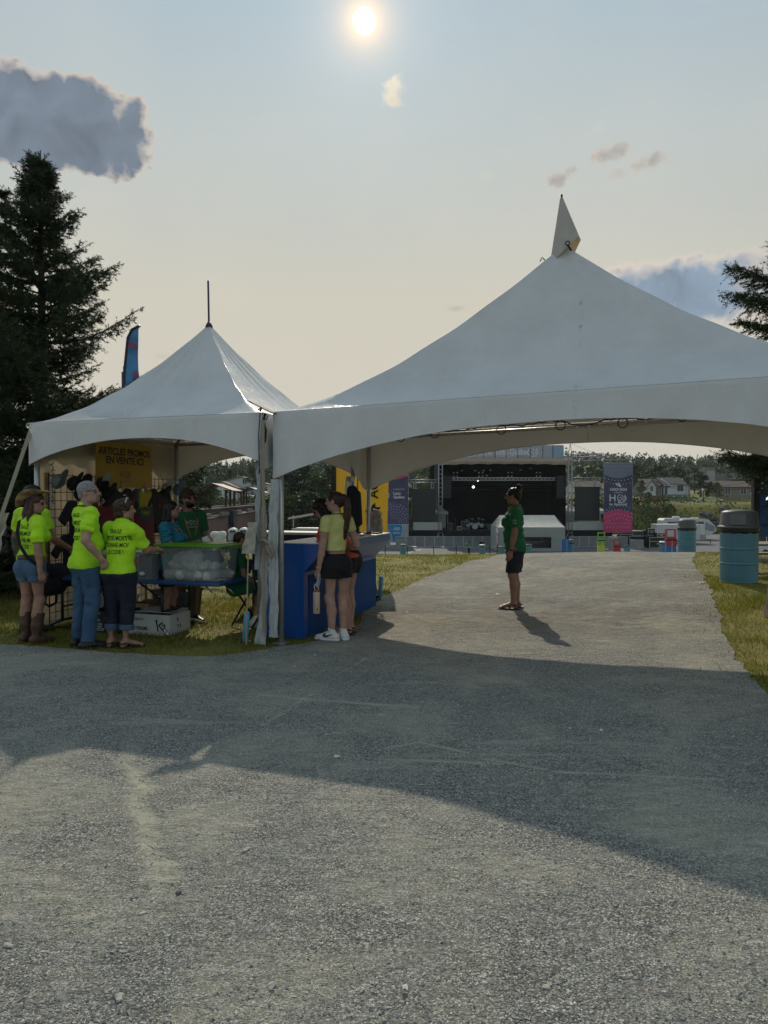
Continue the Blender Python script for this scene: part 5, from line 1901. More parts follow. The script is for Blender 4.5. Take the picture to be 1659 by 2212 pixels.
lettering('I', .04, INK, bt, frame((.012, -.0385, .045), (1, 0, 0), (0, 0, 1)), bold=.001)
b = MB()
b.box((0, 0, 0), (.072, .010, .145), bev=.005)
ph = b.build('phone', M('pale_phone', (.42, .44, .50), .35, var=.05), None, loc=hw + Vector((.022, -.02, -.03)))
ph.rotation_euler = (R(8), R(18), R(70))
tag(ph, 'pale phone in the lowered hand of the girl in the yellow top', 'phone')
# black wave mark on the sneakers
for s_, nm in ((1, 'L'), (1, 'R')):
 hip, kn, an, td = J['legs'][nm]
 rt_ = np.cross(td, V3(0, 0, 1))
 o = V3(an[0], an[1], an[2] - .05 * 1.615)
 poly = [(-.03, .050), (.0, .036), (.035, .040), (.105, .078), (.03, .058), (.008, .056), (.0, .064), (.012, .086), (-.018, .070)]
 # outline lies on the outer side of the foot facing the viewer
 sgn = -1 if nm == 'L' else 1
 b = MB()
 b.poly([o - rt_ * .0 + td * -(u - .06) + V3(0, 0, v) + rt_ * sgn * .12 for u, v in poly])
 bmesh.ops.triangulate(b.bm, faces=b.bm.faces[:])
 bmesh.ops.subdivide_edges(b.bm, edges=b.bm.edges[:], cuts=3, use_grid_fill=True)
 shoe = [c for c in py_.children if c.name.startswith('shoe')][0 if nm == 'R' else 1]
 sw_ = b.build('side_mark', INK, shoe)
 project(sw_.data, shoe.data, rt_ * -sgn, .003, .3)
# --- woman standing on the path
pp_, J = person('woman in green shirt and dark shorts with hair in a bun standing on the path', place(1113, 1306, 10.05), R(78), 1.655, 1.10, True, head=(-6, 0, 0), twist=-4, lean=1,
    armR=((.15, .02, -1), (.0, .2, -1)), armL=((-.12, .0, -1), (-.05, .20, -1)), shirt=GREEN, hem=.47, sleeve=.76, bottom=NAVYS, bhem=('thigh', .92), bloose=.020, shoes='sandal', shoemat=BLK, hair='bun', hairm=HAIR_DK, skin=SKIN_TAN,
    belly=.15, bust=.85, legs=dict(stance=.05, toeR=4, toeL=-6, dyL=.04), loose=.018, wr=.011)
glasses(pp_, J)
sh, el, wr_, _ = J['arms']['L']
limb_tube('wristwatch', [wr_ + V3(math.cos(a) * .031, math.sin(a) * .031, .012) for a in np.linspace(0, 2 * PI, 13)[:-1]], .010, BLK, pp_, closed=True)
b = MB()
b.tube([Vector(J['up'](.050 * math.cos(a), .047 * math.sin(a) + .006, .316 - .010 * math.sin(a))) for a in np.linspace(0, 2 * PI, 17)[:-1]], .007, 6, closed=True)
b.build('lanyard', _mats['orange_lanyard'], pp_)
back_text(pp_, J, ('H2O', 'le festival'), _mats['pale_print'], 1.205, .035, .035, x0=-.005, dirn=(1, 0, 0), xdir=(0, -1, 0), widths=(.05, .055))
# --- person at the right edge, only a hand in view
pr_, J = person('person in a grey shirt whose hand shows at the right edge', place(1753, 1400, 5.0), R(-5), 1.66, 1.0, True, armL=((-.24, .10, -1), (-.12, .15, -1)), shirt=M('grey_shirt', (.2, .2, .21), .8), hem=.47, bottom=BLACKC, bhem=('shin', .95),
    shoes='shoe', hair='long', hairm=HAIR_BR, skin=SKIN_PALE, curl=(28, 55))
# --- two people far away by the crowd barrier
pd_, J = person('distant person in bright green top and black trousers standing by the barrier', (at(1013, 1190, 80).x, 80, tz(at(1013, 1190, 80).x, 80) + .008), R(60), 1.62, .95, True, armR=((.5, .6, -.3), (-.6, .6, .8)), armL=((-.5, .6, -.3), (.6, .6, .8)), shirt=M('bright_green', (.02, .30, .14), .8),
    hem=.52, bottom=BLACKC, bhem=('shin', .98), shoes='shoe', hair='long', hairm=HAIR_BR, vox=.014)
pe_, J = person('distant dark clad person standing behind the far white lidded bin', (at(1040, 1190, 82).x, 82, PLZ + .01), R(180), 1.65, 1.05, shirt=BLACKC, hem=.45, bottom=BLACKC, bhem=('shin', .98), shoes='shoe', hair='short', hairm=HAIR_BR, vox=.014)
# ================================================================== THE MERCHANDISE STALL
DV, NV = Vector((math.cos(TH), -math.sin(TH), 0)), Vector((math.sin(TH), math.cos(TH), 0))
ZV = Vector((0, 0, 1))
def tthing(name, label, cat, u, v, z=None, rz=0.0, group=None):
 p = T(u, v)
 return thing(name, label, cat, (p.x, p.y, tz(p.x, p.y) if z is None else z), -TH + rz, group)
def gz(u, v):
 p = T(u, v)
 return tz(p.x, p.y)
# side wall on the left
WALL = M('beige_wall', (.50, .45, .35), .7, var=.1, scale=2.5, bump=.5, bscale=5, bdist=.04, trans=.35, tcol=(.62, .50, .33))
wl = tthing('tent_side_wall', 'beige cloth side wall closing the left end of the small tent', 'tent wall', -3.10, 0, 0)
V, F = [], []
nx_, nz_ = 40, 18
for i in range(nx_ + 1):
 for j in range(nz_ + 1):
  y = .10 + 2.82 * i / nx_
  z = .03 + 2.36 * j / nz_
  V.append((.02 * math.sin(y * 7 + z) + .015 * math.sin(y * 19 + z * 2) - .015, y, z))
for i in range(nx_):
 for j in range(nz_):
  a = i * (nz_ + 1) + j
  F.append((a, a + 1, a + nz_ + 2, a + nz_ + 1))
link('wall_cloth', np_mesh('wall_cloth', V, F, True), WALL, wl)
# wooden edge strip seen beside the pole
b = MB()
b.box((.05, .17, 1.25), (.02, .07, 1.2))
b.build('tan_edge_strip', M('tan_strip', (.40, .24, .09), .8, var=.15), wl)
# grid panels
for k in range(3):
 y0 = .12 + k * .95
 lb = ('black wire grid panel nearest the front pole, behind the cowboy hat', 'middle black wire grid panel behind the grey haired man, under the yellow sign', 'black wire grid panel at the rear corner behind the tie dye shirt')[k]
 g = tthing('grid_panel', lb, 'grid panel', -2.98, y0, 0, group='wire grid panels')
 b = MB()
 for i in range(10):
  y = .92 * i / 9
  b.tube([(0, y, .06), (0, y, 1.84)], .0042 if 0 < i < 9 else .007, 5)
 for j in range(18):
  z = .08 + 1.74 * j / 17
  b.tube([(.004, 0, z), (.004, .92, z)], .0042, 5)
 b.build('wire_grid', STEELD, g)
 b = MB()
 for y in (.05, .87):
  b.tube([(-.0, y, .06), (-.0, y, .012)], .008, 6)
  b.tube([(-.22, y, .012), (.22, y, .012)], .009, 6)
 b.build('panel_foot', STEELD, g)
# yellow sign
YEL = M('yellow_sign', (.38, .24, .022), .6, var=.06, scale=3)
sg = tthing('promo_sign', 'yellow sign with black lettering ARTICLES PROMOS EN VENTE ICI', 'sign', -2.955, .92, 0)
b = MB()
b.box((0, .60, 1.985), (.008, 1.20, .60))
b.build('board', YEL, sg)
fr = lambda y, z: frame((.0062, y, z), (0, 1, 0), (0, 0, 1))
lettering('ARTICLES PROMOS', .13, INK, sg, fr(.60, 2.16), width=1.10, bold=.004)
lettering('EN VENTE ICI', .13, INK, sg, fr(.60, 2.045), width=.80, bold=.004)
lettering('H', .12, M('grey_ink', (.10, .09, .08), .7, var=0), sg, fr(.515, 1.86), bold=.0)
lettering('2', .06, _mats['grey_ink'], sg, fr(.60, 1.815), bold=.0)
lettering('le festival', .035, _mats['grey_ink'], sg, fr(.60, 1.775), width=.22)
lettering('présente', .02, _mats['grey_ink'], sg, fr(.60, 1.945))
def swirl(parent, Mx, r, mat, name='swirl_mark', blades=6, ring=True):
 """ring with turbine blades"""
 b = MB()
 n = 36
 for k in range(blades):
  a0 = 2 * PI * k / blades
  P = []
  for t in np.linspace(0, 1, 7):
   a = a0 + t * 1.15
   P.append((math.cos(a) * r * (.18 + .80 * t), math.sin(a) * r * (.18 + .80 * t)))
  for t in np.linspace(1, 0, 7)[1:]:
   a = a0 + .50 + t * .65
   P.append((math.cos(a) * r * (.14 + .80 * t) , math.sin(a) * r * (.14 + .80 * t)))
  b.poly([(x, y, 0) for x, y in P])
 if ring:
  for i in range(n):
   a, c = PI * .62 + 2 * PI * .80 * i / n, PI * .62 + 2 * PI * .80 * (i + 1) / n
   b.quad((math.cos(a) * r * .86 - r * .25, math.sin(a) * r * .86, .0006), (math.cos(a) * r - r * .25, math.sin(a) * r, .0006), (math.cos(c) * r - r * .25, math.sin(c) * r, .0006), (math.cos(c) * r * .86 - r * .25, math.sin(c) * r * .86, .0006))
 bmesh.ops.triangulate(b.bm, faces=b.bm.faces[:])
 b.xf(Mx)
 return b.build(name, mat, parent)
swirl(sg, fr(.66, 1.865), .055, _mats['grey_ink'])
# garments on hangers along the wall
WM = lambda y, z, u=-2.93: T(u, y, z)
def tee(label, y, z, mat, w=.50, h=.66, hood=False, long=False, cat='t-shirt', rot=0.0, u=-2.90):
 p = T(u, y)
 t = thing('hanging_shirt', label, cat, (p.x, p.y, z), -TH + rot)
 sw = .30 if not long else .26
 pr = [cap((0, -w * .30, -.07), (0, w * .30, -.07), .07, flat=((1, 0, 0), .32)), cap((0, -w * .27, -.10), (0, -w * .27, -h + .06), .07, flat=((1, 0, 0), .35)), cap((0, w * .27, -.10), (0, w * .27, -h + .06), .07, flat=((1, 0, 0), .35)),
    cap((0, 0, -.10), (0, 0, -h + .05), .13, flat=((1, 0, 0), .2))]
 sl = .24 if not long else .52
 for s in (-1, 1):
  a = Vector((0, s * w * .36, -.06))
  e = a + Vector((.01, s * (.62 if not long else .3), -.78 if not long else -1)).normalized() * sl
  pr.append(cap(a, e, .065, .075 if not long else .055, flat=((1, 0, 0), .35), cutb=True))
 pr.append(ell((0, 0, .02), (.08, .085, .065), sub=True))
 if hood:
  pr.append(ell((.01, 0, -.06), (.04, .12, .09)))
 o = link('garment', sdf_mesh('garment', pr, .010, .02, [((0, 0, -h), (0, 0, -1))], .005, 16, (.3, 1, .4), int(y * 100)), mat, t)
 b = MB()
 b.tube([(0, -w * .30, -.03), (0, 0, .035), (0, w * .30, -.03)], .006, 6)
 b.tube([(0, 0, .035), (0, 0, .075), (0, .02, .10), (0, .035, .085)], .003, 5)
 b.build('hanger', STEELD, t)
 return t, o
BLKTEE = M('black_tee', (.008, .008, .011), .85, var=.2)
t1, o1 = tee('black t-shirt with a grey print hanging just right of the cowboy hat', .50, 1.50, BLKTEE, .50, .70, u=-2.84)
lettering('FEST', .10, M('grey_print', (.16, .17, .20), .8, var=0), t1, frame((.052, 0, -.34), (0, 1, 0), (0, 0, 1)), bold=.002)
lettering("IVAL 24", .06, _mats['grey_print'], t1, frame((.052, 0, -.44), (0, 1, 0), (0, 0, 1)))
tee('second black t-shirt hanging low on the first grid panel', .40, 1.10, BLKTEE, .48, .62, u=-2.87)
tee('dark red t-shirt hanging behind the chest of the grey haired man', .95, 1.48, M('dark_red_cloth', (.16, .012, .022), .85, var=.2), .42, .60)
t2, o2 = tee('black t-shirt with a small white label hanging behind the curly haired woman', 1.35, 1.66, BLKTEE, .50, .68)
b = MB()
b.box((.045, .02, -.075), (.004, .06, .012))
b.build('neck_label', WHITE, t2)
def tiedye():
 m = bpy.data.materials.new('tie_dye')
 m.use_nodes = True
 t = m.node_tree
 n, l = t.nodes, t.links
 b = n['Principled BSDF']
 b.inputs['Roughness'].default_value = .85
 tc = n.new('ShaderNodeTexCoord')
 mp_ = n.new('ShaderNodeMapping')
 mp_.inputs['Location'].default_value = (0, 0, .35)
 mp_.inputs['Scale'].default_value = (0.2, 3.3, 2.5)
 l.new(tc.outputs['Object'], mp_.inputs[0])
 no = n.new('ShaderNodeTexNoise')
 no.inputs['Scale'].default_value = 9
 no.inputs['Detail'].default_value = 5
 l.new(tc.outputs['Object'], no.inputs[0])
 ln = n.new('ShaderNodeVectorMath')
 ln.operation = 'LENGTH'
 l.new(mp_.outputs[0], ln.inputs[0])
 ma = n.new('ShaderNodeMath')
 ma.operation = 'MULTIPLY_ADD'
 l.new(no.outputs[0], ma.inputs[0])
 ma.inputs[1].default_value = .35
 l.new(ln.outputs['Value'], ma.inputs[2])
 rp = n.new('ShaderNodeValToRGB')
 e = rp.color_ramp.elements
 pts = [(0, (.36, .30, .01)), (.60, (.36, .30, .01)), (.70, (.03, .16, .03)), (.80, (.01, .07, .16)), (.92, (.08, .012, .03)), (1, (.14, .015, .02))]
 while len(e) < len(pts):
  e.new(.5)
 for i, (p, c) in enumerate(pts):
  e[i].position = p
  e[i].color = (*c, 1)
 l.new(ma.outputs[0], rp.inputs[0])
 l.new(rp.outputs[0], b.inputs['Base Color'])
 return m
t3, o3 = tee('tie dye t-shirt with a yellow centre and black lettering on a hanger', 1.86, 1.66, tiedye(), .56, .82)
lettering('NMANS', .10, INK, t3, frame((.060, 0, -.27), (0, 1, 0), (0, 0, 1)), bold=.004, width=.30)
lettering('DOUBLE', .055, INK, t3, frame((.060, 0, -.37), (0, 1, 0), (0, 0, 1)), width=.20)
lettering('MONDE', .035, INK, t3, frame((.060, 0, -.43), (0, 1, 0), (0, 0, 1)))
lettering('MAGIK', .055, INK, t3, frame((.060, 0, -.50), (0, 1, 0), (0, 0, 1)), width=.22)
tee('black t-shirt half hidden to the right of the tie dye shirt', 2.22, 1.66, BLKTEE, .44, .62)
def capthing(label, y, z, mat, yaw=0.0, pitch=-60, brim=None, mesh=False, u=-2.90):
 p = T(u, y)
 o = thing('baseball_cap', label, 'cap', (p.x, p.y, z), -TH + R(yaw))
 Rm = np.array(Euler((0, R(pitch), 0)).to_matrix())
 dome = sdf_mesh('dome', [ell((0, 0, .02), (.095, .082, .088), Rm), cap(Rm @ V3(-.1, 0, -.11), Rm @ V3(.1, 0, -.11), .10, sub=True)], .006, .006)
 link('crown', dome, mat, o)
 br = sdf_mesh('brim', [ell(Rm @ V3(.115, 0, -.008), (.085, .075, .008), Rm), ell(Rm @ V3(0, 0, 0), (.088, .076, .05), Rm, sub=True)], .005, .004)
 link('brim', br, brim or mat, o)
 return o
CAPG = M('grey_green_cap', (.10, .12, .115), .85, var=.15)
CAPW = M('pale_grey_cap', (.32, .33, .36), .85, var=.1)
CAPB = M('blue_grey_cap', (.10, .13, .24), .85, var=.1)
capthing('grey green cap hanging beside the front pole of the small tent', .20, 1.72, CAPG, 10)
capthing('black cap with a white stitched mark on the first grid panel', .46, 1.70, BLACKC, 20)
capthing('black mesh cap right of the cap with the white mark', .64, 1.68, BLACKC, -20)
capthing('black mesh cap hanging lower beside the head of the grey haired man', .58, 1.58, BLACKC, 0)
capthing('black cap with white brim showing behind the face of the grey haired man', .98, 1.70, BLACKC, 0, brim=CAPW)
capthing('black cap hanging right of the face of the grey haired man', 1.10, 1.58, BLACKC, 5)
capthing('pale grey cap hanging above the woman in the turquoise polo', 2.42, 1.66, CAPW, -10)
capthing('blue grey cap hanging near the rear pole of the small tent', 2.72, 1.65, CAPB, -10)
capthing('black cap hanging under the pale grey cap', 2.34, 1.56, BLACKC, 0)
# bag hung from the table
bg = tthing('shoulder_bag', 'black shoulder bag with a loop handle hanging at the left of the table', 'bag', -2.80, -.05, .30)
link('bag_body', sdf_mesh('bag_body', [cap((0, -.12, .40), (0, .12, .40), .09, flat=((1, 0, 0), .7)), cap((0, -.13, .22), (0, .13, .22), .10, flat=((1, 0, 0), .7))], .01, .05, wr=.006), BLACKC, bg)
b = MB()
b.tube([(-.03, -.05, .16), (-.05, -.05, .03), (-.03, 0, -.01), (.02, .05, .03), (.03, .05, .16)], .016, 6)
b.build('loop_handle', BLACKC, bg)
# the folding table
TBZ = .62
BLUE_T = M('blue_table_top', (.012, .075, .20), .45, var=.12, scale=4)
tb = tthing('folding_table', 'blue folding table with black legs across the front of the stall', 'table', -3.08, .06)
b = MB()
b.box((1.20, .38, TBZ - .02), (2.42, .76, .04), bev=.012)
b.build('table_top', BLUE_T, tb)
CHR = M('chrome', (.55, .55, .56), .2, .95, var=.05)
for x in (.25, 1.62):
 for y in (.10, .66):
  b = MB()
  b.tube([(x, y, TBZ - .04), (x, y, .10)], .017, 8)
  b.build('leg', BLK, tb)
 b = MB()
 b.tube([(x + .16 * math.copysign(1, x - 1), -.02, .02), (x + .05 * math.copysign(1, x - 1), .06, .075), (x, .12, .10), (x, .62, .10), (x + .05 * math.copysign(1, x - 1), .70, .075), (x + .16 * math.copysign(1, x - 1), .78, .02)], .015, 8)
 b.build('foot_bar', CHR if x > 1 else BLK, tb)
 b = MB()
 b.tube([(x, .38, .24), (x - .55 * math.copysign(1, x - 1), .38, TBZ - .05)], .012, 6)
 b.tube([(x, .10, .26), (x, .66, .26)], .012, 6)
 b.build('brace', BLK, tb)
for x in (2.10, 2.38):
 b = MB()
 b.tube([(x - .15, .40, TBZ - .05), (x - .02, .40, TBZ - .16)], .010, 6)
 b.build('hinge', CHR, tb)
def clear_plastic():
 m = bpy.data.materials.new('clear_plastic')
 m.use_nodes = True
 t = m.node_tree
 n, l = t.nodes, t.links
 b = n['Principled BSDF']
 b.inputs['Base Color'].default_value = (.55, .60, .60, 1)
 b.inputs['Roughness'].default_value = .22
 tp = n.new('ShaderNodeBsdfTransparent')
 tp.inputs[0].default_value = (.90, .93, .93, 1)
 mx = n.new('ShaderNodeMixShader')
 mx.inputs[0].default_value = .30
 l.new(tp.outputs[0], mx.inputs[1])
 l.new(b.outputs[0], mx.inputs[2])
 l.new(mx.outputs[0], n['Material Output'].inputs[0])
 return m
CLEAR = clear_plastic()
def tub(parent, L, Wd, H_, mat, taper=.92, name='tub', th=.004):
 """open box with slanting sides, rounded corners"""
 def ringp(l, w, z, r, n=5):
  P = []
  for sx, sy, a0 in ((1, 1, 0), (-1, 1, PI / 2), (-1, -1, PI), (1, -1, 1.5 * PI)):
   for k in range(n):
    a = a0 + PI / 2 * k / (n - 1)
    P.append((sx * (l / 2 - r) + math.cos(a) * r, sy * (w / 2 - r) + math.sin(a) * r, z))
  return P
 b = MB()
 r = min(L, Wd) * .14
 zs = [(0, taper), (.03 * H_, taper + .01), (.92 * H_, .995), (.93 * H_, 1.03), (H_, 1.03)]
 rings = [[b.bm.verts.new(q) for q in ringp(L * s, Wd * s, z, r)] for z, s in zs]
 n = len(rings[0])
 for A, B in zip(rings, rings[1:]):
  for k in range(n):
   b.bm.faces.new((A[k], A[(k + 1) % n], B[(k + 1) % n], B[k]))
 b.bm.faces.new(rings[0][::-1])
 return b.build(name, mat, parent)
bn = tthing('storage_bin', 'large clear plastic bin with a bright green lid full of folded cloth on the table', 'storage bin', -1.10, .36, TBZ + gz(-1, .3))
tub(bn, .78, .48, .37, CLEAR, .90, 'bin_body')
GLID = M('green_lid', (.10, .27, .012), .4, var=.06)
b = MB()
b.box((0, 0, .388), (.85, .54, .030), bev=.012)
b.box((0, 0, .405), (.74, .38, .020), bev=.008)
for s in (-1, 1):
 b.box((s * .415, 0, .372), (.03, .20, .045), bev=.006)
b.build('lid', GLID, bn)
WCL = M('white_cloth', (.50, .475, .43), .9, var=.08, bump=.3, bscale=30)
WPK = M('blush_cloth', (.50, .40, .36), .9, var=.08, bump=.3, bscale=30)
rr = random.Random(3)
rolls = [(-.30, -.12, .06, 0, WCL), (-.22, .02, .06, 20, WCL), (-.13, -.14, .06, 85, WCL), (.02, -.13, .055, 5, WPK), (.15, -.13, .06, 80, WCL), (.27, -.12, .06, 75, WCL), (.33, .02, .06, 60, WCL), (.05, .05, .06, 10, WCL), (.21, -.11, .17, 70, WCL), (.31, -.05, .165, 85, WCL), (-.24, -.10, .165, 15, WCL)]
for i, (x, y, z, a, mt) in enumerate(rolls):
 ca, sa = math.cos(R(a)), math.sin(R(a))
 L = .075
 x *= .88
 pr = [cap((x - ca * L, y - sa * L, z), (x + ca * L, y + sa * L, z), .052, cuta=False)] + [cap((x - ca * L * .6, y - sa * L * .6, z + .02), (x + ca * L * .9, y + sa * L * .9, z + .03), .034)]
 o = link('rolled_cloth', sdf_mesh('rolled_cloth', pr, .006, .006, wr=.010, wrs=75, wrv=(1, 1, 1), seed=i), mt, None)
 me = o.data
 o.location = bn.location
 o.rotation_euler = bn.rotation_euler
 where = ('at the left of', 'second from the left in', 'in the front left of', 'blush coloured, in the front middle of', 'right of the blush roll in', 'at the front right of', 'at the far right of', 'at the back of', 'stacked on the right rolls in', 'uppermost at the right of', 'stacked on the left rolls in')[i]
 tag(o, 'rolled white shirt %s the green lidded bin' % where if 'blush' not in where else 'blush coloured rolled shirt in the middle of the green lidded bin', 'rolled shirt', 'rolled shirts in the clear bin')
pr = [cap((-.20, -.10, .22), (.02, -.12, .26), .085, .10, flat=((0, 1, 0), .7)), cap((-.10, -.11, .17), (.05, -.14, .14), .06, .05)]
o = link('folded_shirt', sdf_mesh('folded_shirt', pr, .007, .02, wr=.016, wrs=48, wrv=(1, 1, 1), seed=44), WCL, None, bn.location, bn.rotation_euler[2])
tag(o, 'large cream shirt bundled on the middle of the clear bin', 'folded shirt')
pr = [cap((.06, -.06, .24), (.24, -.06, .24), .10, .09, flat=((0, 1, 0), .7)), cap((.06, -.08, .16), (.16, -.08, .20), .06)]
o = link('folded_shirt', sdf_mesh('folded_shirt', pr, .007, .02, wr=.013, wrs=48, wrv=(1, 1, 1), seed=45), M('navy_cloth', (.012, .02, .05), .9, var=.1), None, bn.location, bn.rotation_euler[2])
tag(o, 'navy shirt folded under the green lid of the clear bin', 'folded shirt')
st_ = tthing('storage_tub', 'small smoky plastic tub with a white lid beside the big bin', 'storage bin', -1.66, .22, TBZ + gz(-1, .3))
tub(st_, .22, .26, .31, CLEAR, .86, 'tub_body')
b = MB()
b.box((0, 0, .318), (.25, .29, .022), bev=.008)
b.build('lid', M('white_lid', (.68, .70, .70), .4, var=.04), st_)
b = MB()
b.box((0, 0, .15), (.17, .2, .26), bev=.02)
b.build('dark_contents', M('dark_contents', (.03, .035, .035), .8, var=.3), st_)
b = MB()
b.lathe([(.03, 0), (.03, .002)], 18)
b.xf(Matrix.Translation((-.02, -.121, .07)) @ Matrix.Rotation(R(84), 4, 'X') @ Matrix.Diagonal((1.2, .7, 1, 1)))
b.build('oval_sticker', WHITE, st_)
# tub behind, left
s2 = tthing('storage_tub', 'pale open plastic tub on the table behind the elbow of the grey haired man', 'storage bin', -2.15, .40, TBZ + gz(-2, .3))
tub(s2, .30, .25, .24, M('milky_plastic', (.45, .50, .50), .3, var=.05, alpha=.8), .88, 'tub_body')
# under the table
CARD = M('white_carton', (.52, .52, .51), .8, var=.06)
KRAFT = M('kraft_carton', (.36, .25, .14), .85, var=.1)
def carton(label, u, v, L, Wd, H_, mat, rz=0.0, flaps=True, z=None):
 c = tthing('cardboard_box', label, 'box', u, v, None, rz)
 b = MB()
 t = .006
 b.box((0, 0, t / 2), (L, Wd, t))
 for s in (-1, 1):
  b.box((0, s * (Wd / 2 - t / 2), H_ / 2 + .003), (L, t, H_))
  b.box((s * (L / 2 - t / 2), 0, H_ / 2 + .003), (t, Wd - 2 * t, H_))
 b.build('carton', mat, c)
 if flaps:
  for s in (-1, 1):
   b = MB()
   b.box((0, 0, 0), (L * .98, Wd * .40, .004))
   b.xf(Matrix.Translation((0, s * (Wd / 2 - Wd * .16), H_ + .012)) @ Matrix.Rotation(R(s * 14), 4, 'X') @ Matrix.Translation((0, -s * .02, .004)))
   b.build('flap', mat, c)
 return c
c1 = carton('white cardboard box marked eurospun DRYFRAME on the grass under the table', -1.63, .34, .57, .42, .235, CARD)
fx = lambda x, z: frame((x, -.2125, z), (1, 0, 0), (0, 0, 1))
lettering('eurospun', .055, INK, c1, fx(-.16, .185), width=.20)
lettering('D', .105, INK, c1, fx(-.235, .085), bold=.002)
lettering('RYFRAME', .06, INK, c1, fx(-.095, .075), width=.19, bold=.001)
b = MB()
for P in ([(.10, .18), (.125, .185), (.13, .12), (.145, .05), (.125, .05), (.115, .12)], [(.13, .115), (.19, .165), (.20, .15), (.145, .105)], [(.14, .11), (.20, .055), (.245, .045), (.26, .06), (.20, .075), (.155, .115)], [(.19, .125), (.215, .14), (.235, .12), (.225, .08), (.21, .085), (.218, .115), (.205, .122), (.195, .105), (.187, .11)]):
 b.poly([(x, -.2126, z) for x, z in P])
b.build('ink_mark', INK, c1)
gx = lambda y, z: frame((.2862, y, z), (0, 1, 0), (0, 0, 1))
lettering('B', .06, INK, c1, gx(-.05, .17), bold=.002)
lettering('T 6', .06, INK, c1, gx(-.02, .09), bold=.002)
BCART = M('black_carton', (.014, .014, .015), .75, var=.15)
c2 = carton('black cardboard box printed with white lettering behind the curly haired woman', -2.22, .30, .46, .40, .25, BCART, flaps=False)
fy = lambda x, z: frame((x, -.2025, z), (1, 0, 0), (0, 0, 1))
WI = M('white_ink', (.45, .45, .44), .8, var=0)
for s, x, z, sz in (('DTG', .12, .075, .075), ('FASHION', -.09, .105, .042), ('WARRIOR', -.09, .045, .05), ('100% ND', -.10, .15, .036), ('M@', -.12, .195, .06), ('LES ARTS', .11, .03, .028), ('CALIFO', .12, .225, .03), ('RITAGE', .12, .015, .02)):
 lettering(s, sz, WI, c2, fy(x, z), bold=.001)
for (x, z, w_) in ((-.11, .232, .16), (.11, .18, .14), (.11, .14, .12), (-.08, .078, .14)):
 b = MB()
 b.quad((x - w_ / 2, -.2015, z - .006), (x + w_ / 2, -.2015, z - .006), (x + w_ / 2, -.2015, z + .006), (x - w_ / 2, -.2015, z + .006))
 b.build('printed_bar', WI, c2)
c3 = carton('small plain brown carton between the black box and the grey bin', -1.98, .62, .22, .24, .30, KRAFT)
g3 = tthing('storage_bin', 'dark grey bin with its lid tilted open behind the white box', 'storage bin', -1.80, .98)
tub(g3, .52, .40, .42, M('smoke_plastic', (.10, .11, .12), .3, var=.1, alpha=.9), .88, 'bin_body')
b = MB()
b.box((0, 0, 0), (.56, .44, .022), bev=.006)
b.xf(Matrix.Translation((0, .06, .52)) @ Matrix.Rotation(R(-12), 4, 'Y') @ Matrix.Rotation(R(20), 4, 'X'))
b.build('lid', M('grey_lid', (.30, .32, .33), .35, var=.05), g3)
b = MB()
b.ball((0, 0, .33), .17, 2, (1.3, 1, .5))
b.build('dark_contents', _mats['dark_contents'], g3)
g4 = tthing('storage_bin', 'pale grey bin standing on the grass behind the legs of the grey haired man', 'storage bin', -2.55, .75)
tub(g4, .50, .36, .34, M('milky_plastic', (.45, .50, .50)), .88, 'bin_body')
b = MB()
b.box((0, 0, .35), (.54, .40, .02), bev=.006)
b.build('lid', M('white_lid', (.68, .70, .70)), g4)
# black stool behind the table end
sl_ = tthing('folding_chair', 'black folding chair with a rounded seat behind the table end', 'chair', -.72, .98, None, R(-18))
b = MB()
b.lathe([(.20, .44), (.215, .45), (.215, .462), (.20, .47), (.0, .468)], 24, cap=False)
b.xf(Matrix.Diagonal((1.05, .92, 1, 1)))
b.build('seat', M('black_vinyl', (.012, .012, .013), .3, var=.1), sl_)
for s in (-1, 1):
 b = MB()
 b.tube([(s * .19, .20, .01), (s * .19, -.16, .46), (s * .19, -.26, .80)], .012, 8)
 b.build('leg', STEELD, sl_)
 b = MB()
 b.tube([(s * .17, -.22, .01), (s * .17, .14, .45)], .012, 8)
 b.build('leg', STEELD, sl_)
b = MB()
b.box((0, -.245, .74), (.38, .018, .17), (R(-16), 0, 0), .008)
b.build('backrest', M('black_vinyl', (.012, .012, .013)), sl_)
# ------------------------------------------------------------------ the blue counters
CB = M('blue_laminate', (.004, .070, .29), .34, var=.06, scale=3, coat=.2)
CB2 = M('blue_gloss_panel', (.004, .055, .21), .6, var=.15, scale=2, spec=.12)
CBL = M('pale_blue_lip', (.05, .13, .26), .5, var=.06)
CTOP = M('counter_top', (.45, .47, .48), .35, var=.05)
ca = tthing('blue_counter', 'glossy blue bar counter with a flared top between the two tents', 'counter', 0, 0, gz(0, 1.5))
v0, v1 = .34, 2.86
prof = [(-.14, 0), (.195, 0), (.195, .74), (.40, .96), (.40, 1.05), (-.14, 1.05)]
b = MB()
b.prism(prof, v0, v1, 'XZ')
b.build('counter_body', CB, ca)
b = MB()
b.box((.1985, (v0 + v1) / 2 + .06, .37), (.004, v1 - v0 - .14, .66))
b.build('side_panel', CB2, ca)
b = MB()
b.box((.402, (v0 + v1) / 2, 1.005), (.006, v1 - v0, .085))
b.build('counter_lip', CBL, ca)
b = MB()
b.box((.13, (v0 + v1) / 2, 1.058), (.56, v1 - v0 + .02, .012), bev=.003)
b.build('counter_top', CTOP, ca)
b = MB()
b.box((.03, v0 - .006, .53), (.30, .008, 1.03))
b.build('end_panel', CB, ca)
cl_ = tthing('blue_counter', 'low blue counter end standing left of the cloth wrapped post', 'counter', 0, 0, gz(0, 1))
b = MB()
b.box((-.245, 1.0, .375), (.17, 1.3, .75), bev=.006)
b.build('counter_body', CB, cl_)
b = MB()
b.box((-.245, 1.0, .757), (.19, 1.32, .012))
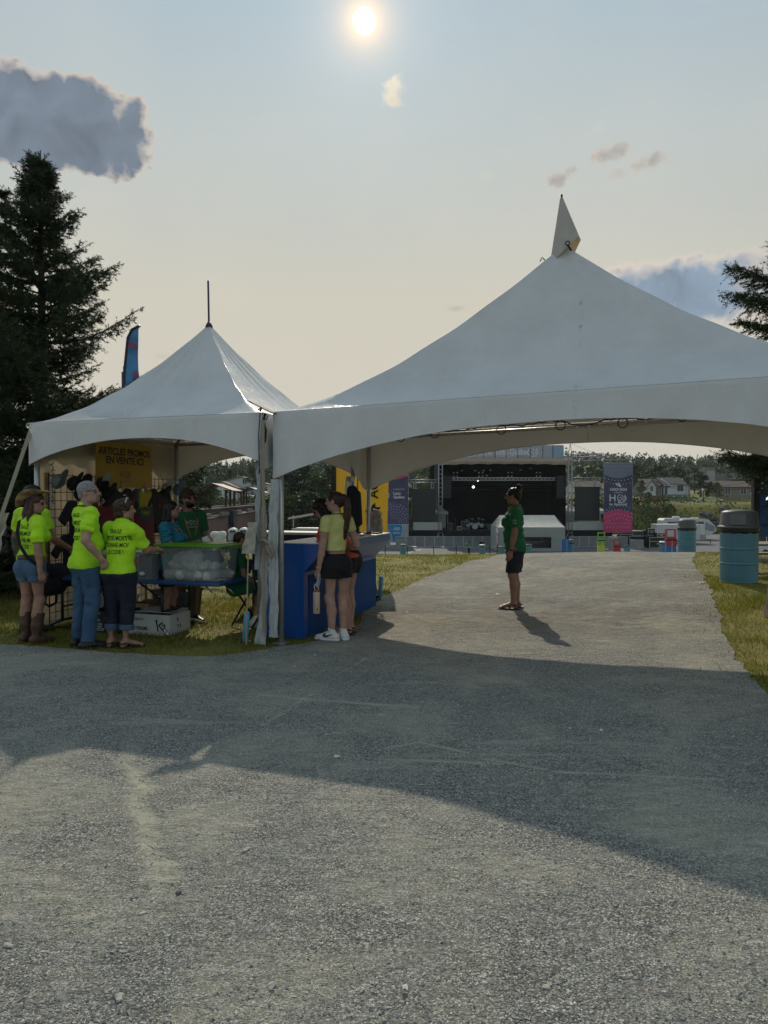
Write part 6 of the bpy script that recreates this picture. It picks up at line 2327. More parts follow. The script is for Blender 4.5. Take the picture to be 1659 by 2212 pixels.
b.build('counter_top', CTOP, cl_)
cbk = tthing('blue_counter', 'long blue counter with a shade-darkened front and white top edge along the back of the stall', 'counter', 0, 0, gz(-.8, 2.8))
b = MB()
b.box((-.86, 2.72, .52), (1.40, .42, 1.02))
b.build('counter_body', M('shaded_blue_laminate', (.006, .018, .06), .4, var=.08), cbk)  # blue front coloured almost black for the shadow inside the stall
b = MB()
b.box((-.86, 2.72, 1.05), (1.44, .50, .034), bev=.004)
b.build('counter_top', M('white_laminate', (.72, .73, .73), .3, var=.04), cbk)
b = MB()
b.box((-.86, 2.49, .42), (1.30, .03, .03))
b.build('shelf_rail', CBL, cbk)
dk = tthing('speaker_cabinet', 'black cabinet under the back counter behind the seated youngster', 'cabinet', -.62, 2.28)
b = MB()
b.box((0, 0, .36), (.44, .34, .72), bev=.01)
b.build('cabinet_body', BLK, dk)
b = MB()
b.tube([(-.15, -.175, .62), (-.15, -.20, .64), (.15, -.20, .64), (.15, -.175, .62)], .01, 6)
b.build('handle', CHR, dk)
# things on the counters
tp = tthing('tablet', 'black tablet lying on the far end of the blue counter', 'tablet', .22, 2.55, 1.068 + gz(0, 1.5))
b = MB()
b.box((0, 0, .010), (.28, .20, .016), bev=.004)
b.build('tablet_body', BLK, tp)
b = MB()
b.box((0, 0, .0188), (.25, .17, .001))
b.build('tablet_screen', LENS, tp)
pp = tthing('clipboard', 'clipboard with white sheets on the blue counter by the girl in yellow', 'clipboard', .20, 2.05, 1.068 + gz(0, 1.5), R(8))
b = MB()
b.box((0, 0, .003), (.23, .32, .004))
b.build('board', BLK, pp)
b = MB()
b.box((0, -.01, .0068), (.21, .29, .002))
b.build('paper_sheets', WHITE, pp)
b = MB()
b.box((0, .14, .012), (.10, .03, .010), bev=.003)
b.build('clip', CHR, pp)
# jacket and rolled wall at the rear post
jk = thing('hanging_jacket', 'dark navy jacket hung at the rear tent post behind the ponytail', 'jacket', at(762, 1052, 10.35), -TH)
link('garment', sdf_mesh('garment', [cap((0, 0, -.05), (0, 0, -.62), .07, .10, flat=((0, 1, 0), .7)), cap((.07, 0, -.1), (.10, 0, -.5), .045, .04)], .01, .03, wr=.008, wrv=(1, 1, .2)), M('navy_jacket', (.008, .012, .028), .8, var=.2), jk)
b = MB()
b.tube([(0, 0, -.02), (0, 0, .05), (.02, 0, .07)], .005, 5)
b.build('hook', STEELD, jk)
cloth_strip([(2.93, 2.86, 1.85), (2.94, 2.86, 1.3), (2.95, 2.85, .9)], [.12, .15, .15], SIDEW, 'rolled_sidewall', small, seed=21, amp=.03)
# rear post sleeve, straps and ratchets of the big tent
cs = to_local(big, at(812, 1105, 10.55))
cloth_strip([cs, cs + Vector((.0, .0, -.14)), cs + Vector((.01, 0, -.30))], [.16, .19, .17], _mats['canvas_sleeve'], 'strap_sleeve', big, seed=31, amp=.018)
b = MB()
c = to_local(big, at(811, 1103, 10.5))
b.tube([c + Vector((-.04, 0, 0)), c + Vector((.05, 0, -.02)), c + Vector((.08, 0, -.06))], .030, 8)
b.build('strap_roll', M('canvas_sleeve', (.4, .4, .3)), big)
strap(big, at(790, 1050, 10.6), at(803, 1110, 10.6), .010)
strap(big, at(795, 1160, 10.5), at(813, 1284, 10.75), .045)
b = MB()
c = to_local(big, at(814, 1288, 10.75))
b.box(c, (.07, .04, .03), bev=.008)
b.tube([c, c + Vector((0, -.02, -.12))], .02, 6)
b.build('ratchet', STEELD, big)
FOAM = M('blue_foam', (.10, .33, .55), .8, var=.1, scale=20, bump=.2, bscale=60)
for (px, yb, Y, hgt, lb) in ((529, 1397, 7.72, .30, 'light blue foam tube over the tent stake left of the wrapped post'), (820, 1303, 10.85, .30, 'light blue foam tube over the tent stake at the path edge')):
 q = place(px, yb, Y)
 s_ = thing('stake', lb, 'tent stake', q, R(5))
 b = MB()
 b.lathe([(.020, .04), (.031, .045), (.031, .05 + hgt - .015), (.026, .05 + hgt), (.012, .05 + hgt)], 16)
 b.xf(Matrix.Rotation(R(4), 4, 'Y'))
 b.build('foam_tube', FOAM, s_)
 b = MB()
 b.tube([(0, 0, -.05), (0, 0, .10)], .019, 8)
 b.build('stake_rod', M('rusty_stake', (.16, .09, .05), .8, var=.3), s_)
# deposit stand with its little white roof
ds = thing('deposit_stand', 'blue deposit stand with a white roof seen over the back counter, marked consignaction', 'stand', (at(676, 1145, 14).x, 14, tz(-1.3, 14)), R(-6))
b = MB()
b.box((0, 0, .42), (.62, .5, .84), bev=.01)
b.build('stand_body', CB, ds)
b = MB()
b.box((0, 0, .96), (.70, .56, .03), bev=.006)
b.build('stand_top', WHITE, ds)
b = MB()
b.box((0, -.24, .895), (.66, .03, .11))
b.build('sign_board', CB, ds)
lettering('consignaction', .075, M('pale_letter', (.35, .45, .60), .6, var=0), ds, frame((.06, -.2565, .895), (1, 0, 0), (0, 0, 1)), width=.48)
swirl(ds, frame((-.25, -.2565, .895), (1, 0, 0), (0, 0, 1)), .035, _mats['pale_letter'], blades=3)
b = MB()
for x in (-.40, .34):
 b.tube([(x, .1, .97), (x, .1, 1.20)], .012, 6)
b.build('roof_post', WHITE, ds)
b = MB()
b.prism([(-.46, 1.14), (.42, 1.30), (.42, 1.335), (-.46, 1.175)], -.1, .32, 'XZ')
b.build('roof', WHITE, ds)
# domed white lids behind the back counter
for i, (px, w_) in enumerate(((504, 1.0), (527, 1.0), (473, .42))):
 lb = ('white dome lidded bin peeking over the back counter, nearest the bearded man', 'white dome lidded bin peeking over the back counter beside the wrapped post', 'bundle of white plastic behind the elbow of the bearded man')[i]
 p = at(px, 1149, 36 if i < 2 else 19)
 d = thing('dome_bin' if i < 2 else 'plastic_bundle', lb, 'bin' if i < 2 else 'bundle', (p.x, p.y, tz(p.x, p.y)), 0)
 if i < 2:
  b = MB()
  b.lathe([(.20, 0), (.225, .5), (.235, 1.16)], 24)
  b.build('bin_body', M('grey_bin', (.25, .26, .27), .5), d)
  b = MB()
  b.lathe([(.245, 1.14)] + [(.245 * math.cos(a), 1.16 + .19 * math.sin(a)) for a in np.linspace(0, 1.45, 8)], 24)
  b.build('dome_lid', WHITE, d)
  b = MB()
  b.box((0, -.21, 1.18), (.28, .07, .085), (R(-25), 0, 0), .01)
  b.build('lid_opening', BLK, d)
 else:
  link('bundle', sdf_mesh('bundle', [cap((-.14, 0, .62), (.14, 0, .64), .09, .07), cap((0, .05, .1), (0, .05, .5), .16)], .014, .05, wr=.02, wrs=18, wrv=(1, 1, 1)), WHITE, d)
 if i < 1:
  pass
# ================================================================== BARRELS, STAGE AND FAR SIDE
TEAL = M('teal_steel', (.075, .205, .265), .42, var=.10, scale=4, bump=.1, bscale=8)
LIDG = M('grey_bin_lid', (.085, .085, .09), .5, var=.1)
BAGP = M('bin_bag', (.010, .010, .011), .3, var=.1, bump=.6, bscale=30, bdist=.02)
def ribs(r, h):
 P = [(r * .985, 0), (r, .012), (r, .02)]
 z = .02
 for k in range(6):
  P += [(r, z), (r + .003, z + .010), (r, z + .02)]
  z += .026
 for zc in (h * .36, h * .64):
  P += [(r, zc - .016), (r + .004, zc - .012), (r + .012, zc), (r + .004, zc + .012), (r, zc + .016)]
 z = h - .17
 for k in range(5):
  P += [(r, z), (r + .003, z + .010), (r, z + .02)]
  z += .026
 P += [(r, h - .012), (r + .008, h)]
 P = sorted(P, key=lambda q: q[1])
 out = [P[0]]
 for (r0, z0), (r1, z1) in zip(P, P[1:]):
  k = max(1, int((z1 - z0) / .009))
  out += [(r0 + (r1 - r0) * i / k, z0 + (z1 - z0) * i / k) for i in range(1, k + 1)]
 return out
def barrel(label, loc, rz=0.0, lid='hood', group='steel barrel bins'):
 t = thing('barrel_bin', label, 'bin', loc, rz, group)
 b = MB()
 b.lathe(ribs(.285, .86), 40)
 b.build('drum', TEAL, t)
 b = MB()
 b.lathe([(.289, .80), (.302, .825), (.296, .85), (.300, .875), (.29, .885)], 40)
 for i, v in enumerate(b.bm.verts):
  v.co.z += .010 * math.sin(i * 1.7) if v.co.z < .85 else 0
 b.build('bag_rim', BAGP, t)
 if lid == 'hood':
  b = MB()
  b.lathe([(.292, .872), (.325, .876), (.326, .905), (.296, .912), (.290, .93), (.272, 1.115), (.262, 1.14), (.19, 1.165), (.05, 1.175)], 40)
  h = b.build('hood', LIDG, t)
  b = MB()
  b.box((-.155, -.242, 1.018), (.225, .012, .17), (R(-6), 0, R(-33)), .006)
  b.build('swing_door', M('grey_flap', (.13, .13, .135), .45, var=.08), h)
 elif lid == 'white':
  b = MB()
  b.lathe([(.30, .87), (.30, .92), (.24, .97), (.05, .99)], 28)
  b.build('lid', WHITE, t)
 return t
def ground_at(px, Y, dz=0.0):
 x = at(px, 1100, Y).x
 return (x, Y, tz(x, Y) + dz)
bq = barrel('near teal steel barrel bin with grey hooded lid on the grass under the spruce branch', ground_at(1597, 11.95), R(4))
barrel('second teal barrel bin farther off with a grey hooded lid at the path crest', ground_at(1484, 24.6), R(190))
barrel('teal barrel half hidden behind the standing woman', ground_at(1141, 57), lid=None)
barrel('far barrel with white lid beside the distant dark clad person', ground_at(1042, 70, .1), lid='white')
barrel('far barrel cut off by the grass crest left of the rope posts', ground_at(871, 66, .15), lid='bag')
barrel('far open barrel between the red and concrete blocks right of the stage', ground_at(1355, 70, .1), lid=None)
barrel('barrel beside the red and blue sorting station', ground_at(1434, 50), lid='white')
barrel('hooded barrel behind the blue lettered sign board right of the white booth', ground_at(1234, 62, .2), R(60))
barrel('far barrel at the left foot of the grey and white control booth', ground_at(1083, 70, .0), lid='bag')
def station(label, px, Y, frame_m, top_m, low_m, text, dz=0.0, frame_h=.55, w=.62):
 t = thing('sorting_station', label, 'recycling station', ground_at(px, Y, dz), R(-8))
 b = MB()
 b.box((0, 0, .50), (w, .45, 1.0), bev=.01)
 b.build('bin_box', low_m, t)
 b = MB()
 b.prism([(-w / 2, .55), (0, .68), (w / 2, .55), (w / 2, .985), (-w / 2, .985)], -.232, -.229, 'XZ')
 b.build('front_board', top_m, t)
 b = MB()
 for s in (-1, 1):
  b.box((s * (w / 2 - .03), -.19, 1.0 + frame_h / 2 + .06), (.06, .04, frame_h + .12))
  b.box((s * (w / 2 - .03), .19, 1.0 + frame_h / 2 + .06), (.06, .04, frame_h + .12))
 b.box((0, -.19, 1.0 + frame_h + .14), (w, .04, .08))
 b.box((0, .19, 1.0 + frame_h + .14), (w, .04, .08))
 for s in (-1, 1):
  b.box((s * (w / 2 - .03), 0, 1.0 + frame_h + .14), (.06, .34, .08))
 b.box((0, -.20, 1.16), (w, .03, .16))
 b.build('sign_frame', frame_m, t)
 b = MB()
 b.box((0, 0, 1.03), (w + .06, .50, .10), bev=.03)
 b.build('bag_rim', BAGP, t)
 if text:
  lettering(text, .13, WI, t, frame((.05, -.2345, .50), (0, 0, 1), (-1, 0, 0)), width=.95, bold=.003)
 return t
RED = M('red_paint', (.42, .025, .03), .5, var=.08)
SBL = M('sign_blue', (.015, .13, .42), .5, var=.08)
LGRN = M('lime_paint', (.18, .38, .03), .5, var=.08)
SYEL = M('sign_yellow', (.50, .50, .05), .5, var=.06)
station('red framed sorting station lettered OLOFESTIVAL.CA beside the second barrel', 1449, 48, RED, RED, SBL, 'OLOFESTIVAL.CA')
station('green framed sorting station with a yellow front right of the stage barrier', 1299, 66, LGRN, LGRN, SYEL, 'OLOFESTIVAL.CA', .35)
station('low red framed sorting station just showing over the path crest', 1333, 72, RED, RED, RED, None, -.1)
sb = thing('sign_board', 'blue board with vertical white lettering beside a hooded barrel near the white booth', 'sign', ground_at(1222, 61.5, .15), R(6))
b = MB()
b.box((0, 0, .62), (.62, .06, 1.24), bev=.01)
b.build('board', SBL, sb)
lettering('FESTIVAL.CA', .16, WI, sb, frame((.10, -.033, .66), (0, 0, 1), (-1, 0, 0)), width=1.0, bold=.003)
b = MB()
b.poly([(-.3, -.0335, .02), (.3, -.0335, .02), (.05, -.0335, .25)])
b.build('red_corner', RED, sb)
# ------------------------------------------------------------------ the stage
SY_ = 104.0
k_ = SY_ / FPX
def SXZ(px, py, Y=SY_):
 p = at(px, py, Y)
 return p.x, p.z
TRUSS = M('truss_metal', (.42, .43, .44), .4, .6, var=.1)
BLKD = M('black_drape', (.006, .007, .009), .9, var=.2)
SCRIM = M('grey_banner', (.42, .45, .51), .7, var=.15, scale=.3, trans=.45)
def truss(b, a, c, w=.5, h=.5, r=.04, step=.7, ladder=False):
 a, c = Vector(a), Vector(c)
 d = (c - a)
 L = d.length
 d.normalize()
 up_ = Vector((0, 0, 1)) if abs(d.z) < .9 else Vector((0, 1, 0))
 s = d.cross(up_).normalized()
 u2 = s.cross(d).normalized()
 cs = [s * (x * w / 2) + u2 * (y * h / 2) for x, y in ((-1, -1), (1, -1), (1, 1), (-1, 1))]
 for q in cs:
  b.tube([a + q, c + q], r, 4)
 n = max(2, int(L / step))
 for i in range(n):
  p, q = a + d * (L * i / n), a + d * (L * (i + 1) / n)
  for j in range(4):
   e, f = cs[j], cs[(j + 1) % 4]
   if ladder:
    b.tube([p + e, p + f], r * .6, 4)
   else:
    b.tube([p + (e if i % 2 else f), q + (f if i % 2 else e)], r * .6, 4)
 return b
stg = thing('stage', 'large black open air stage with roof, side towers and a long banner across the top', 'stage', (at(1090, 1100, SY_).x, SY_, PLZ), 0)
ox = stg.location.x
def S(px, py, y=0.0):
 x, z = SXZ(px, py, SY_ + y)
 return Vector((x - ox, y, z - PLZ))
dk_z = S(0, 1145).z
xl, xr = S(952, 0).x, S(1228, 0).x
b = MB()
b.box(((xl + xr) / 2, 5.2, dk_z - .12), (xr - xl + 2.4, 12.4, .24))
b.build('deck', M('stage_deck', (.02, .02, .022), .7), stg)
V, F = [], []
n = 160
for i in range(n + 1):
 x = xl - 5.0 + (xr - xl + 9) * i / n
 for j in range(2):
  V.append((x, -1.02 + .06 * math.sin(i * 1.9) + .03 * math.sin(i * .7), dk_z - .02 if j else .02))
for i in range(n):
 F.append((2 * i, 2 * i + 2, 2 * i + 3, 2 * i + 1))
link('stage_skirt', np_mesh('stage_skirt', V, F, True), M('skirt_drape', (.012, .014, .018), .9, var=.2), stg)
top_z = S(0, 992).z
b = MB()
b.box(((xl + xr) / 2, 11.0, (top_z + dk_z) / 2), (xr - xl + 1.6, .1, top_z - dk_z))
b.build('back_drape', BLKD, stg)
for x in (xl - .1, xr + .1):
 b = MB()
 b.box((x, 5.8, (top_z + dk_z) / 2), (.1, 10.0, top_z - dk_z))
 b.build('side_drape', BLKD, stg)
b = MB()
b.box(((xl + xr) / 2, 5.4, top_z + .15), (xr - xl + 1.4, 12.2, .25))
b.build('roof', M('stage_roof', (.45, .45, .44), .6), stg)
b = MB()
b.box(((xl + xr) / 2, 5.4, top_z - .12), (xr - xl - .2, 11.0, .1))
b.build('roof_lining', BLKD, stg)
# swagged valance
V, F = [], []
n = 120
for i in range(n + 1):
 s = i / n
 x = xl - .3 + (xr - xl + .6) * s
 sw_ = abs(math.sin(s * PI * 8))
 z1 = S(0, 1004).z + .10 * sw_ - .5 * (abs(2 * s - 1) ** 3) * .4
 for j, w_ in enumerate((0, .35, .7, 1)):
  V.append((x, -1.3 - .15 * math.sin(w_ * 3) - .12 * w_ * math.sin(s * 50), (top_z + .1) * (1 - w_) + z1 * w_))
for i in range(n):
 for j in range(3):
  a = i * 4 + j
  F.append((a, a + 1, a + 5, a + 4))
link('roof_valance', np_mesh('roof_valance', V, F, True), M('tan_valance', (.46, .38, .31), .7, var=.12, trans=.25), stg)
# header banner
bl, br_ = S(962, 0, -1).x, S(1219.5, 0, -1).x
zt, zb = S(0, 961.5, -1).z, S(0, 989, -1).z
b = MB()
b.box(((bl + br_) / 2, -1.0, (zt + zb) / 2), (br_ - bl, .06, zt - zb))
hb = b.build('header_banner', SCRIM, stg)
lettering('SCÈNE', 1.05, M('banner_white', (.70, .72, .74), .7, var=0), hb, frame((S(1049, 0).x, -1.035, S(0, 978.5, -1).z), (1, 0, 0), (0, 0, 1)), width=S(1064, 0).x - S(1035, 0).x, bold=.02)
lettering('Loto Québec', 1.2, _mats['banner_white'], hb, frame((S(1108, 0).x, -1.035, S(0, 976.5, -1).z), (1, 0, 0), (0, 0, 1)), width=S(1143, 0).x - S(1072, 0).x, bold=.02)
for px in (1022, 1154):
 c = Vector((S(px, 0).x, -1.036, S(0, 976, -1).z))
 swirl(hb, frame(c, (1, 0, 0), (0, 0, 1)), .72, _mats['banner_white'], blades=5)
b = MB()
for px in (995, 1020, 1045, 1070, 1094, 1119, 1146, 1173, 1195):
 b.tube([(S(px, 0).x, -1.06, zb - .4), (S(px, 0).x, -1.06, zt + .15)], .035, 4)
b.build('banner_pole', STEELD, hb)
b = MB()
x0, x1 = S(1198, 0).x, S(1218.5, 0).x
b.poly([(x0 + .5 * math.sin(t * PI) * -1.0, -1.034, zb + .03 + (zt - zb - .06) * t) for t in np.linspace(0, 1, 9)] + [(x1, -1.034, zt - .03), (x1, -1.034, zb + .03)])
b.build('pale_blue_panel', M('pale_blue_print', (.28, .40, .52), .7), hb)
for (pxa, nm) in ((951.5, 0), (1231, 1)):
 x = S(pxa, 0).x
 b = MB()
 truss(b, (x, -1.4, .1), (x, -1.4, S(0, 986).z), .50, .50, .05, .62, True)
 if nm:
  truss(b, (x, -1.4, S(0, 986).z), (x, -1.4, S(0, 986).z + .3), .5, .5, .05, .4)
  zz = S(0, 958.5).z
  for s in (-.3, .3):
   b.tube([(x + s, -1.4, S(0, 990).z), (x, -1.4, zz)], .05, 5)
  b.tube([(x, -1.4, zz), (S(1300, 0).x, -1.4, S(0, 988).z)], .02, 4)
  for q in (970, 977):
   b.box((x - .55, -1.4, S(0, q).z), (.3, .2, .25))
 for s in (-.7, .7):
  b.tube([(x + s, -1.4, .02), (x + s * .3, -1.4, 1.5)], .05, 5)
 b.box((x, -1.4, .06), (1.6, 1.2, .10))
 b.build('side_tower', TRUSS, stg)
for (xa, xb, pya, pyb, y, rr2, tm) in ((978, 1204, 1032, 1037.5, 1.2, .045, M('white_truss', (.75, .76, .76), .5, var=.05)), (979, 1196, 1040.5, 1047, 4.0, .03, M('shaded_truss', (.07, .075, .08), .5, .4)), (979, 1190, 1052, 1059, 7.0, .03, _mats['shaded_truss'] if 'shaded_truss' in _mats else TRUSS)):  # rear trusses get a darker copy for the dimness deep under the roof
 za, zb2 = S(0, pya, y).z, S(0, pyb, y).z
 b = MB()
 truss(b, (S(xa, 0, y).x, y, (za + zb2) / 2), (S(xb, 0, y).x, y, (za + zb2) / 2), .4, za - zb2, rr2, .55)
 b.build('lighting_truss', tm, stg)
LAMP = M('blinder_glass', (.45, .44, .40), .2, var=0)
for px in (986, 1041, 1105, 1167):
 b = MB()
 for dx in (-.26, .26):
  for dz in (-.26, .26):
   b.ball((S(px, 0, 1).x + dx, 1.0, S(0, 1025, 1).z + dz), .13, 1)
 b.build('blinder_lamp', LAMP, stg)
for px, py in ((1054, 1000 + 27), (1000, 1016.5), (1029, 1016.5), (1047, 1016.5), (1062, 1016), (1128, 1015), (1150, 1012)):
 b = MB()
 b.box((S(px, 0, 3).x, 3, S(0, py, 3).z), (.30, .3, .22), bev=.04)
 b.build('spotlight', M('spot_housing', (.25, .24, .22), .4), stg)
b = MB()
b.ball((S(1025, 0, 5).x, 5, S(0, 1052, 5).z), .17, 2)
b.build('lit_spotlight', M('lit_pink_lamp', (1.0, .75, 1.0), .3, var=0, emit=6), stg)
b = MB()
b.ball((S(1035, 0, 5).x, 5, S(0, 1038.5, 5).z), .10, 2)
b.build('lit_spotlight', M('lit_white_lamp', (1, .95, .9), .3, var=0, emit=3), stg)
for s, px in ((-1, 967), (1, 1213)):
 b = MB()
 for i in range(9):
  b.box((S(px, 0).x, -.6 + .02 * (i - 4) ** 2 * .3, S(0, 1030).z - i * .36), (1.1, .6, .33), (R(-2 * i), 0, 0), .02)
 b.build('line_array', M('array_black', (.014, .015, .017), .6), stg)
# band gear on the deck, each a thing of its own
def on_deck(name, label, cat, px, y):
 return thing(name, label, cat, (at(px, 1100, SY_ + y).x, SY_ + y, PLZ + dk_z), 0)
GEAR = M('gear_grey', (.16, .16, .16), .5, var=.3)
d = on_deck('drum_kit', 'drum kit with pale drums on the left half of the dark stage', 'drum kit', 1026, 2.5)
for i, (x, y, z, r, h) in enumerate(((0, 0, .45, .42, .5), (-.55, .1, .75, .22, .3), (.5, .1, .78, .22, .3), (-.95, .2, .5, .28, .4), (.95, .2, .5, .3, .45))):
 b = MB()
 b.lathe([(r, -h / 2), (r, h / 2)], 18, (x, y, z), (R(90), 0, 0) if i == 0 else (R(12), 0, 0))
 b.build('drum', M('drum_shell', (.40, .40, .40), .35, var=.1), d)
for i, (x, z) in enumerate(((-1.2, 1.35), (1.15, 1.4), (-.35, 1.5), (.55, 1.55))):
 b = MB()
 b.lathe([(.30, 0), (.1, .03), (.02, .06)], 18, (x, .3, z), (R(14), 0, 0))
 b.build('cymbal', M('brass', (.45, .38, .20), .3, .8), d)
 b = MB()
 b.tube([(x, .3, 0), (x, .3, z)], .02, 5)
 b.build('cymbal_stand', CHR, d)
for i, (px, w_, h_, lb) in enumerate(((1005, 1.2, 1.2, 'grey amplifier cabinet left of the drum kit on the stage'), (972, .8, .9, 'pale folding chair and case at the left edge of the stage deck'), (1060, .9, .7, 'low amplifier right of the drum kit on the stage'), (1090, .8, 1.0, 'amplifier stack half way along the stage deck'), (992, .6, .5, 'small white monitor at the front left of the stage'))):
 a = on_deck('amplifier', lb, 'amplifier', px, 3.0 if i != 4 else .4)
 b = MB()
 b.box((0, 0, h_ / 2), (w_, .5, h_), bev=.03)
 b.build('cabinet', GEAR if i != 4 else WHITE, a)
 b = MB()
 b.box((0, -.255, h_ / 2), (w_ * .86, .01, h_ * .8))
 b.build('grille', M('grille_grey', (.05, .05, .05), .8), a)
for i, (px, lb) in enumerate(((984, 'microphone stand at the left of the stage'), (1013, 'microphone stand in front of the drum kit'), (1071, 'microphone stand right of the drum kit'), (1075 + 130, 'microphone stand at the right end of the stage'))):
 m_ = on_deck('microphone_stand', lb, 'microphone stand', px, 1.0)
 b = MB()
 b.tube([(0, 0, 0), (0, 0, 1.5)], .02, 5)
 b.lathe([(.2, 0), (.2, .03)], 12)
 b.build('stand_pole', GEAR, m_)
 b = MB()
 b.tube([(0, 0, 1.5), (.12, -.3, 1.65)], .022, 5)
 b.build('boom', GEAR, m_)
riser = on_deck('drum_riser', 'low riser with a pale edge across the back of the stage', 'riser', 1052, 5.0)
b = MB()
b.box((0, 0, .35), (7.5, 2.4, .7))
b.build('riser_body', M('riser_dark', (.022, .018, .02), .8), riser)
b = MB()
b.box((0, -1.22, .64), (7.5, .03, .10))
b.build('edge_trim', GEAR, riser)
# LED screens with their truss and white skirts
LED = M('led_screen', (.022, .025, .026), .55, var=.06, scale=2)
for nm, x0, x1, y0, y1 in (('left', 889.5, 941, 1056, 1128), ('right', 1241.5, 1295, 1051.5, 1125)):
 Y = 103.0
 a, c = at(x0, y1, Y), at(x1, y0, Y)
 t = thing('video_screen', 'dark video wall hanging %s of the stage' % ('at the shaded left' if nm == 'left' else 'beside the tall festival banner right'), 'video screen', ((a.x + c.x) / 2, Y, PLZ), 0)
 w_, h_ = c.x - a.x, c.z - a.z
 zc = (a.z + c.z) / 2 - PLZ
 b = MB()
 b.box((0, 0, zc), (w_, .3, h_))
 b.build('screen', LED, t)
 b = MB()
 truss(b, (-w_ / 2 - .3, .25, zc + h_ / 2 + 1.1), (w_ / 2 + .3, .25, zc + h_ / 2 + 1.1), .4, .4, .035, .5)
 for s in (-1, 1):
  truss(b, (s * (w_ / 2 - .4), .5, 0), (s * (w_ / 2 - .4), .5, zc + h_ / 2 + 1.0), .3, .3, .03, .6)
  b.tube([(s * w_ * .3, .2, zc + h_ / 2), (s * w_ * .3, .2, zc + h_ / 2 + 1.0)], .03, 4)
 b.build('truss_frame', TRUSS, t)
 zs0, zs1 = at(0, 1145, Y).z - PLZ, at(0, 1128, Y).z - PLZ
 b = MB()
 xs = (-w_ / 2 + .2, w_ / 2 + .9) if nm == 'left' else (-w_ / 2 - 1.2, w_ / 2 + 1.6)
 b.box(((xs[0] + xs[1]) / 2, -.3, (zs0 + zs1) / 2), (xs[1] - xs[0], .06, zs1 - zs0))
 b.build('white_skirt', M('screen_skirt', (.42, .43, .41), .8, var=.08, scale=1), t)
 b = MB()
 b.box(((xs[0] + xs[1]) / 2, -.25, zs0 / 2), (xs[1] - xs[0] + .3, .06, zs0))
 b.build('black_skirt', BLKD, t)
def gable_tent(label, px0, px1, pye, pyt, Y, depth=4.0, mat=None):
 a, c = at(px0, pye, Y), at(px1, pyt, Y)
 t = thing('canopy_tent', label, 'tent', ((a.x + c.x) / 2, Y, PLZ), 0)
 w_ = c.x - a.x
 e, r_ = a.z - PLZ, c.z - PLZ
 m = mat or M('canopy_white', (.62, .63, .62), .6, var=.06, trans=.25)
 b = MB()
 for s0, s1 in (((-1, 0), (1, 0)), ((1, 0), (1, 1)), ((1, 1), (-1, 1)), ((-1, 1), (-1, 0))):
  n = 8
  for i in range(n):
   f0, f1 = (i / n), ((i + 1) / n)
   P = []
   for f in (f0, f1):
    z = e + (r_ - e) * f ** 1.5
    for q in (s0, s1):
     P.append(((q[0] * w_ / 2) * (1 - f), q[1] * depth * (1 - f) + depth / 2 * f, z))
   b.quad(P[0], P[1], P[3], P[2])
 b.build('roof', m, t)
 b = MB()
 b.box((0, .02, e - .2), (w_, .03, .4))
 b.box((-w_ / 2, depth / 2, e - .2), (.03, depth, .4))
 b.box((w_ / 2, depth / 2, e - .2), (.03, depth, .4))
 b.build('valance', m, t)
 for x in (-w_ / 2 + .05, w_ / 2 - .05):
  for y in (.05, depth - .05):
   b = MB()
   b.tube([(x, y, 0), (x, y, e)], .04, 6)
   b.build('post', ALU, t)
 b = MB()
 b.box((0, depth - .1, (e - .3) / 2), (w_ - .1, .03, e - .3))
 b.build('back_wall', M('canopy_wall', (.50, .51, .51), .7, var=.06), t)
 return t
gable_tent('white canopy behind the right video wall, peak left of the screen', 1214, 1262, 1104, 1088, 107)
gable_tent('white canopy behind the foot of the tall festival banner', 1262, 1314, 1103, 1086, 108)
gable_tent('small white canopy behind the left side tower of the stage', 940, 968, 1105, 1092, 107)
# control booth in front of the stage
BY = 86.0
fa, fb = at(1075, 1139, BY), at(1221, 1114, BY)
fo = thing('control_booth', 'grey and white gabled mixing tent in front of the stage behind the standing woman', 'tent', ((fa.x + fb.x) / 2, BY, PLZ), 0)
w_ = fb.x - fa.x
e, r_ = fa.z - PLZ, fb.z - PLZ
BTH = M('booth_grey', (.30, .32, .31), .7, var=.08, scale=1)
BTW = M('booth_roof', (.62, .59, .54), .6, var=.08, scale=1, bump=.5, bscale=3, bdist=.1, trans=.2)
b = MB()
D_ = 5.5
rx = w_ * .93 / 2
n = 10
for f0, f1 in zip(np.linspace(0, 1, n + 1)[:-1], np.linspace(0, 1, n + 1)[1:]):
 for s in (0, 1):
  def Q(x, f):
   sag = -.10 * math.sin(f * PI)
   hx = (w_ / 2) * (1 - f) + (rx - .35) * f
   y = (D_ / 2) * f if s == 0 else D_ - (D_ / 2) * f
   return (x * hx, y, e + (r_ - e) * f + sag)
  for x0, x1 in zip(np.linspace(-1, 1, 9)[:-1], np.linspace(-1, 1, 9)[1:]):
   b.quad(Q(x0, f0), Q(x1, f0), Q(x1, f1), Q(x0, f1))
b.build('roof', BTW, fo)
b = MB()
for s in (-1, 1):
 b.poly([(s * w_ / 2, 0, 0), (s * w_ / 2, D_, 0), (s * w_ / 2, D_, e), (s * (rx - .35), D_ / 2, r_), (s * w_ / 2, 0, e)])
b.box((0, D_ - .02, e / 2), (w_ - .1, .04, e))
b.build('side_wall', BTH, fo)
ow0, ow1, oz0, oz1 = at(1094, 0, BY).x - fo.location.x, at(1196, 0, BY).x - fo.location.x, at(0, 1184, BY).z - PLZ, at(0, 1160, BY).z - PLZ
b = MB()
b.box(((-w_ / 2 + ow0) / 2, 0, e / 2), (ow0 + w_ / 2, .05, e))
b.box(((w_ / 2 + ow1) / 2, 0, e / 2), (w_ / 2 - ow1, .05, e))
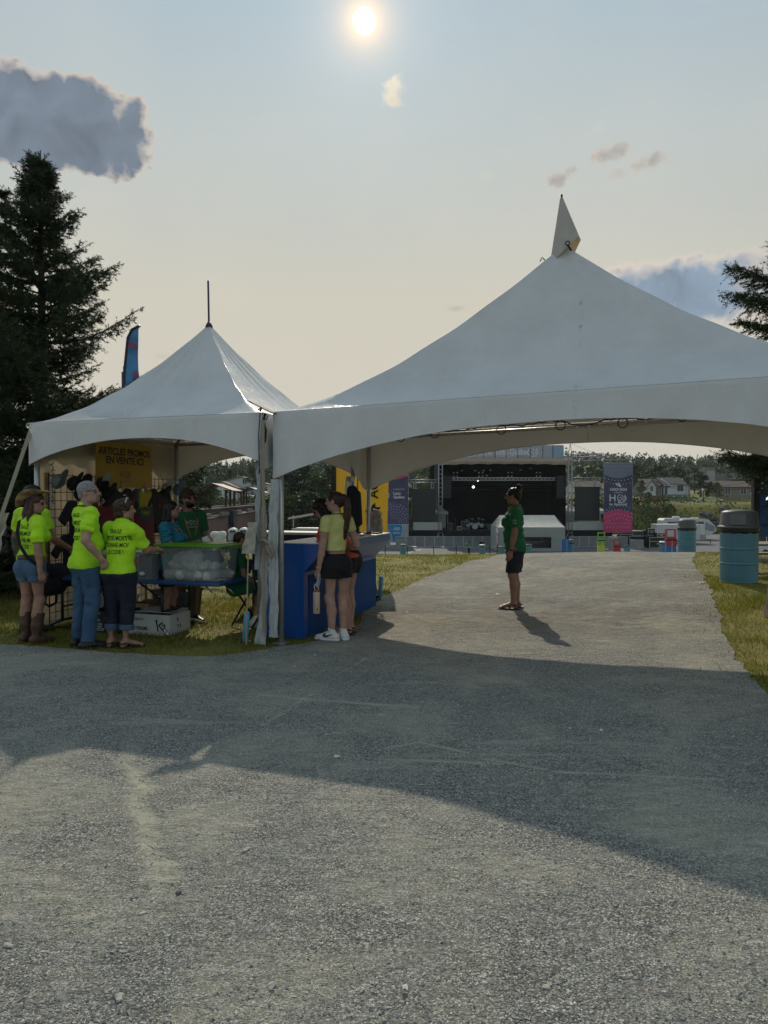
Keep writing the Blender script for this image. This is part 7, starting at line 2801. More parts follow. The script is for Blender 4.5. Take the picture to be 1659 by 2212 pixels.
b.box(((ow0 + ow1) / 2, 0, (oz1 + e) / 2), (ow1 - ow0, .05, e - oz1))
b.box(((ow0 + ow1) / 2, 0, oz0 / 2), (ow1 - ow0, .05, oz0))
b.build('front_wall', BTH, fo)
b = MB()
b.tube([(-w_ / 2 - .1, -.1, .1), (-w_ / 2 - .1, -.1, e - .1)], .12, 6)
b.tube([(-w_ / 2, -.1, e - .3), (-w_ / 2 - .1, -.12, e - .9)], .16, 6)
b.build('rolled_flap', BTW, fo)
cs_ = thing('mixing_desk', 'mixing console and cases in the opening of the control booth', 'mixing desk', (fo.location.x + 1.2, BY + 1.2, PLZ))
b = MB()
b.box((0, 0, .45), (4.4, 1.0, .9), bev=.02)
b.build('desk_case', BLK, cs_)
b = MB()
b.box((-1.0, -.1, 1.02), (1.9, .8, .08), (R(14), 0, 0))
b.build('fader_panel', GEAR, cs_)
for x in (.4, 1.1, 1.7):
 b = MB()
 b.box((x, .1, 1.12), (.5, .05, .38), (R(-10), 0, R(5)))
 b.build('monitor', GEAR, cs_)
# crowd barrier, panel by panel
BARW = M('barrier_panel', (.26, .28, .28), .6, var=.12, scale=1.5, alpha=.75)
x = at(855, 1180, 93.5).x
pan = None
i = 0
while x < at(1352, 1180, 93.5).x:
 if at(1078, 1180, 93.5).x < x + .6 < at(1222, 1180, 93.5).x:
  x += 1.22
  continue
 if pan is None:
  pan = thing('barrier_panel', 'grey crowd barrier panel in the row before the stage', 'barrier', (x + .6, 93.5, PLZ), 0, 'crowd barrier panels')
  b = MB()
  b.box((0, 0, .70), (1.16, .03, 1.14))
  b.build('mesh_panel', BARW, pan)
  b = MB()
  for s in (-.59, .59):
   b.box((s, 0, .68), (.05, .05, 1.30))
  b.box((0, 0, 1.33), (1.22, .07, .06))
  b.box((0, .3, .02), (1.2, .8, .03))
  b.build('barrier_frame', M('barrier_metal', (.42, .43, .43), .4, .3), pan)
 else:
  copy_thing(pan, (x + .6, 93.5, PLZ))
 x += 1.22
 i += 1
# rope line
px_ = [(790, 80), (832, 80), (880, 80), (937, 80), (985.5, 80), (1058, 79), (1074, 82)]
pts = []
for i, (px, Y) in enumerate(px_):
 g = ground_at(px, Y, .02)
 t = thing('rope_post', ('black rope post at the left end of the line, behind the blue counter', 'black rope post second from the left in front of the concrete blocks', 'black rope post beside the far barrel at the grass crest', 'black rope post in open ground left of the distant green figure',
       'black rope post nearest the distant green figure', 'black rope post at the right of the distant dark figure', 'black rope post beside the control booth')[i], 'post', g, 0, 'posts of the rope line')
 b = MB()
 b.tube([(0, 0, 0), (0, 0, 1.12)], .045, 8)
 b.build('post_pole', BLK, t)
 b = MB()
 b.lathe([(.22, 0), (.20, .05), (.05, .08)], 14)
 b.build('post_base', BLK, t)
 pts.append(Vector(g) + Vector((0, 0, 1.05)))
b = MB()
for a, c in zip(pts, pts[1:]):
 b.tube([a.lerp(c, s) - Vector((0, 0, .22 * math.sin(PI * s))) for s in np.linspace(0, 1, 9)], .02, 5)
tag(b.build('rope', M('pale_rope', (.40, .38, .32), .9)), 'pale rope strung between the black posts before the stage', 'rope')
# concrete blocks
CONC = M('concrete', (.28, .28, .27), .9, var=.15, scale=1.2)
def cblock(label, px0, px1, py0, py1, Y, d=.8):
 a, c = at(px0, py1, Y), at(px1, py0, Y)
 t = thing('concrete_block', label, 'concrete block', ((a.x + c.x) / 2, Y, PLZ), 0, 'concrete ballast blocks')
 h = c.z - PLZ
 b = MB()
 b.box((0, 0, h / 2), (c.x - a.x, d, h), bev=.03)
 b.build('block', CONC, t)
 b = MB()
 b.tube([(-.15, 0, h - .02), (-.12, 0, h + .09), (.12, 0, h + .09), (.15, 0, h - .02)], .02, 5)
 b.build('lifting_loop', STEELD, t)
cblock('concrete block at the far left behind the far end of the blue counter', 822, 843, 1169, 1182, 92)
cblock('concrete block at the foot of the blue sponsor banner left of the stage', 857, 880, 1166, 1182, 92)
cblock('large concrete block left of the low red station beyond the crest', 1316, 1333, 1160, 1186, 88)
cblock('concrete block right of the far open barrel', 1363, 1388, 1166, 1180, 90)
# tall printed banners hung on truss arms
PURP = M('banner_purple', (.075, .07, .135), .7, var=.3, scale=.5, alpha=.86)
PINK = M('banner_pink', (.66, .07, .20), .7, var=.1, scale=.5, alpha=.86)
LILAC = M('banner_lilac', (.22, .24, .32), .7, var=.12, scale=.5, alpha=.82)
BW = M('banner_white', (.70, .72, .74), .7)
def dots(parent, pts, y):
 b = MB()
 for (x, z, r) in pts:
  b.poly([(x + r * math.cos(a), y, z + r * math.sin(a)) for a in np.linspace(0, 2 * PI, 11)[:-1]])
 return b.build('dot_pattern', BW, parent)
def arc_panel(parent, x0, x1, zflat, zc, sag, y, mat, name):
 b = MB()
 P = [(x0, y, zflat), (x1, y, zflat)] + [(x1 + (x0 - x1) * t, y, zc + sag * math.sin(PI * t)) for t in np.linspace(0, 1, 25)]
 b.poly(P)
 return b.build(name, mat, parent)
HY_ = 101.0
ha, hb_ = at(1304, 1150, HY_), at(1367, 1000, HY_)
hz = thing('festival_banner', 'tall purple and pink festival banner with white H2O lettering right of the stage', 'banner', ((ha.x + hb_.x) / 2, HY_, PLZ), 0)
W2, zt, zb = (hb_.x - ha.x) / 2, hb_.z - PLZ, ha.z - PLZ
Hh = zt - zb
zm0, zm1 = zb + Hh * .315, zb + Hh * .80
b = MB()
b.box((0, .02, (zt + zb) / 2), (W2 * 2, .03, Hh))
main = b.build('banner_cloth', PURP, hz)
arc_panel(main, -W2, W2, zt, zt - Hh * .165, -Hh * .055, -.003, LILAC, 'lilac_panel')
arc_panel(main, -W2, W2, zb, zb + Hh * .27, Hh * .055, -.003, PINK, 'pink_panel')
lettering('AGNICO EAGLE', .5, BW, hz, frame((0, -.008, zb + Hh * .618), (1, 0, 0), (0, 0, 1)), width=W2 * 1.2, bold=.012)
lettering('présente', .26, BW, hz, frame((0, -.008, zb + Hh * .577), (1, 0, 0), (0, 0, 1)), width=W2 * .6)
lettering('H', 1.35, BW, hz, frame((-W2 * .40, -.008, zb + Hh * .49), (1, 0, 0), (0, 0, 1)), bold=.01)
lettering('2', .62, BW, hz, frame((W2 * .04, -.010, zb + Hh * .445), (1, 0, 0), (0, 0, 1)), bold=.01)
swirl(hz, frame((W2 * .32, -.008, zb + Hh * .492), (1, 0, 0), (0, 0, 1)), .62, BW)
lettering('le festival', .52, BW, hz, frame((0, -.008, zb + Hh * .405), (1, 0, 0), (0, 0, 1)), width=W2 * 1.2, bold=.008)
def bird(parent, c, s, mat, y, right=True):
 """stylised diving bird of three slanting feathers"""
 b = MB()
 polys = [[(-1, .55), (-.55, .8), (.35, .05), (.7, -.35), (.3, -.25), (-.35, .35)], [(-.7, .2), (-.2, .1), (.3, -.2), (-.5, .05)], [(-.1, .75), (.15, .9), (.75, .0), (.9, -.4), (.55, -.15)]]
 for P in polys:
  b.poly([(c[0] + (u if right else -u) * s, y, c[1] + v * s) for u, v in P])
 return b.build('bird_emblem', mat, parent)
bird(hz, (0, zb + Hh * .672), .5, BW, -.008)
rd = random.Random(8)
pts = []
for i in range(-4, 5):
 t = i / 4
 for j, dz in enumerate((.0, .5)):
  x = (t + .12 * (j % 2)) * W2 * .92
  if abs(x) < W2 - .1:
   pts.append((x, zb + Hh * .745 - dz + .35 * abs(t) ** 2, .055))
   pts.append((x, zb + Hh * .345 + dz * .9 - 1.0 * (abs(t) ** 2) * .5 - .1, .055))
   pts.append((x, zb + Hh * .27 - dz * 1.1 - .5 * abs(t), .05))
   pts.append((x * .9, zb + Hh * .13 - dz, .045))
   pts.append((x, zt - .5 - dz, .03))
dots(hz, pts, -.007)
b = MB()
truss(b, (S(1235, 0).x + ox - hz.location.x, 1.3, S(0, 992).z), (W2 + .05, 1.3, S(0, 992).z + .1), .4, .55, .035, .9)
truss(b, (S(1235, 0).x + ox - hz.location.x, 1.3, S(0, 986).z + .25), (W2 * -.95, 1.3, S(0, 986).z + .25), .3, .12, .03, .9)
for s in (-1, 1):
 b.tube([(s * W2, .02, zt), (s * W2, .6, zt + .3), (s * W2, 1.2, zt + .4)], .025, 5)
 b.tube([(s * W2, .02, zb), (s * W2, .02, zt)], .02, 5)
b.tube([(-W2, 0.02, zb), (W2, 0.02, zb)], .03, 5)
b.tube([(-W2, 0.02, zt), (W2, 0.02, zt)], .03, 5)
b.build('truss_arm', TRUSS, hz)
la, lb_ = at(815, 1132, HY_), at(882, 1004, HY_)
lz = thing('sponsor_banner', 'tall purple banner with pink top and Loto Québec lettering left of the stage', 'banner', ((la.x + lb_.x) / 2, HY_, PLZ), 0)
W2, zt, zb = (lb_.x - la.x) / 2, lb_.z - PLZ, la.z - PLZ
Hh = zt - zb
b = MB()
b.box((0, .02, (zt + zb) / 2), (W2 * 2, .03, Hh))
main = b.build('banner_cloth', PURP, lz)
arc_panel(main, -W2, W2, zt, zt - Hh * .19, -Hh * .06, -.003, PINK, 'pink_panel')
arc_panel(main, -W2, W2, zb, zb + Hh * .22, Hh * .16, -.003, M('banner_violet', (.11, .10, .20), .7, var=.2, alpha=.86), 'violet_panel')
xx = at(862, 1070, HY_).x - lz.location.x
lettering('Loto', .5, BW, lz, frame((xx - .28, -.008, at(0, 1066, HY_).z - PLZ), (1, 0, 0), (0, 0, 1)), bold=.012, width=1.0)
lettering('Québec', .5, BW, lz, frame((xx, -.008, at(0, 1074, HY_).z - PLZ), (1, 0, 0), (0, 0, 1)), bold=.012, width=1.55)
lettering('UN RENDEZ-VOUS', .22, BW, lz, frame((xx, -.008, at(0, 1057, HY_).z - PLZ), (1, 0, 0), (0, 0, 1)), width=1.55)
swirl(lz, frame((at(836, 0, HY_).x - lz.location.x, -.008, at(0, 1070, HY_).z - PLZ), (1, 0, 0), (0, 0, 1)), .45, BW, blades=4)
pts = []
for r2 in range(6):
 for a in np.linspace(.2, 2.0, 10):
  rr2 = 1.0 + r2 * .42
  pts.append((.2 + rr2 * math.cos(a) * .75, zb + rr2 * math.sin(a) * .9, .028 + .006 * r2))
pts = [q for q in pts if abs(q[0]) < W2 - .06 and q[1] < zb + Hh * .34]
for i in range(9):
 pts.append((-W2 + .2 + i * W2 * .23, zt - Hh * .20 + .25 * abs(i - 4) / 4, .045))
 pts.append((-W2 + .3 + i * W2 * .22, zt - Hh * .09 + .1 * (i % 2), .035))
dots(lz, pts, -.007)
b = MB()
for s in (-1, 1):
 b.tube([(s * W2, .05, 0), (s * W2, .05, zt + .2)], .04, 6)
b.tube([(-W2, -.03, zb - .1), (W2 + .1, -.03, zb - .06)], .07, 6)
b.build('banner_frame', ALU, lz)
ma, mb_ = at(838, 1172, 98), at(882, 1133, 98)
mz = thing('sponsor_banner', 'lower white banner with a blue shield shape below the purple banner', 'banner', ((ma.x + mb_.x) / 2, 98, PLZ), 0)
W2, zt, zb = (mb_.x - ma.x) / 2, mb_.z - PLZ, ma.z - PLZ
b = MB()
b.box((0, .02, (zt + zb) / 2), (W2 * 2, .03, zt - zb))
b.build('banner_cloth', M('banner_pale', (.36, .38, .42), .7, var=.1), mz)
b = MB()
b.poly([(-W2 + .02, 0, zt - .02), (W2 * .35, 0, zt - .02), (W2 * .40, 0, zt - .7), (W2 * .25, 0, zt - 1.5), (-W2 * .1, 0, zb + .1), (-W2 * .5, 0, zb + .1), (-W2 * .62, 0, zt - 1.3), (-W2 + .02, 0, zt - .6)])
b.build('blue_shield', M('shield_blue', (.02, .22, .50), .6, var=.1), mz)
lettering('100', .62, BW, mz, frame((-W2 * .15, -.004, zt - .62), (1, 0, 0), (0, 0, 1)), bold=.01, shear=.2, width=.8)
lettering('MALARTIC', .26, BW, mz, frame((-W2 * .15, -.004, zt - 1.12), (1, 0, 0), (0, 0, 1)), bold=.008, width=.95)
lettering('1923-2023', .16, M('blue_print', (.02, .05, .12), .6), mz, frame((-W2 * .15, -.004, zt - 1.55), (1, 0, 0), (0, 0, 1)), width=.6)
b = MB()
b.tube([(-W2, -.02, zt - .75), (W2, -.02, zt - .72)], .03, 5)
for s in (-1, 1):
 b.tube([(s * W2, .05, 0), (s * W2, .05, zt)], .03, 5)
b.build('banner_frame', ALU, mz)
# yellow banner flags close behind the tents
YF = M('flag_yellow', (.52, .33, .025), .65, var=.06, scale=2, bump=.3, bscale=4, bdist=.05, trans=.25)
def flag(label, px0, px1, pyb, Y, h, mat, pole='left', curved=True, cut=0.0):
 a, c = at(px0, pyb, Y), at(px1, pyb, Y)
 g = tz(a.x, Y)
 t = thing('feather_flag', label, 'flag', (a.x, Y, g), 0)
 w_ = c.x - a.x
 z0 = a.z - g
 V, F = [], []
 NX_, NZ_ = 10, 30
 for j in range(NZ_ + 1):
  s = j / NZ_
  z = z0 + (h - z0) * s
  wf = 1.0
  if curved:
   wf = 1 - .92 * max(0, (s - .72) / .28) ** 2.0
  for i in range(NX_ + 1):
   u = i / NX_
   V.append((u * w_ * wf + .012 * math.sin(z * 3 + u * 2), .03 * math.sin(u * 4 + z * 2.1) * u, z))
 for j in range(NZ_):
  for i in range(NX_):
   p = j * (NX_ + 1) + i
   F.append((p, p + 1, p + NX_ + 2, p + NX_ + 1))
 cl = link('flag_cloth', np_mesh('flag_cloth', V, F, True), mat, t)
 b = MB()
 b.tube([(-.02, 0, 0), (-.02, 0, h * .8), (0.02, 0, h + .02), (w_ * .3 if curved else .0, 0, h + .04)], .022 if curved else .015, 8)
 b.build('flag_pole', BLK, t)
 b = MB()
 b.box((0, 0, .015), (.5, .5, .03), bev=.01)
 b.build('base_plate', STEELD, t)
 return t, cl, w_, z0
t, cl, w_, z0 = flag('plain yellow feather flag with a black pole behind the dark haired woman in orange', 722, 770, 1160, 12.2, 2.75, YF)
b = MB()
b.box((.01, -.01, 1.4), (.05, .03, 2.3))
b.build('black_sleeve', BLK, t)
t, cl, w_, z0 = flag('yellow banner flag with vertical black AGN lettering and a bird emblem', 774, 838, 1160, 13.6, 2.7, YF, curved=False)
q = at(803, 1048, 13.6)
lettering('AGNICO EAGLE', .26, INK, t, frame((w_ * .52, -.036, q.z - t.location.z + .56), (0, 0, 1), (-1, 0, 0)), width=1.62, bold=.006)
b = MB()
c0 = (at(804, 1104, 13.6).x - t.location.x, at(804, 1104, 13.6).z - t.location.z)
s_ = .20
for P in ([(-.25, -.9), (-.35, -.5), (-.25, 0), (.0, .55), (.28, .78), (.30, .45), (.45, .35), (.80, .38), (.60, .25), (.55, .0), (.40, -.05), (.30, .10), (.12, -.35), (-.05, -.8)], [(-.62, .05), (-.28, .35), (-.20, .30), (-.40, .0), (-.62, -.15)], [(-.55, -.55), (-.35, -.50), (-.25, -.95), (-.5, -1.1)]):
 b.poly([(c0[0] + u * s_, -.036, c0[1] + v * s_) for u, v in P])
bmesh.ops.triangulate(b.bm, faces=b.bm.faces[:])
b.build('bird_emblem', INK, t)
# blue feather flags and the blue steel frame at either side
BF = M('flag_blue', (.045, .16, .36), .6, var=.45, scale=2.2, bump=.2, bscale=4, trans=.2)
def feather(label, pts, Y, g, w, extra=None):
 t = thing('feather_flag', label, 'flag', (at(pts[0][0], pts[0][1], Y).x, Y, g), 0)
 o = t.location
 L_, R_ = [], []
 for (pl, pr, py) in pts:
  a, c = at(pl, py, Y), at(pr, py, Y)
  L_.append(Vector((a.x - o.x, 0, a.z - o.z)))
  R_.append(Vector((c.x - o.x, .04, c.z - o.z)))
 V, F = [], []
 for a, c in zip(L_, R_):
  for i in range(5):
   V.append(tuple(a.lerp(c, i / 4)))
 for j in range(len(L_) - 1):
  for i in range(4):
   p = j * 5 + i
   F.append((p, p + 1, p + 6, p + 5))
 link('flag_cloth', np_mesh('flag_cloth', V, F, True), BF, t)
 b = MB()
 b.tube([Vector((L_[-1].x, 0, 0))] + L_[::-1] + [R_[0]], w, 6)
 b.build('flag_pole', BLK, t)
 return t
FY = 19.0
ft = feather('blue feather flag with red script behind the big spruce', [(300, 300.5, 704), (285, 298, 712), (276, 298, 730), (272, 297, 770), (269, 298, 800), (268, 302, 830), (268, 305, 850), (268, 308, 900), (268, 308, 960)], FY, tz(-6.3, FY), .035)
wx = lambda px, py: (at(px, py, FY).x - ft.location.x, -.02, at(px, py, FY).z - ft.location.z)
lettering('Chut', .22, M('red_script', (.45, .03, .05), .6, var=0), ft, frame(wx(284, 746), (1, 0, -.1), (.1, 0, 1)), width=.27, shear=.3, bold=.006)
lettering('24', .26, _mats['red_script'], ft, frame(wx(293, 810), (1, 0, -.1), (.1, 0, 1)), width=.16, shear=.3, bold=.006)
lettering('HT', .16, GEAR, ft, frame(wx(292, 826), (1, 0, 0), (0, 0, 1)), width=.16)
BSF = M('blue_steel', (.012, .075, .24), .4, var=.1)
gf = thing('steel_frame', 'blue steel frame half hidden behind the big spruce at left', 'frame', (at(277, 900, 20).x, 20, tz(-7, 20)), 0)
b = MB()
p1 = at(277, 792, 20) - gf.location
b.box((p1.x, 0, p1.z / 2), (.22, .22, p1.z), bev=.02)
b.box((p1.x - .13, 0, p1.z / 2), (.05, .16, p1.z - .3))
b.build('column', BSF, gf)
RY = 14.5
rt = thing('steel_frame', 'blue steel frame with a dark upright behind the spruce branch at the right edge', 'frame', (at(1652, 1100, RY).x, RY, tz(7.4, RY)), 0)
b = MB()
a = at(1633, 975, RY) - rt.location
b.box((a.x, 0, (a.z + 1.2) / 2), (.115, .12, a.z - 1.2 + 1.0), bev=.01)
b.build('dark_upright', M('navy_upright', (.006, .008, .014), .5), rt)
b = MB()
a = at(1647, 970, RY) - rt.location
b.box((a.x + .03, .1, a.z / 2 + .45), (.13, .16, a.z - .8), bev=.01)
b.prism([(a.x - .28, .62), (a.x + .5, .62), (a.x + .5, 1.6), (a.x - .02, 1.25)], .05, .20, 'XZ')
b.build('column', BSF, rt)
# ------------------------------------------------------------------ vehicles
GLS = M('car_glass', (.015, .018, .02), .08, var=0)
RUB = M('tyre_rubber', (.012, .012, .013), .8, var=.1)
def wheel(parent, x, y, r, w=.2):
 b = MB()
 b.lathe([(r * .6, -w / 2), (r * .95, -w / 2), (r, -w / 3), (r, w / 3), (r * .95, w / 2), (r * .6, w / 2)], 20, (x, y, r), (R(90), 0, 0))
 o = b.build('wheel', RUB, parent)
 b = MB()
 b.lathe([(r * .62, -w / 2 - .005), (r * .55, -w / 2 + .03), (.04, -w / 2 + .01)], 16, (x, y, r), (R(90), 0, 0))
 b.build('rim', ALU, o)
def vehicle(label, cat, loc, rz, prof, glass, L, Wd, paint, wheels, r=.34, name='parked_car'):
 """side outline (x,z) extruded over the width with tumblehome; glass = list of side window outlines"""
 t = thing(name, label, cat, loc, rz)
 b = MB()
 zmax = max(z for _, z in prof)
 n = 7
 ys = np.linspace(-Wd / 2, Wd / 2, n)
 rings = []
 for y in ys:
  e = abs(y) / (Wd / 2)
  rings.append([b.bm.verts.new((x, y * (1 - .16 * max(0, (z - zmax * .55) / zmax)), z - .03 * e ** 4 * (z > .5))) for x, z in prof])
 for A, B in zip(rings, rings[1:]):
  for k in range(len(prof)):
   b.bm.faces.new((A[k], A[(k + 1) % len(prof)], B[(k + 1) % len(prof)], B[k]))
 b.bm.faces.new(rings[0])
 b.bm.faces.new(rings[-1][::-1])
 b.build('body', paint, t)
 for P in glass:
  for s in (-1, 1):
   b = MB()
   b.poly([(x, s * (Wd / 2 + .012) * (1 - .16 * max(0, (z - zmax * .55) / zmax)), z) for x, z in P])
   b.build('window', GLS, t)
 for x in wheels:
  for s in (-1, 1):
   wheel(t, x, s * (Wd / 2 - .08), r)
 return t
suv = [(-2.3, .35), (-2.35, .75), (-2.25, 1.05), (-1.95, 1.65), (-1.5, 1.74), (.3, 1.72), (.95, 1.12), (2.0, .98), (2.3, .80), (2.32, .38)]
gl1 = [[(-1.85, 1.12), (-1.65, 1.58), (-.9, 1.64), (-.9, 1.12)], [(-.82, 1.12), (-.82, 1.64), (.2, 1.62), (.75, 1.12)]]
def parked(label, px, Y, rz, paint, z=None, prof=suv, gl=gl1, **k):
 x = at(px, 1100, Y).x
 return vehicle(label, 'car', (x, Y, tz(x, Y) if z is None else z), rz, prof, gl, 4.6, 1.85, paint, (-1.4, 1.42), **k)
PBLK = M('car_black', (.012, .013, .015), .25, var=0, coat=.5)
PGRY = M('car_grey', (.06, .065, .07), .25, var=0, coat=.5)
PWHT = M('car_white', (.62, .63, .63), .3, var=0, coat=.4)
PRED = M('car_red', (.35, .02, .02), .3, var=0, coat=.4)
for lb, px, Y, rz, pt in (('dark grey van parked behind the foot of the festival banner', 1362, 104, R(100), PGRY), ('black wagon parked left of the white cargo trailer', 1398, 104, R(112), PBLK)):
 c = parked(lb, px, Y, rz, pt, PLZ)
 b = MB()
 b.box((-2.17, 0, 1.38), (.02, 1.35, .42), (0, R(24), 0))
 b.build('rear_window', GLS, c)
 for s in (-1, 1):
  b = MB()
  b.box((-2.33, s * .78, .92), (.04, .22, .16))
  b.build('tail_light', PRED, c)
c = parked('red and white car parked on the drive across the river by the utility pole', 1419, 181, R(20), PRED)
c = parked('white pickup parked at the far end of the covered bridge', 546, 172, R(80), PWHT)
parked('pale car on the far road left of the stage tower', 866, 178, 0, PWHT)
# cargo trailer and camper
TRW = M('trailer_white', (.58, .59, .60), .45, var=.04)
a, c = at(1418, 1172, 100), at(1512, 1131, 100)
tr = thing('cargo_trailer', 'white enclosed cargo trailer with a side door behind the second barrel', 'trailer', ((a.x + c.x) / 2, 100, PLZ), 0)
L = c.x - a.x
b = MB()
b.box((0, 1.1, 1.55), (L, 2.2, 2.1), bev=.05)
b.prism([(0, -0), (1.15, 1.1), (0, 2.2)], .5, 2.6, 'XY', Matrix.Translation((L / 2, 0, 0)))
b.build('trailer_body', TRW, tr)
b = MB()
b.box((0, 1.1, 2.62), (L + .05, 2.24, .04))
b.build('roof', WHITE, tr)
for x0, w3, nm in ((L / 2 - 1.25, .9, 'door'),):
 b = MB()
 b.box((x0, -.012, 1.45), (w3, .02, 1.75))
 dr = b.build('door', M('trailer_door', (.54, .55, .56), .45), tr)
 b = MB()
 b.box((x0 + .3, -.03, 1.5), (.35, .03, .05))
 b.box((x0 + .3, -.03, .9), (.35, .03, .05))
 b.box((x0 + .3, -.03, 2.15), (.35, .03, .05))
 b.build('hinge', ALU, dr)
b = MB()
b.box((L / 2 + .45, -.02, .9), (.75, .03, .7))
b.build('gravel_guard', M('tan_guard', (.42, .34, .27), .6), tr)
b = MB()
b.tube([(L / 2, 1.1, .5), (L / 2 + 2.2, 1.1, .5)], .06, 6)
b.tube([(L / 2 + 1.9, 1.1, .5), (L / 2 + 1.9, 1.1, 0)], .05, 6)
b.build('hitch', STEELD, tr)
for x in (-.5, .45):
 wheel(tr, x, .02, .33)
 wheel(tr, x, 2.18, .33)
a, c = at(1432, 1150, 110), at(1548, 1120, 110)
rv = thing('camper_trailer', 'white and grey camper trailer parked behind the cargo trailer', 'trailer', ((a.x + c.x) / 2, 110, PLZ), 0)
L = c.x - a.x
zt = c.z - PLZ
b = MB()
b.prism([(-L / 2, .6), (L / 2 - 1.1, .6), (L / 2, 1.3), (L / 2 - .15, 2.0), (L / 2 - 1.2, zt - .15), (L / 2 - 2.4, zt), (-L / 2 + .3, zt), (-L / 2, zt - .3)], 0, 2.4, 'XZ')
b.build('camper_body', TRW, rv)
b = MB()
b.box((-.6, -.012, zt - .85), (L - 2.6, .02, .75))
b.build('dark_band', M('camper_band', (.10, .10, .105), .4), rv)
b = MB()
b.prism([(L / 2 - 2.0, 1.5), (L / 2 - .3, 1.2), (L / 2 - .15, 1.9), (L / 2 - 1.6, zt - .5)], -.02, -.004, 'XZ')
b.build('grey_swoosh', M('camper_grey', (.28, .29, .31), .4), rv)
for x, w3 in ((.8, .7), (-1.8, .6)):
 b = MB()
 b.box((x, -.03, zt - .9), (w3, .02, .55), bev=.01)
 wn_ = b.build('window', GLS, rv)
 b = MB()
 for q in ((x, zt - .6, w3, .05), (x, zt - 1.2, w3, .05), (x - w3 / 2, zt - .9, .05, .65), (x + w3 / 2, zt - .9, .05, .65)):
  b.box((q[0], -.04, q[1]), (q[2], .03, q[3]))
 b.build('frame', WHITE, wn_)
b = MB()
b.box((-L * .20, 1.2, zt + .16), (.95, .8, .3), bev=.08)
b.build('roof_unit', WHITE, rv)
b = MB()
b.box((L * .12, 1.2, zt + .08), (.5, .5, .14), bev=.03)
b.box((L * .2, 1.2, zt + .08), (.3, .4, .14), bev=.03)
b.build('roof_vent', WHITE, rv)
for x in (-.6, .4):
 wheel(rv, x, .05, .34)
# flight cases
for i, (px, py0, w3, h3, Y, lb) in enumerate(((1375, 1150, 1.9, 1.3, 96, 'black flight case with a pale top edge behind the dark van'), (1352, 1146, 1.6, 1.5, 97, 'tall black flight case at the foot of the festival banner'), (1403, 1142, .9, .9, 94, 'small flight case on top of the stack before the black wagon'),
            (1404, 1150, 1.2, 1.5, 93.6, 'large flight case under the stack before the black wagon'), (1418, 1154, 2.2, 1.35, 92, 'wide flight case with metal edges before the cargo trailer'), (1422, 1149, 1.2, .55, 92.5, 'dark soft case lying on the wide flight case'),
            (1341, 1153, 1.4, 1.2, 95, 'low flight case left of the dark van'))):
 x = at(px, 1100, Y).x
 base = PLZ
 if i == 2:
  base = PLZ + 1.5
  Y = 93.6
 if i == 5:
  base = PLZ + 1.35
  Y = 92
 c = thing('flight_case', lb, 'case', (x, Y, base), R(4 * i - 8), 'flight cases beside the stage')
 b = MB()
 b.box((0, 0, h3 / 2), (w3, .8, h3), bev=.03)
 b.build('case_body', BLK, c)
 b = MB()
 for s in (-1, 1):
  b.box((s * (w3 / 2 - .02), -.40, h3 / 2), (.06, .03, h3))
 for z in (.04, h3 * .62, h3 - .03):
  b.box((0, -.405, z), (w3, .03, .06))
 b.build('metal_edging', ALU, c)
 b = MB()
 b.box((0, -.42, h3 * .40), (.3, .02, .13))
 b.build('handle', ALU, c)
# white trailer at the left edge
lt = thing('cargo_trailer', 'white trailer corner at the left edge behind the lime shirted people', 'trailer', (at(-90, 1200, 12.5).x, 12.5, tz(-8.5, 12.5)), R(-6))
b = MB()
b.box((0, 0, 1.05), (2.2, 2.6, 1.15), bev=.04)
b.build('trailer_body', TRW, lt)
b = MB()
b.box((0, -1.31, .52), (2.1, .03, .16))
b.build('lower_rail', ALU, lt)
wheel(lt, .3, -1.2, .30)
wheel(lt, .3, 1.2, .30)
# picnic table at the right edge and a little cart beyond
pt = thing('picnic_table', 'weathered picnic table end at the right edge beside the near barrel', 'table', (at(1690, 1240, 13.2).x, 13.2, tz(7.1, 13.2)), 0)
WOODP = M('weathered_wood', (.30, .27, .22), .85, var=.2, scale=5)
b = MB()
for i in range(4):
 b.box((0, -.3 + .2 * i, .55), (1.6, .18, .04), bev=.005)
b.build('table_top', WOODP, pt)
for s in (-1, 1):
 b = MB()
 b.box((0, s * .62, .33), (1.6, .24, .04), bev=.005)
 b.build('bench', WOODP, pt)
 b = MB()
 b.box((s * .62, 0, .27), (.09, .09, .54), (R(25), 0, 0))
 b.box((s * .62, 0, .27), (.09, .09, .54), (R(-25), 0, 0))
 b.box((s * .62, 0, .29), (.06, 1.3, .09))
 b.build('leg', WOODP, pt)
gc = thing('golf_cart', 'golf cart with a white roof partly behind the near barrel at the right edge', 'golf cart', (at(1660, 1150, 50).x, 50, tz(26, 50)), R(15))
b = MB()
b.box((0, 0, 1.80), (1.4, 1.15, .08), bev=.03)
b.build('roof', WHITE, gc)
b = MB()
for x in (-.6, .55):
 for y in (-.5, .5):
  b.tube([(x, y, .7), (x * .95, y * .95, 1.78)], .025, 6)
b.build('roof_post', WHITE, gc)
b = MB()
b.box((0, 0, .50), (2.2, 1.15, .42), bev=.08)
b.box((.8, 0, .85), (.5, 1.1, .4), bev=.1)
b.build('body', PWHT, gc)
b = MB()
b.box((-.25, 0, .86), (.5, 1.05, .14), bev=.04)
b.box((-.5, 0, 1.15), (.12, 1.05, .5), bev=.04)
b.build('seat', BLK, gc)
for x in (-.75, .78):
 wheel(gc, x, -.5, .24)
 wheel(gc, x, .5, .24)
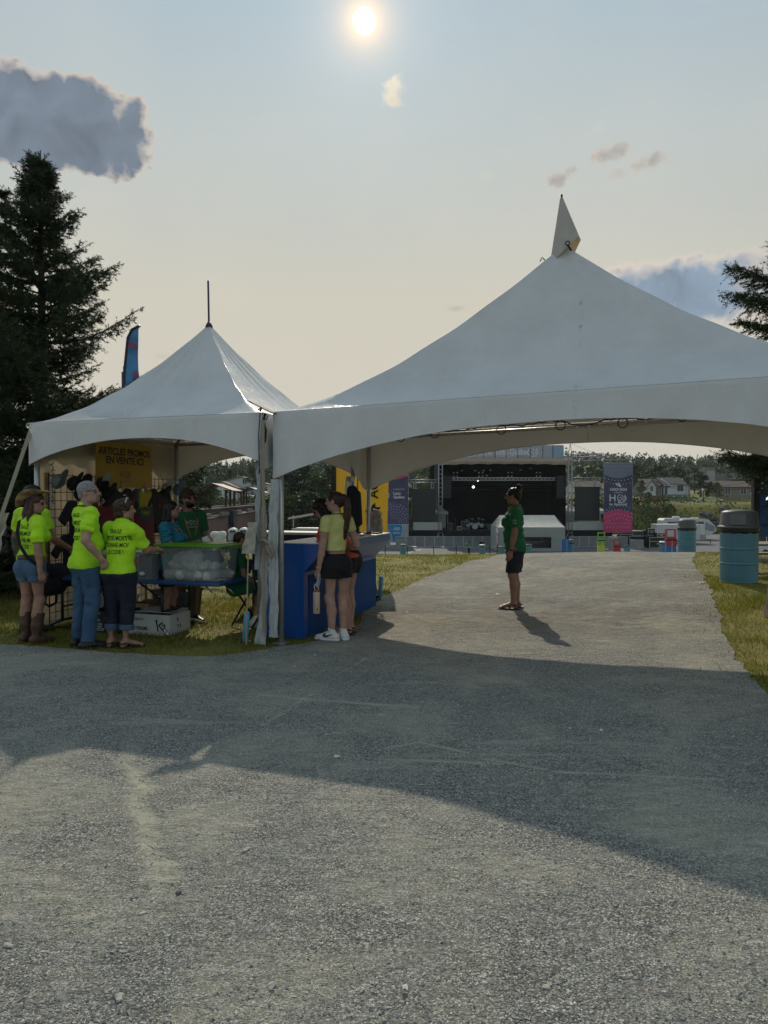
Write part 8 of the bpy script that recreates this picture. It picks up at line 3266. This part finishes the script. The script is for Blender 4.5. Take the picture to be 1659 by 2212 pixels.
# ================================================================== TREES
BARK = M('bark', (.06, .045, .035), .9, var=.3, scale=12, bump=.6, bscale=20)
NEED = M('spruce_needle', (.012, .030, .013), .6, var=.3, scale=1.6, col2=(.040, .060, .018), trans=.12, spec=.25)
def leafmat(name, c1, c2, tr=.35):
 return M(name, c1, .6, var=.3, scale=3.0, col2=c2, trans=tr, spec=.25, detail=3)
LF = [leafmat('leaf_dark', (.016, .036, .014), (.045, .075, .024)), leafmat('leaf_mid', (.030, .060, .016), (.080, .115, .030)), leafmat('leaf_light', (.055, .090, .020), (.14, .16, .045))]
def needles(A, B, per_m, ln, wd, r):
 """triangles bristling from segments A->B"""
 d = B - A
 L = np.linalg.norm(d, axis=1)
 k = np.maximum(2, (L * per_m).astype(int))
 i = np.repeat(np.arange(len(A)), k)
 n = len(i)
 t = r.random(n)
 P = A[i] + d[i] * t[:, None]
 u = d[i] / L[i][:, None]
 o = r.normal(size=(n, 3))
 o -= u * (o * u).sum(1)[:, None]
 o /= np.linalg.norm(o, axis=1)[:, None]
 tip = P + (u * .75 + o * .85) * (ln * r.uniform(.7, 1.2, n))[:, None]
 s = np.cross(u, o) * wd / 2
 return np.stack([P - s, P + s, tip], 1).reshape(-1, 3)
def spruce(label, loc, h, Rb, seed, boughs=(), zmin=.04, wh=64, per_m=75, exp=.92, leaders=()):
 r = np.random.default_rng(seed)
 t = thing('spruce_tree', label, 'tree', loc, 0)
 b = MB()
 b.tube([(0, 0, -.1), (0, 0, h * .5), (0, 0, h)], [.13, .085, .012], 10)
 for (dx, dy, z0, z1) in leaders:
  b.tube([(0, 0, z0), (dx, dy, (z0 + z1) / 2), (dx * 1.15, dy * 1.15, z1)], [.05, .035, .01], 6)
 A, B = [], []
 def bough(cx, cy, z, L, a, f, rise):
  pts = []
  m = max(4, int(L / .16))
  for q in range(m + 1):
   s = q / m
   pts.append(np.array([cx + math.cos(a) * L * s, cy + math.sin(a) * L * s, z + L * (rise * s - .16 * math.sin(PI * s) * (1 - f) + .16 * s * s)]))
  b.tube(pts, [max(.004, .016 * L * (1 - s_ / (m + 1))) for s_ in range(m + 1)], 4)
  dv = np.array([math.cos(a), math.sin(a), rise])
  sd = np.array([-math.sin(a), math.cos(a), 0])
  for q in range(m):
   A.append(pts[q])
   B.append(pts[q + 1])
   for sgn in (-1, 1):
    for rep in range(3):
     s = (q + r.random()) / m
     if s < .12:
      continue
     p = pts[q] + (pts[q + 1] - pts[q]) * r.random()
     tl = (.14 + .26 * L * (1 - s) ** .8) * r.uniform(.5, 1.2)
     dr = dv * .75 + sd * sgn * r.uniform(.5, 1.0) + np.array([0, 0, r.uniform(-.55, .25)])
     dr /= np.linalg.norm(dr)
     A.append(p)
     B.append(p + dr * tl)
     if tl > .13:
      for _ in range(3):
       p2 = p + dr * tl * r.uniform(.3, .9)
       d2 = dr + r.normal(size=3) * .55
       d2 /= np.linalg.norm(d2)
       A.append(p2)
       B.append(p2 + d2 * tl * .45)
  # bare growing tips
  A.append(pts[-1])
  B.append(pts[-1] + (dv + np.array([0, 0, .35])) / 1.3 * r.uniform(.08, .2))
 def crown(cx, cy, z0, z1, hh_, rb, n_wh):
  for i in range(n_wh):
   f = i / n_wh
   z = z0 + (z1 - z0) * f ** .9 + r.uniform(-.04, .04)
   rad = rb * max(.02, 1 - (z - cz0) / (hh_ - cz0)) ** exp
   for k in range(r.integers(4, 7)):
    bough(cx, cy, z, max(.06, rad * r.uniform(.35, 1.15)), r.uniform(0, 2 * PI), f, .55 * f - .12 + r.uniform(-.12, .12))
 cz0 = 0
 crown(0, 0, h * zmin, h * .985, h, Rb, wh)
 for (dx, dy, z0, z1) in leaders:
  cz0 = z0
  crown(dx, dy, z0 + .5, z1, z1 + .05, .38, 8)
 for bg in boughs:
  for _ in range(3):
   bough(0, 0, bg[0] + r.uniform(-.03, .03), bg[1] * r.uniform(.85, 1.0), bg[2] + r.uniform(-.06, .06), .9, bg[3])
 for k in range(7):
  a = r.uniform(0, 6.28)
  A.append(np.array([0, 0, h * .985 - .05 * k]))
  B.append(np.array([math.cos(a) * .16, math.sin(a) * .16, h * .985 - .05 * k + .12]))
 b.build('trunk', BARK, t)
 V = needles(np.array(A), np.array(B), per_m, .045, .013, r)
 link('crown', np_mesh('crown', V, np.arange(len(V)).reshape(-1, 3)), NEED, t)
 return t
p = at(94, 1100, 13.0)
spruce('big dark spruce rising behind the small tent at the left', (p.x, 13.0, tz(p.x, 13)), 7.6, 3.55, 3, wh=66, exp=1.0, leaders=((-.78, .1, 5.2, 7.0),), per_m=105)
p = at(1815, 1100, 12.3)
spruce('spruce at the right edge with branches reaching over the near barrel', (p.x, 12.3, tz(p.x, 12.3)), 5.7, 2.55, 12, wh=36, per_m=90, exp=.52, zmin=.30, boughs=((4.75, 2.0, 3.1, .10), (4.55, 2.02, 3.2, -.06), (4.2, 1.7, 3.05, -.10), (5.2, 1.3, 3.2, .1), (2.45, 2.25, 3.12, -.12), (1.95, 2.1, 3.2, -.10)))
def leaf_tree(seed, conical=False, nleaf=2600, size=.030):
 """unit-height tree: (crown mesh, trunk mesh)"""
 r = np.random.default_rng(seed)
 n_cl = 46
 cl = []
 for _ in range(n_cl):
  z = .22 + .72 * r.random() ** .8
  w = (.36 * (1 - z) ** .7 + .02) if conical else .34 * math.sin(min(1, (1.02 - z) / .62) * PI / 2 * 1.0) * (.6 + .4 * min(1, (z - .1) / .3))
  a = r.uniform(0, 6.28)
  q = w * math.sqrt(r.random())
  cl.append((q * math.cos(a), q * math.sin(a), z, r.uniform(.05, .10)))
 cl = np.array(cl)
 i = r.integers(0, n_cl, nleaf)
 g = r.normal(size=(nleaf, 3))
 g /= np.linalg.norm(g, axis=1)[:, None]
 P = cl[i, :3] + g * (cl[i, 3] * r.random(nleaf) ** .4)[:, None] * np.array([1, 1, .7])
 u = r.normal(size=(nleaf, 3))
 u /= np.linalg.norm(u, axis=1)[:, None]
 v = np.cross(u, r.normal(size=(nleaf, 3)))
 v /= np.linalg.norm(v, axis=1)[:, None]
 s = size * r.uniform(.6, 1.3, nleaf)[:, None]
 V = np.stack([P - u * s * .7, P + v * s * .55, P + u * s * .7, P - v * s * .55], 1).reshape(-1, 3)
 me = np_mesh('crown', V, np.arange(4 * nleaf).reshape(-1, 4))
 b = MB()
 b.tube([(0, 0, -.03), (.01, 0, .3), (0, .01, .8)], [.022, .016, .004], 6)
 for c in cl[::4]:
  b.tube([(0, 0, max(.12, c[2] - .22)), (c[0] * .6, c[1] * .6, c[2] - .05), tuple(c[:3])], [.007, .005, .002], 4)
 o = b.build('trunk', BARK)
 tm = o.data
 bpy.data.objects.remove(o)
 return me, tm
TM = [leaf_tree(1), leaf_tree(2), leaf_tree(3), leaf_tree(4, True, 2400, .022), leaf_tree(5, True, 2000, .022)]
CM = {}
def tree(label, px, pyb, pyt, Y, kind, mat, wide=1.0, name=None, group=None, z=None):
 x = at(px, 1100, Y).x
 g = at(px, pyb, Y).z if z is None else z
 g = min(g, tz(x, Y))
 h = at(px, pyt, Y).z - g
 t = thing(name or ('conifer_tree' if kind > 2 else 'leafy_tree'), label, 'tree', (x, Y, g), px * .7, group)
 t.scale = (h * wide, h * wide, h)
 key = (kind, mat.name)
 if key not in CM:
  CM[key] = TM[kind][0].copy()
  CM[key].materials.clear()
  CM[key].materials.append(mat)
 link('crown', CM[key], None, t)
 if not TM[kind][1].materials:
  TM[kind][1].materials.append(BARK)
 link('trunk', TM[kind][1], None, t)
 return t
G1 = 'trees on the far river bank'
for (px, pyb, pyt, Y, k, m, w, lb) in (
  (392, 1080, 1006, 150, 1, 0, 1.2, 'dark leafy tree behind the rear tent pole above the bearded man'), (424, 1075, 1040, 140, 0, 1, 1.5, 'rounded lighter green tree right of the bearded man, before the white house'),
  (452, 1075, 1048, 150, 2, 1, 1.2, 'small green tree under the gable end of the white house'), (497, 1072, 1014, 230, 3, 0, 1.0, 'pointed dark conifer against the sky left of the radio mast'),
  (546, 1060, 1005, 190, 3, 0, .9, 'taller pointed conifer right of the radio mast'), (561, 1060, 1008, 192, 4, 0, .9, 'pointed conifer closest to the wrapped post'),
  (628, 1110, 1010, 150, 0, 0, 1.0, 'dark tree behind the utility poles right of the wrapped post'), (657, 1120, 996, 148, 1, 0, .9, 'tall airy dark tree standing out against the sky over the orange shirted woman'),
  (690, 1120, 1022, 138, 2, 1, 1.0, 'mid green bushy tree left of the black flag pole'), (712, 1120, 1004, 160, 0, 0, .9, 'dark tall tree just left of the yellow feather flag'),
  (636, 1128, 1066, 128, 1, 1, 1.5, 'low broad green bush above the blue counter'), (668, 1130, 1062, 126, 2, 0, 1.5, 'low broad dark bush behind the woman in orange'), (604, 1125, 1050, 130, 0, 1, 1.1, 'green bush half hidden by the wrapped post'),
  (908, 1070, 1030, 190, 2, 2, 1.2, 'light green round tree above the left video wall'), (886, 1130, 1050, 150, 0, 1, .9, 'green tree between the purple banner and the left video wall'),
  (1385, 1082, 1036, 186, 3, 1, .95, 'yellow green cone shaped tree left of the white bungalow'), (1400, 1095, 1062, 180, 1, 1, 1.2, 'shrubby tree beneath the cone shaped tree'),
  (1520, 1078, 1025, 184, 2, 0, 1.0, 'round dark green tree right of the white garage'), (1548, 1078, 1040, 188, 0, 2, 1.0, 'pale green tree between the garage tree and the brown house'),
  (1372, 1060, 1000, 260, 1, 0, 1.2, 'dark tree behind the festival banner on the hillside'), (1420, 1050, 1004, 250, 0, 0, 1.4, 'broad dark reddish green tree behind the bungalow roof'),
  (1460, 1040, 1008, 270, 2, 0, 1.4, 'dark tree cluster above the bungalow ridge'), (1500, 1040, 1006, 280, 1, 1, 1.3, 'green tree left of the grey office block'),
  (1360, 1050, 1008, 280, 0, 1, 1.3, 'green hillside tree just right of the banner top'), (1300, 1050, 1002, 270, 3, 0, 1.0, 'dark conifer between the stage tower and the banner'),
  (1275, 1052, 1003, 275, 4, 0, 1.0, 'dark conifer right of the stage tower'), (1252, 1055, 1006, 260, 3, 0, 1.1, 'dark conifer behind the right side tower of the stage'), (935, 1055, 1010, 260, 4, 0, 1.1, 'dark conifer behind the left side tower of the stage'),
  (865, 1055, 1012, 270, 3, 0, 1.2, 'dark conifer above the pink banner top')):
 tree(lb, px, pyb, pyt, Y, k, LF[m], w, group=G1)
# brush along the far bank, one tangled mass
r = np.random.default_rng(9)
n = 52000
x = r.uniform(-85, 95, n)
yb = 162 + 2.5 * np.sin(x * .045) + 1.5 * np.sin(x * .13 + 1)
yy = yb + r.uniform(-2, 10.5, n)
lump = (.5 + .5 * np.sin(x * .55 + np.sin(yy * .7) * 2) * np.sin(yy * .8 + x * .21))
rock = (x > 66) & (x < 84)
m = (r.random(n) < .35 + .65 * lump) & (~rock | (r.random(n) < .10))
x, yy, lump = x[m], yy[m], lump[m]
n = len(x)
hgt = (.4 + 2.4 * lump) * r.random(n)
P = np.stack([x, yy, Tz(x, yy) + hgt], 1)
u = r.normal(size=(n, 3))
u /= np.linalg.norm(u, axis=1)[:, None]
v = np.cross(u, r.normal(size=(n, 3)))
v /= np.linalg.norm(v, axis=1)[:, None]
s = .30 * r.uniform(.5, 1.3, n)[:, None]
V = np.stack([P - u * s, P + v * s * .7, P + u * s, P - v * s * .7], 1).reshape(-1, 3)
tag(link('bank_brush', np_mesh('bank_brush', V, np.arange(4 * n).reshape(-1, 4)), LF[1]), 'tangled green brush covering the far river bank', 'brush', kind='stuff')
b = MB()
rk = random.Random(2)
for i in range(90):
 x0 = rk.uniform(60, 92)
 y0 = 159 + rk.uniform(0, 6.5)
 b.ball((x0, y0, tz(x0, y0) + rk.uniform(-.2, .3)), rk.uniform(.5, 1.25), 1, (1.3, .8, .8))
for v_ in b.bm.verts:
 v_.co += Vector((rk.uniform(-.25, .25), rk.uniform(-.25, .25), rk.uniform(-.25, .25)))
for f in b.bm.faces:
 f.smooth = False
tag(b.build('rock_bank', M('bank_rock', (.11, .105, .10), .9, var=.35, scale=1.5)), 'grey rock face of the far bank above the camper', 'rock', kind='stuff')
# wooded hill far off
r = np.random.default_rng(31)
n = 3000
y = 215 + 420 * r.random(n) ** .8
x = r.uniform(-.62, .62, n) * y
okk = ~((np.abs(x / y - .40) < .075) & (y < 300)) & ~((np.abs(x / y + .20) < .06) & (y < 235))
x, y = x[okk], y[okk]
n = len(x)
h = r.uniform(5, 11, n)
con = r.random(n) < .55
cnt = 46
i = np.repeat(np.arange(n), cnt)
f = r.random(n * cnt)
a = r.uniform(0, 6.28, n * cnt)
wr = np.where(con[i], .26 * (1 - f) ** .8 + .01, .34 * np.sqrt(np.clip(1 - (2 * f - 1) ** 2, 0, 1)))
q = wr * np.sqrt(r.random(n * cnt)) * h[i]
P = np.stack([x[i] + q * np.cos(a), y[i] + q * np.sin(a), Tz(x, y)[i] + h[i] * (.1 + .9 * f)], 1)
u = r.normal(size=(n * cnt, 3)) * np.array([1, 1, .8])
u /= np.linalg.norm(u, axis=1)[:, None]
v = np.cross(u, r.normal(size=(n * cnt, 3)))
v /= np.linalg.norm(v, axis=1)[:, None]
s = (.085 * h[i] * np.where(con[i], .5 + (1 - f) * .6, 1.0) * r.uniform(.7, 1.3, n * cnt))[:, None]
V = np.stack([P - u * s, P + v * s * .7, P + u * s, P - v * s * .7], 1).reshape(-1, 3)
FOR = M('forest_leaf', (.022, .042, .020), .7, var=.3, scale=.03, col2=(.050, .075, .032), trans=.25, spec=.2)
tag(link('forest', np_mesh('forest', V, np.arange(4 * len(P)).reshape(-1, 4)), FOR), 'dense dark wood of conifers and leafy trees covering the far hill', 'forest', kind='stuff')
# ================================================================== HOUSES, BRIDGE, POLES
SIDING = M('white_siding', (.60, .61, .62), .7, var=.05, scale=1)
SHING = M('dark_shingle', (.055, .058, .06), .9, var=.2, scale=2)
FOUND = M('grey_foundation', (.20, .20, .20), .9)
def gable(t, x0, x1, y0, y1, z0, ze, zr, wall, roof, front=False, ov=.4):
 """walls and a gable roof; front=True turns the gable towards the viewer"""
 b = MB()
 b.box(((x0 + x1) / 2, (y0 + y1) / 2, (z0 + ze) / 2), (x1 - x0, y1 - y0, ze - z0))
 if front:
  b.prism([(x0, ze), (x1, ze), ((x0 + x1) / 2, zr - .1)], y0 + .01, y1 - .01, 'XZ')
 else:
  b.prism([(y0, ze), (y1, ze), ((y0 + y1) / 2, zr - .1)], x0 + .01, x1 - .01, 'YZ')
 w = b.build('wall', wall, t)
 b = MB()
 if front:
  xm = (x0 + x1) / 2
  k = (zr - ze) / (xm - x0)
  for s in (-1, 1):
   e = xm + s * (xm - x0 + ov)
   b.prism([(xm, zr), (e, ze - k * ov), (e, ze - k * ov + .18), (xm, zr + .18)], y0 - ov, y1 + ov, 'XZ')
 else:
  ym = (y0 + y1) / 2
  k = (zr - ze) / (ym - y0)
  for s in (-1, 1):
   e = ym + s * (ym - y0 + ov)
   b.prism([(ym, zr), (e, ze - k * ov), (e, ze - k * ov + .18), (ym, zr + .18)], x0 - ov, x1 + ov, 'YZ')
 b.build('roof', roof, t)
 return w
def window(t, x, z, w, h, y, panes=2, name='window'):
 b = MB()
 b.box((x, y - .02, z), (w, .04, h))
 o = b.build(name, GLS, t)
 b = MB()
 for q in ((x - w / 2, z, .09, h + .16), (x + w / 2, z, .09, h + .16), (x, z + h / 2, w + .16, .09), (x, z - h / 2, w + .16, .09)) + (((x, z, .07, h),) if panes == 2 else ()):
  b.box((q[0], y - .05, q[1]), (q[2], .06, q[3]))
 b.build('frame', M('white_frame', (.62, .63, .63), .5), o)
HYd = 192.0
hb0 = at(1388, 1072, HYd)
ho = thing('bungalow', 'white bungalow with dark roof and garage across the river', 'house', (hb0.x, HYd, tz(hb0.x, HYd)), 0)
m_ = HYd / FPX
X = lambda px: (px - 1388) * m_
Z = lambda py: at(1388, py, HYd).z - ho.location.z
wl_ = gable(ho, X(1390), X(1434), .0, 8, 0, Z(1049), Z(1035), M('grey_stone_wall', (.22, .22, .22), .9), SHING)
gable(ho, X(1391), X(1409), -2.5, 3, 0, Z(1050), Z(1036.5), SIDING, SHING, True)
gable(ho, X(1432), X(1479), -.6, 9, 0, Z(1047), Z(1032), SIDING, SHING)
b = MB()
b.prism([(X(1426), Z(1033.5)), (X(1446), Z(1049)), (X(1446), Z(1051.5)), (X(1424), Z(1036))], -1.2, -.9, 'XZ')
b.build('white_bargeboard', SIDING, ho)
b = MB()
b.box((X(1456), -.75, .35), (X(1480) - X(1432), .3, .75))
b.build('foundation', FOUND, ho)
for x_, z_, w3, h3, yy_ in ((X(1400), Z(1056), .8, 1.3, -2.5), (X(1423), Z(1060), 1.2, 2.0, 0), (X(1429), Z(1060), .9, 2.0, 0), (X(1416), Z(1060), .7, 2.0, 0), (X(1467), Z(1055), 1.6, 1.5, -.6)):
 window(ho, x_, z_, w3, h3, yy_)
b = MB()
b.box((X(1446), -.64, Z(1062)), (1.5, .08, 2.3))
b.box((X(1446), -.66, Z(1048.5)), (3.4, 1.0, .15))
b.build('door', M('white_frame', (.62, .63, .63)), ho)
b = MB()
b.box((X(1440.5), -.62, Z(1061)), (1.6, .05, 2.9))
b.build('dark_porch', M('porch_dark', (.09, .09, .10), .8), ho)
b = MB()
b.box((X(1445), -1.2, .25), (3.6, 1.2, .5))
b.build('steps', FOUND, ho)
gable(ho, X(1479), X(1503), 3.5, 9.5, 0, Z(1050), Z(1043), M('beige_siding', (.42, .40, .37), .8), SHING, True)
b = MB()
b.box((X(1487), 3.46, Z(1063)), (2.6, .08, 2.5))
b.build('garage_door', SIDING, ho)
b = MB()
b.prism([(X(1464), Z(1032)), (X(1512), Z(1032)), (X(1512), Z(1038)), (X(1472), Z(1038))], 11, 14, 'XZ')
b.build('rear_white_roof', WHITE, ho)
lawn2 = MB()
lx0, lx1 = at(1420, 1080, 186).x, at(1560, 1080, 186).x
for i in range(10):
 xa, xb = lx0 + (lx1 - lx0) * i / 10, lx0 + (lx1 - lx0) * (i + 1) / 10
 for ya, yb2 in ((183.4, 186.5), (186.5, 191)):
  lawn2.quad((xa, ya, tz(xa, ya) + .05), (xb, ya, tz(xb, ya) + .05), (xb, yb2, tz(xb, yb2) + .05), (xa, yb2, tz(xa, yb2) + .05))
tag(lawn2.build('front_lawn', M('mown_lawn', (.065, .12, .018), .9, var=.2, scale=.5)), kind='structure')
def house(label, px0, px1, pyb, pye, pyr, Y, wall, roof, front, wins=(), name='house'):
 a, c = at(px0, pyb, Y), at(px1, pyr, Y)
 z0 = min(a.z, tz(a.x, Y))
 t = thing(name, label, 'house', (a.x, Y, z0), 0)
 gable(t, 0, c.x - a.x, 0, 9, 0, at(px0, pye, Y).z - z0, c.z - z0, wall, roof, front)
 for (wx_, wz_, ww_, wh_) in wins:
  q = at(wx_, wz_, Y)
  window(t, q.x - a.x, q.z - z0, ww_, wh_, 0)
 return t
BRR = M('brown_roof', (.10, .075, .06), .9, var=.15)
house('large white house with a wide gable behind the covered bridge', 466, 576, 1075, 1046, 1030, 196, M('white_siding', (.6, .6, .6)), M('pale_roof', (.30, .27, .25), .9), True, ((552, 1039.5, 1.2, 1.4), (529, 1039.5, 1.2, 1.4)))
house('lower white wing with a brown edged roof in front of the large white house', 448, 512, 1078, 1054, 1041, 188, SIDING, M('tan_roof', (.30, .22, .17), .9), True, ((470, 1062, 1.0, 1.0), (490, 1062, 1.0, 1.0)))
house('white house with a dark roof showing right of the wrapped post', 596, 622, 1080, 1052, 1043, 190, SIDING, BRR, True, ((608, 1062, 1.2, 1.3),))
house('white gabled house behind the purple banner left of the stage', 858, 890, 1072, 1049, 1034, 188, SIDING, SHING, True, ((880, 1056, 1.3, 1.4),))
house('brown roofed house with white windows behind the right spruce branch', 1556, 1622, 1078, 1052, 1040, 190, M('tan_wall', (.22, .20, .17), .9), BRR, False, ((1606, 1060, 1.4, 1.8), (1572, 1060, 1.4, 1.8)))
house('small white gabled house showing left of the banner behind the right video wall', 1318, 1346, 1078, 1052, 1036, 190, SIDING, BRR, True, ((1328, 1058, 1.2, 1.4),))
house('house with a brown roof above the right video wall', 1240, 1302, 1070, 1052, 1040, 198, SIDING, BRR, False)
of = thing('office_block', 'grey flat roofed office block behind the right spruce branch', 'building', (at(1524, 1060, 300).x, 300, tz(at(1524, 0, 300).x, 300) - 1), 0)
zo = of.location.z
OFG = M('office_grey', (.19, .18, .19), .9, var=.06, scale=.3)
q = lambda px, py: (at(px, py, 300).x - of.location.x, at(px, py, 300).z - zo)
for (x0, x1, yt, dy) in ((1524, 1545, 1009, 0), (1545, 1580, 1024, 2), (1580, 1645, 1022, 1)):
 xa, z1 = q(x0, yt)
 xb, _ = q(x1, yt)
 b = MB()
 b.box(((xa + xb) / 2, 10 + dy, z1 / 2), (xb - xa, 20, z1))
 b.build('wall', OFG, of)
for (px, py, w3, h3) in ((1562, 1045, 9, 2.5), (1590, 1040, 5, 2.2), (1617, 1029, 2.2, 2.8), (1627, 1029, 2.2, 2.8), (1532, 1037, 1.2, 2.0)):
 xa, za = q(px, py)
 window(of, xa, za, w3, h3, 0 if px > 1580 or px < 1545 else 2)
xa, za = q(1535, 1030)
b = MB()
b.box((xa, -.1, za), (3.4, .2, 5))
b.build('pale_panel', M('office_pale', (.36, .35, .34), .9), of)
# covered footbridge
A0, A1 = at(436, 1116, 86), at(590, 1092, 172)
A0.z = A1.z = -.75
br = thing('covered_bridge', 'brown timber footbridge with two small roofs crossing the river', 'bridge', A0, math.atan2((A1 - A0).y, (A1 - A0).x))
LB = (A1 - A0).length
BRN = M('bridge_brown', (.055, .030, .022), .85, var=.2)
BRG = M('girder_rust', (.13, .075, .058), .8, var=.15, scale=.4)
BRL = M('rail_pale', (.50, .47, .43), .6, var=.1)
b = MB()
b.box((LB / 2 - 6, 0, -.1), (LB + 14, 3.4, .2))
b.build('deck', BRN, br)
b = MB()
for s in (-1, 1):
 b.box((LB / 2 - 6, s * 1.5, -1.2), (LB + 14, .25, 2.0))
b.build('girder', BRG, br)
for s in (-1, 1):
 b = MB()
 for z in (.25, 1.1):
  b.box((LB / 2 - 6, s * 1.7, z), (LB + 14, .10, .10))
 b.build('rail', BRL, br)
 b = MB()
 i = 0
 while i * .55 < LB + 12:
  x0 = -12 + i * .55
  b.tube([(x0, s * 1.72, .25), (x0 + .3, s * 1.72, 1.1)], .04, 4)
  i += 1
 b.build('baluster', BRN, br)
 b = MB()
 for k in range(int((LB + 12) / 12)):
  b.box((-8 + k * 12, s * 1.95, .35), (5.5, .3, .45))
 b.build('flower_box', M('bench_grey', (.13, .12, .11), .8), br)
for xc in (11, 48):
 b = MB()
 L2 = 9.0
 for s in (-1, 1):
  b.prism([(0, 4.0), (s * 2.6, 3.1), (s * 2.6, 3.22), (0, 4.14)], xc - L2 / 2, xc + L2 / 2, 'YZ')
 b.build('roof', M('bridge_roof', (.085, .055, .042), .6, var=.15), br)
 for s in (-1, 1):
  for k in (-1, 0, 1):
   b = MB()
   b.box((xc + k * 3.6, s * 1.6, 1.6), (.28, .28, 3.4))
   b.build('post', BRN, br)
 b = MB()
 b.box((xc, -1.9, -.5), (3.4, .8, 2.2))
 b.build('lookout_box', M('lookout_dark', (.012, .014, .02), .8), br)
for xc in (14, 50):
 b = MB()
 b.box((xc, 0, -4.0), (1.2, 3.0, 6.0))
 b.build('pier', CONC, br)
POLEM = M('wood_pole', (.14, .12, .10), .9, var=.15)
def pole(label, px, pyb, pyt, Y, r0=.14, arms=True, name='utility_pole', cat='pole', mat=None, lamp=False):
 a, c = at(px, pyb, Y), at(px, pyt, Y)
 g = min(a.z, tz(a.x, Y))
 t = thing(name, label, cat, (a.x, Y, g), 0)
 b = MB()
 b.tube([(0, 0, 0), (0, 0, c.z - g)], [r0, r0 * .7], 8)
 b.build('shaft', mat or POLEM, t)
 if arms:
  b = MB()
  b.box((0, 0, c.z - g - .6), (2.2, .12, .12))
  b.build('crossarm', POLEM, t)
 if lamp:
  b = MB()
  b.ball((0, 0, c.z - g + .2), .28, 2)
  b.build('globe', WHITE, t)
 return (a.x, Y, c.z)
q1 = pole('wooden utility pole before the white bungalow', 1419, 1092, 1034, 178, .22)
q2 = pole('wooden utility pole left of the dark trees beside the wrapped post', 622, 1100, 1042, 165)
q3 = pole('second slimmer utility pole right of the first beside the dark trees', 629, 1100, 1050, 168)
pole('grey street light pole above the cap of the bearded man', 442, 1060, 1011, 200, .10, False, 'street_light', 'street light', ALU)
pole('thin radio mast rising over the far wood', 519, 1030, 985, 700, .35, False, 'radio_mast', 'mast', GEAR)
pole('lamp post with a white globe on the far road', 1518, 1090, 1060, 175, .09, False, 'street_light', 'street light', ALU, True)
b = MB()
for z in (-.6, -1.6):
 for a, c in (((at(300, 0, 178).x, 178, at(300, 1052, 178).z), q2), (q2, (at(770, 0, 170).x, 170, q2[2]))):
  a, c = Vector(a) + Vector((0, 0, z)), Vector(c) + Vector((0, 0, z))
  b.tube([a.lerp(c, s) - Vector((0, 0, .9 * math.sin(PI * s))) for s in np.linspace(0, 1, 13)], .05, 4)
 for pa, pc in ((1250, 1419), (1419, 1640)):
  a, c = Vector((at(pa, 0, 178).x, 178, q1[2] + z)), Vector((at(pc, 0, 178).x, 178, q1[2] + z * 1.4))
  b.tube([a.lerp(c, s) - Vector((0, 0, 1.0 * math.sin(PI * s))) for s in np.linspace(0, 1, 13)], .035, 4)
tag(b.build('power_line', BLK), 'thin black power lines strung along the far road', 'power line')
# ================================================================== THIN SUMMER HAZE
hzm = bpy.data.materials.new('haze_air')
hzm.use_nodes = True
hzm.node_tree.nodes.clear()
pv = hzm.node_tree.nodes.new('ShaderNodeVolumePrincipled')
pv.inputs['Color'].default_value = (.80, .88, .96, 1)
pv.inputs['Density'].default_value = .00014
pv.inputs['Anisotropy'].default_value = .2
ho_ = hzm.node_tree.nodes.new('ShaderNodeOutputMaterial')
hzm.node_tree.links.new(pv.outputs[0], ho_.inputs['Volume'])
b = MB()
b.box((0, 1250, 52), (3800, 2800, 124))
tag(b.build('haze', hzm), 'thin pale summer haze lying over the whole valley', 'haze', kind='stuff')
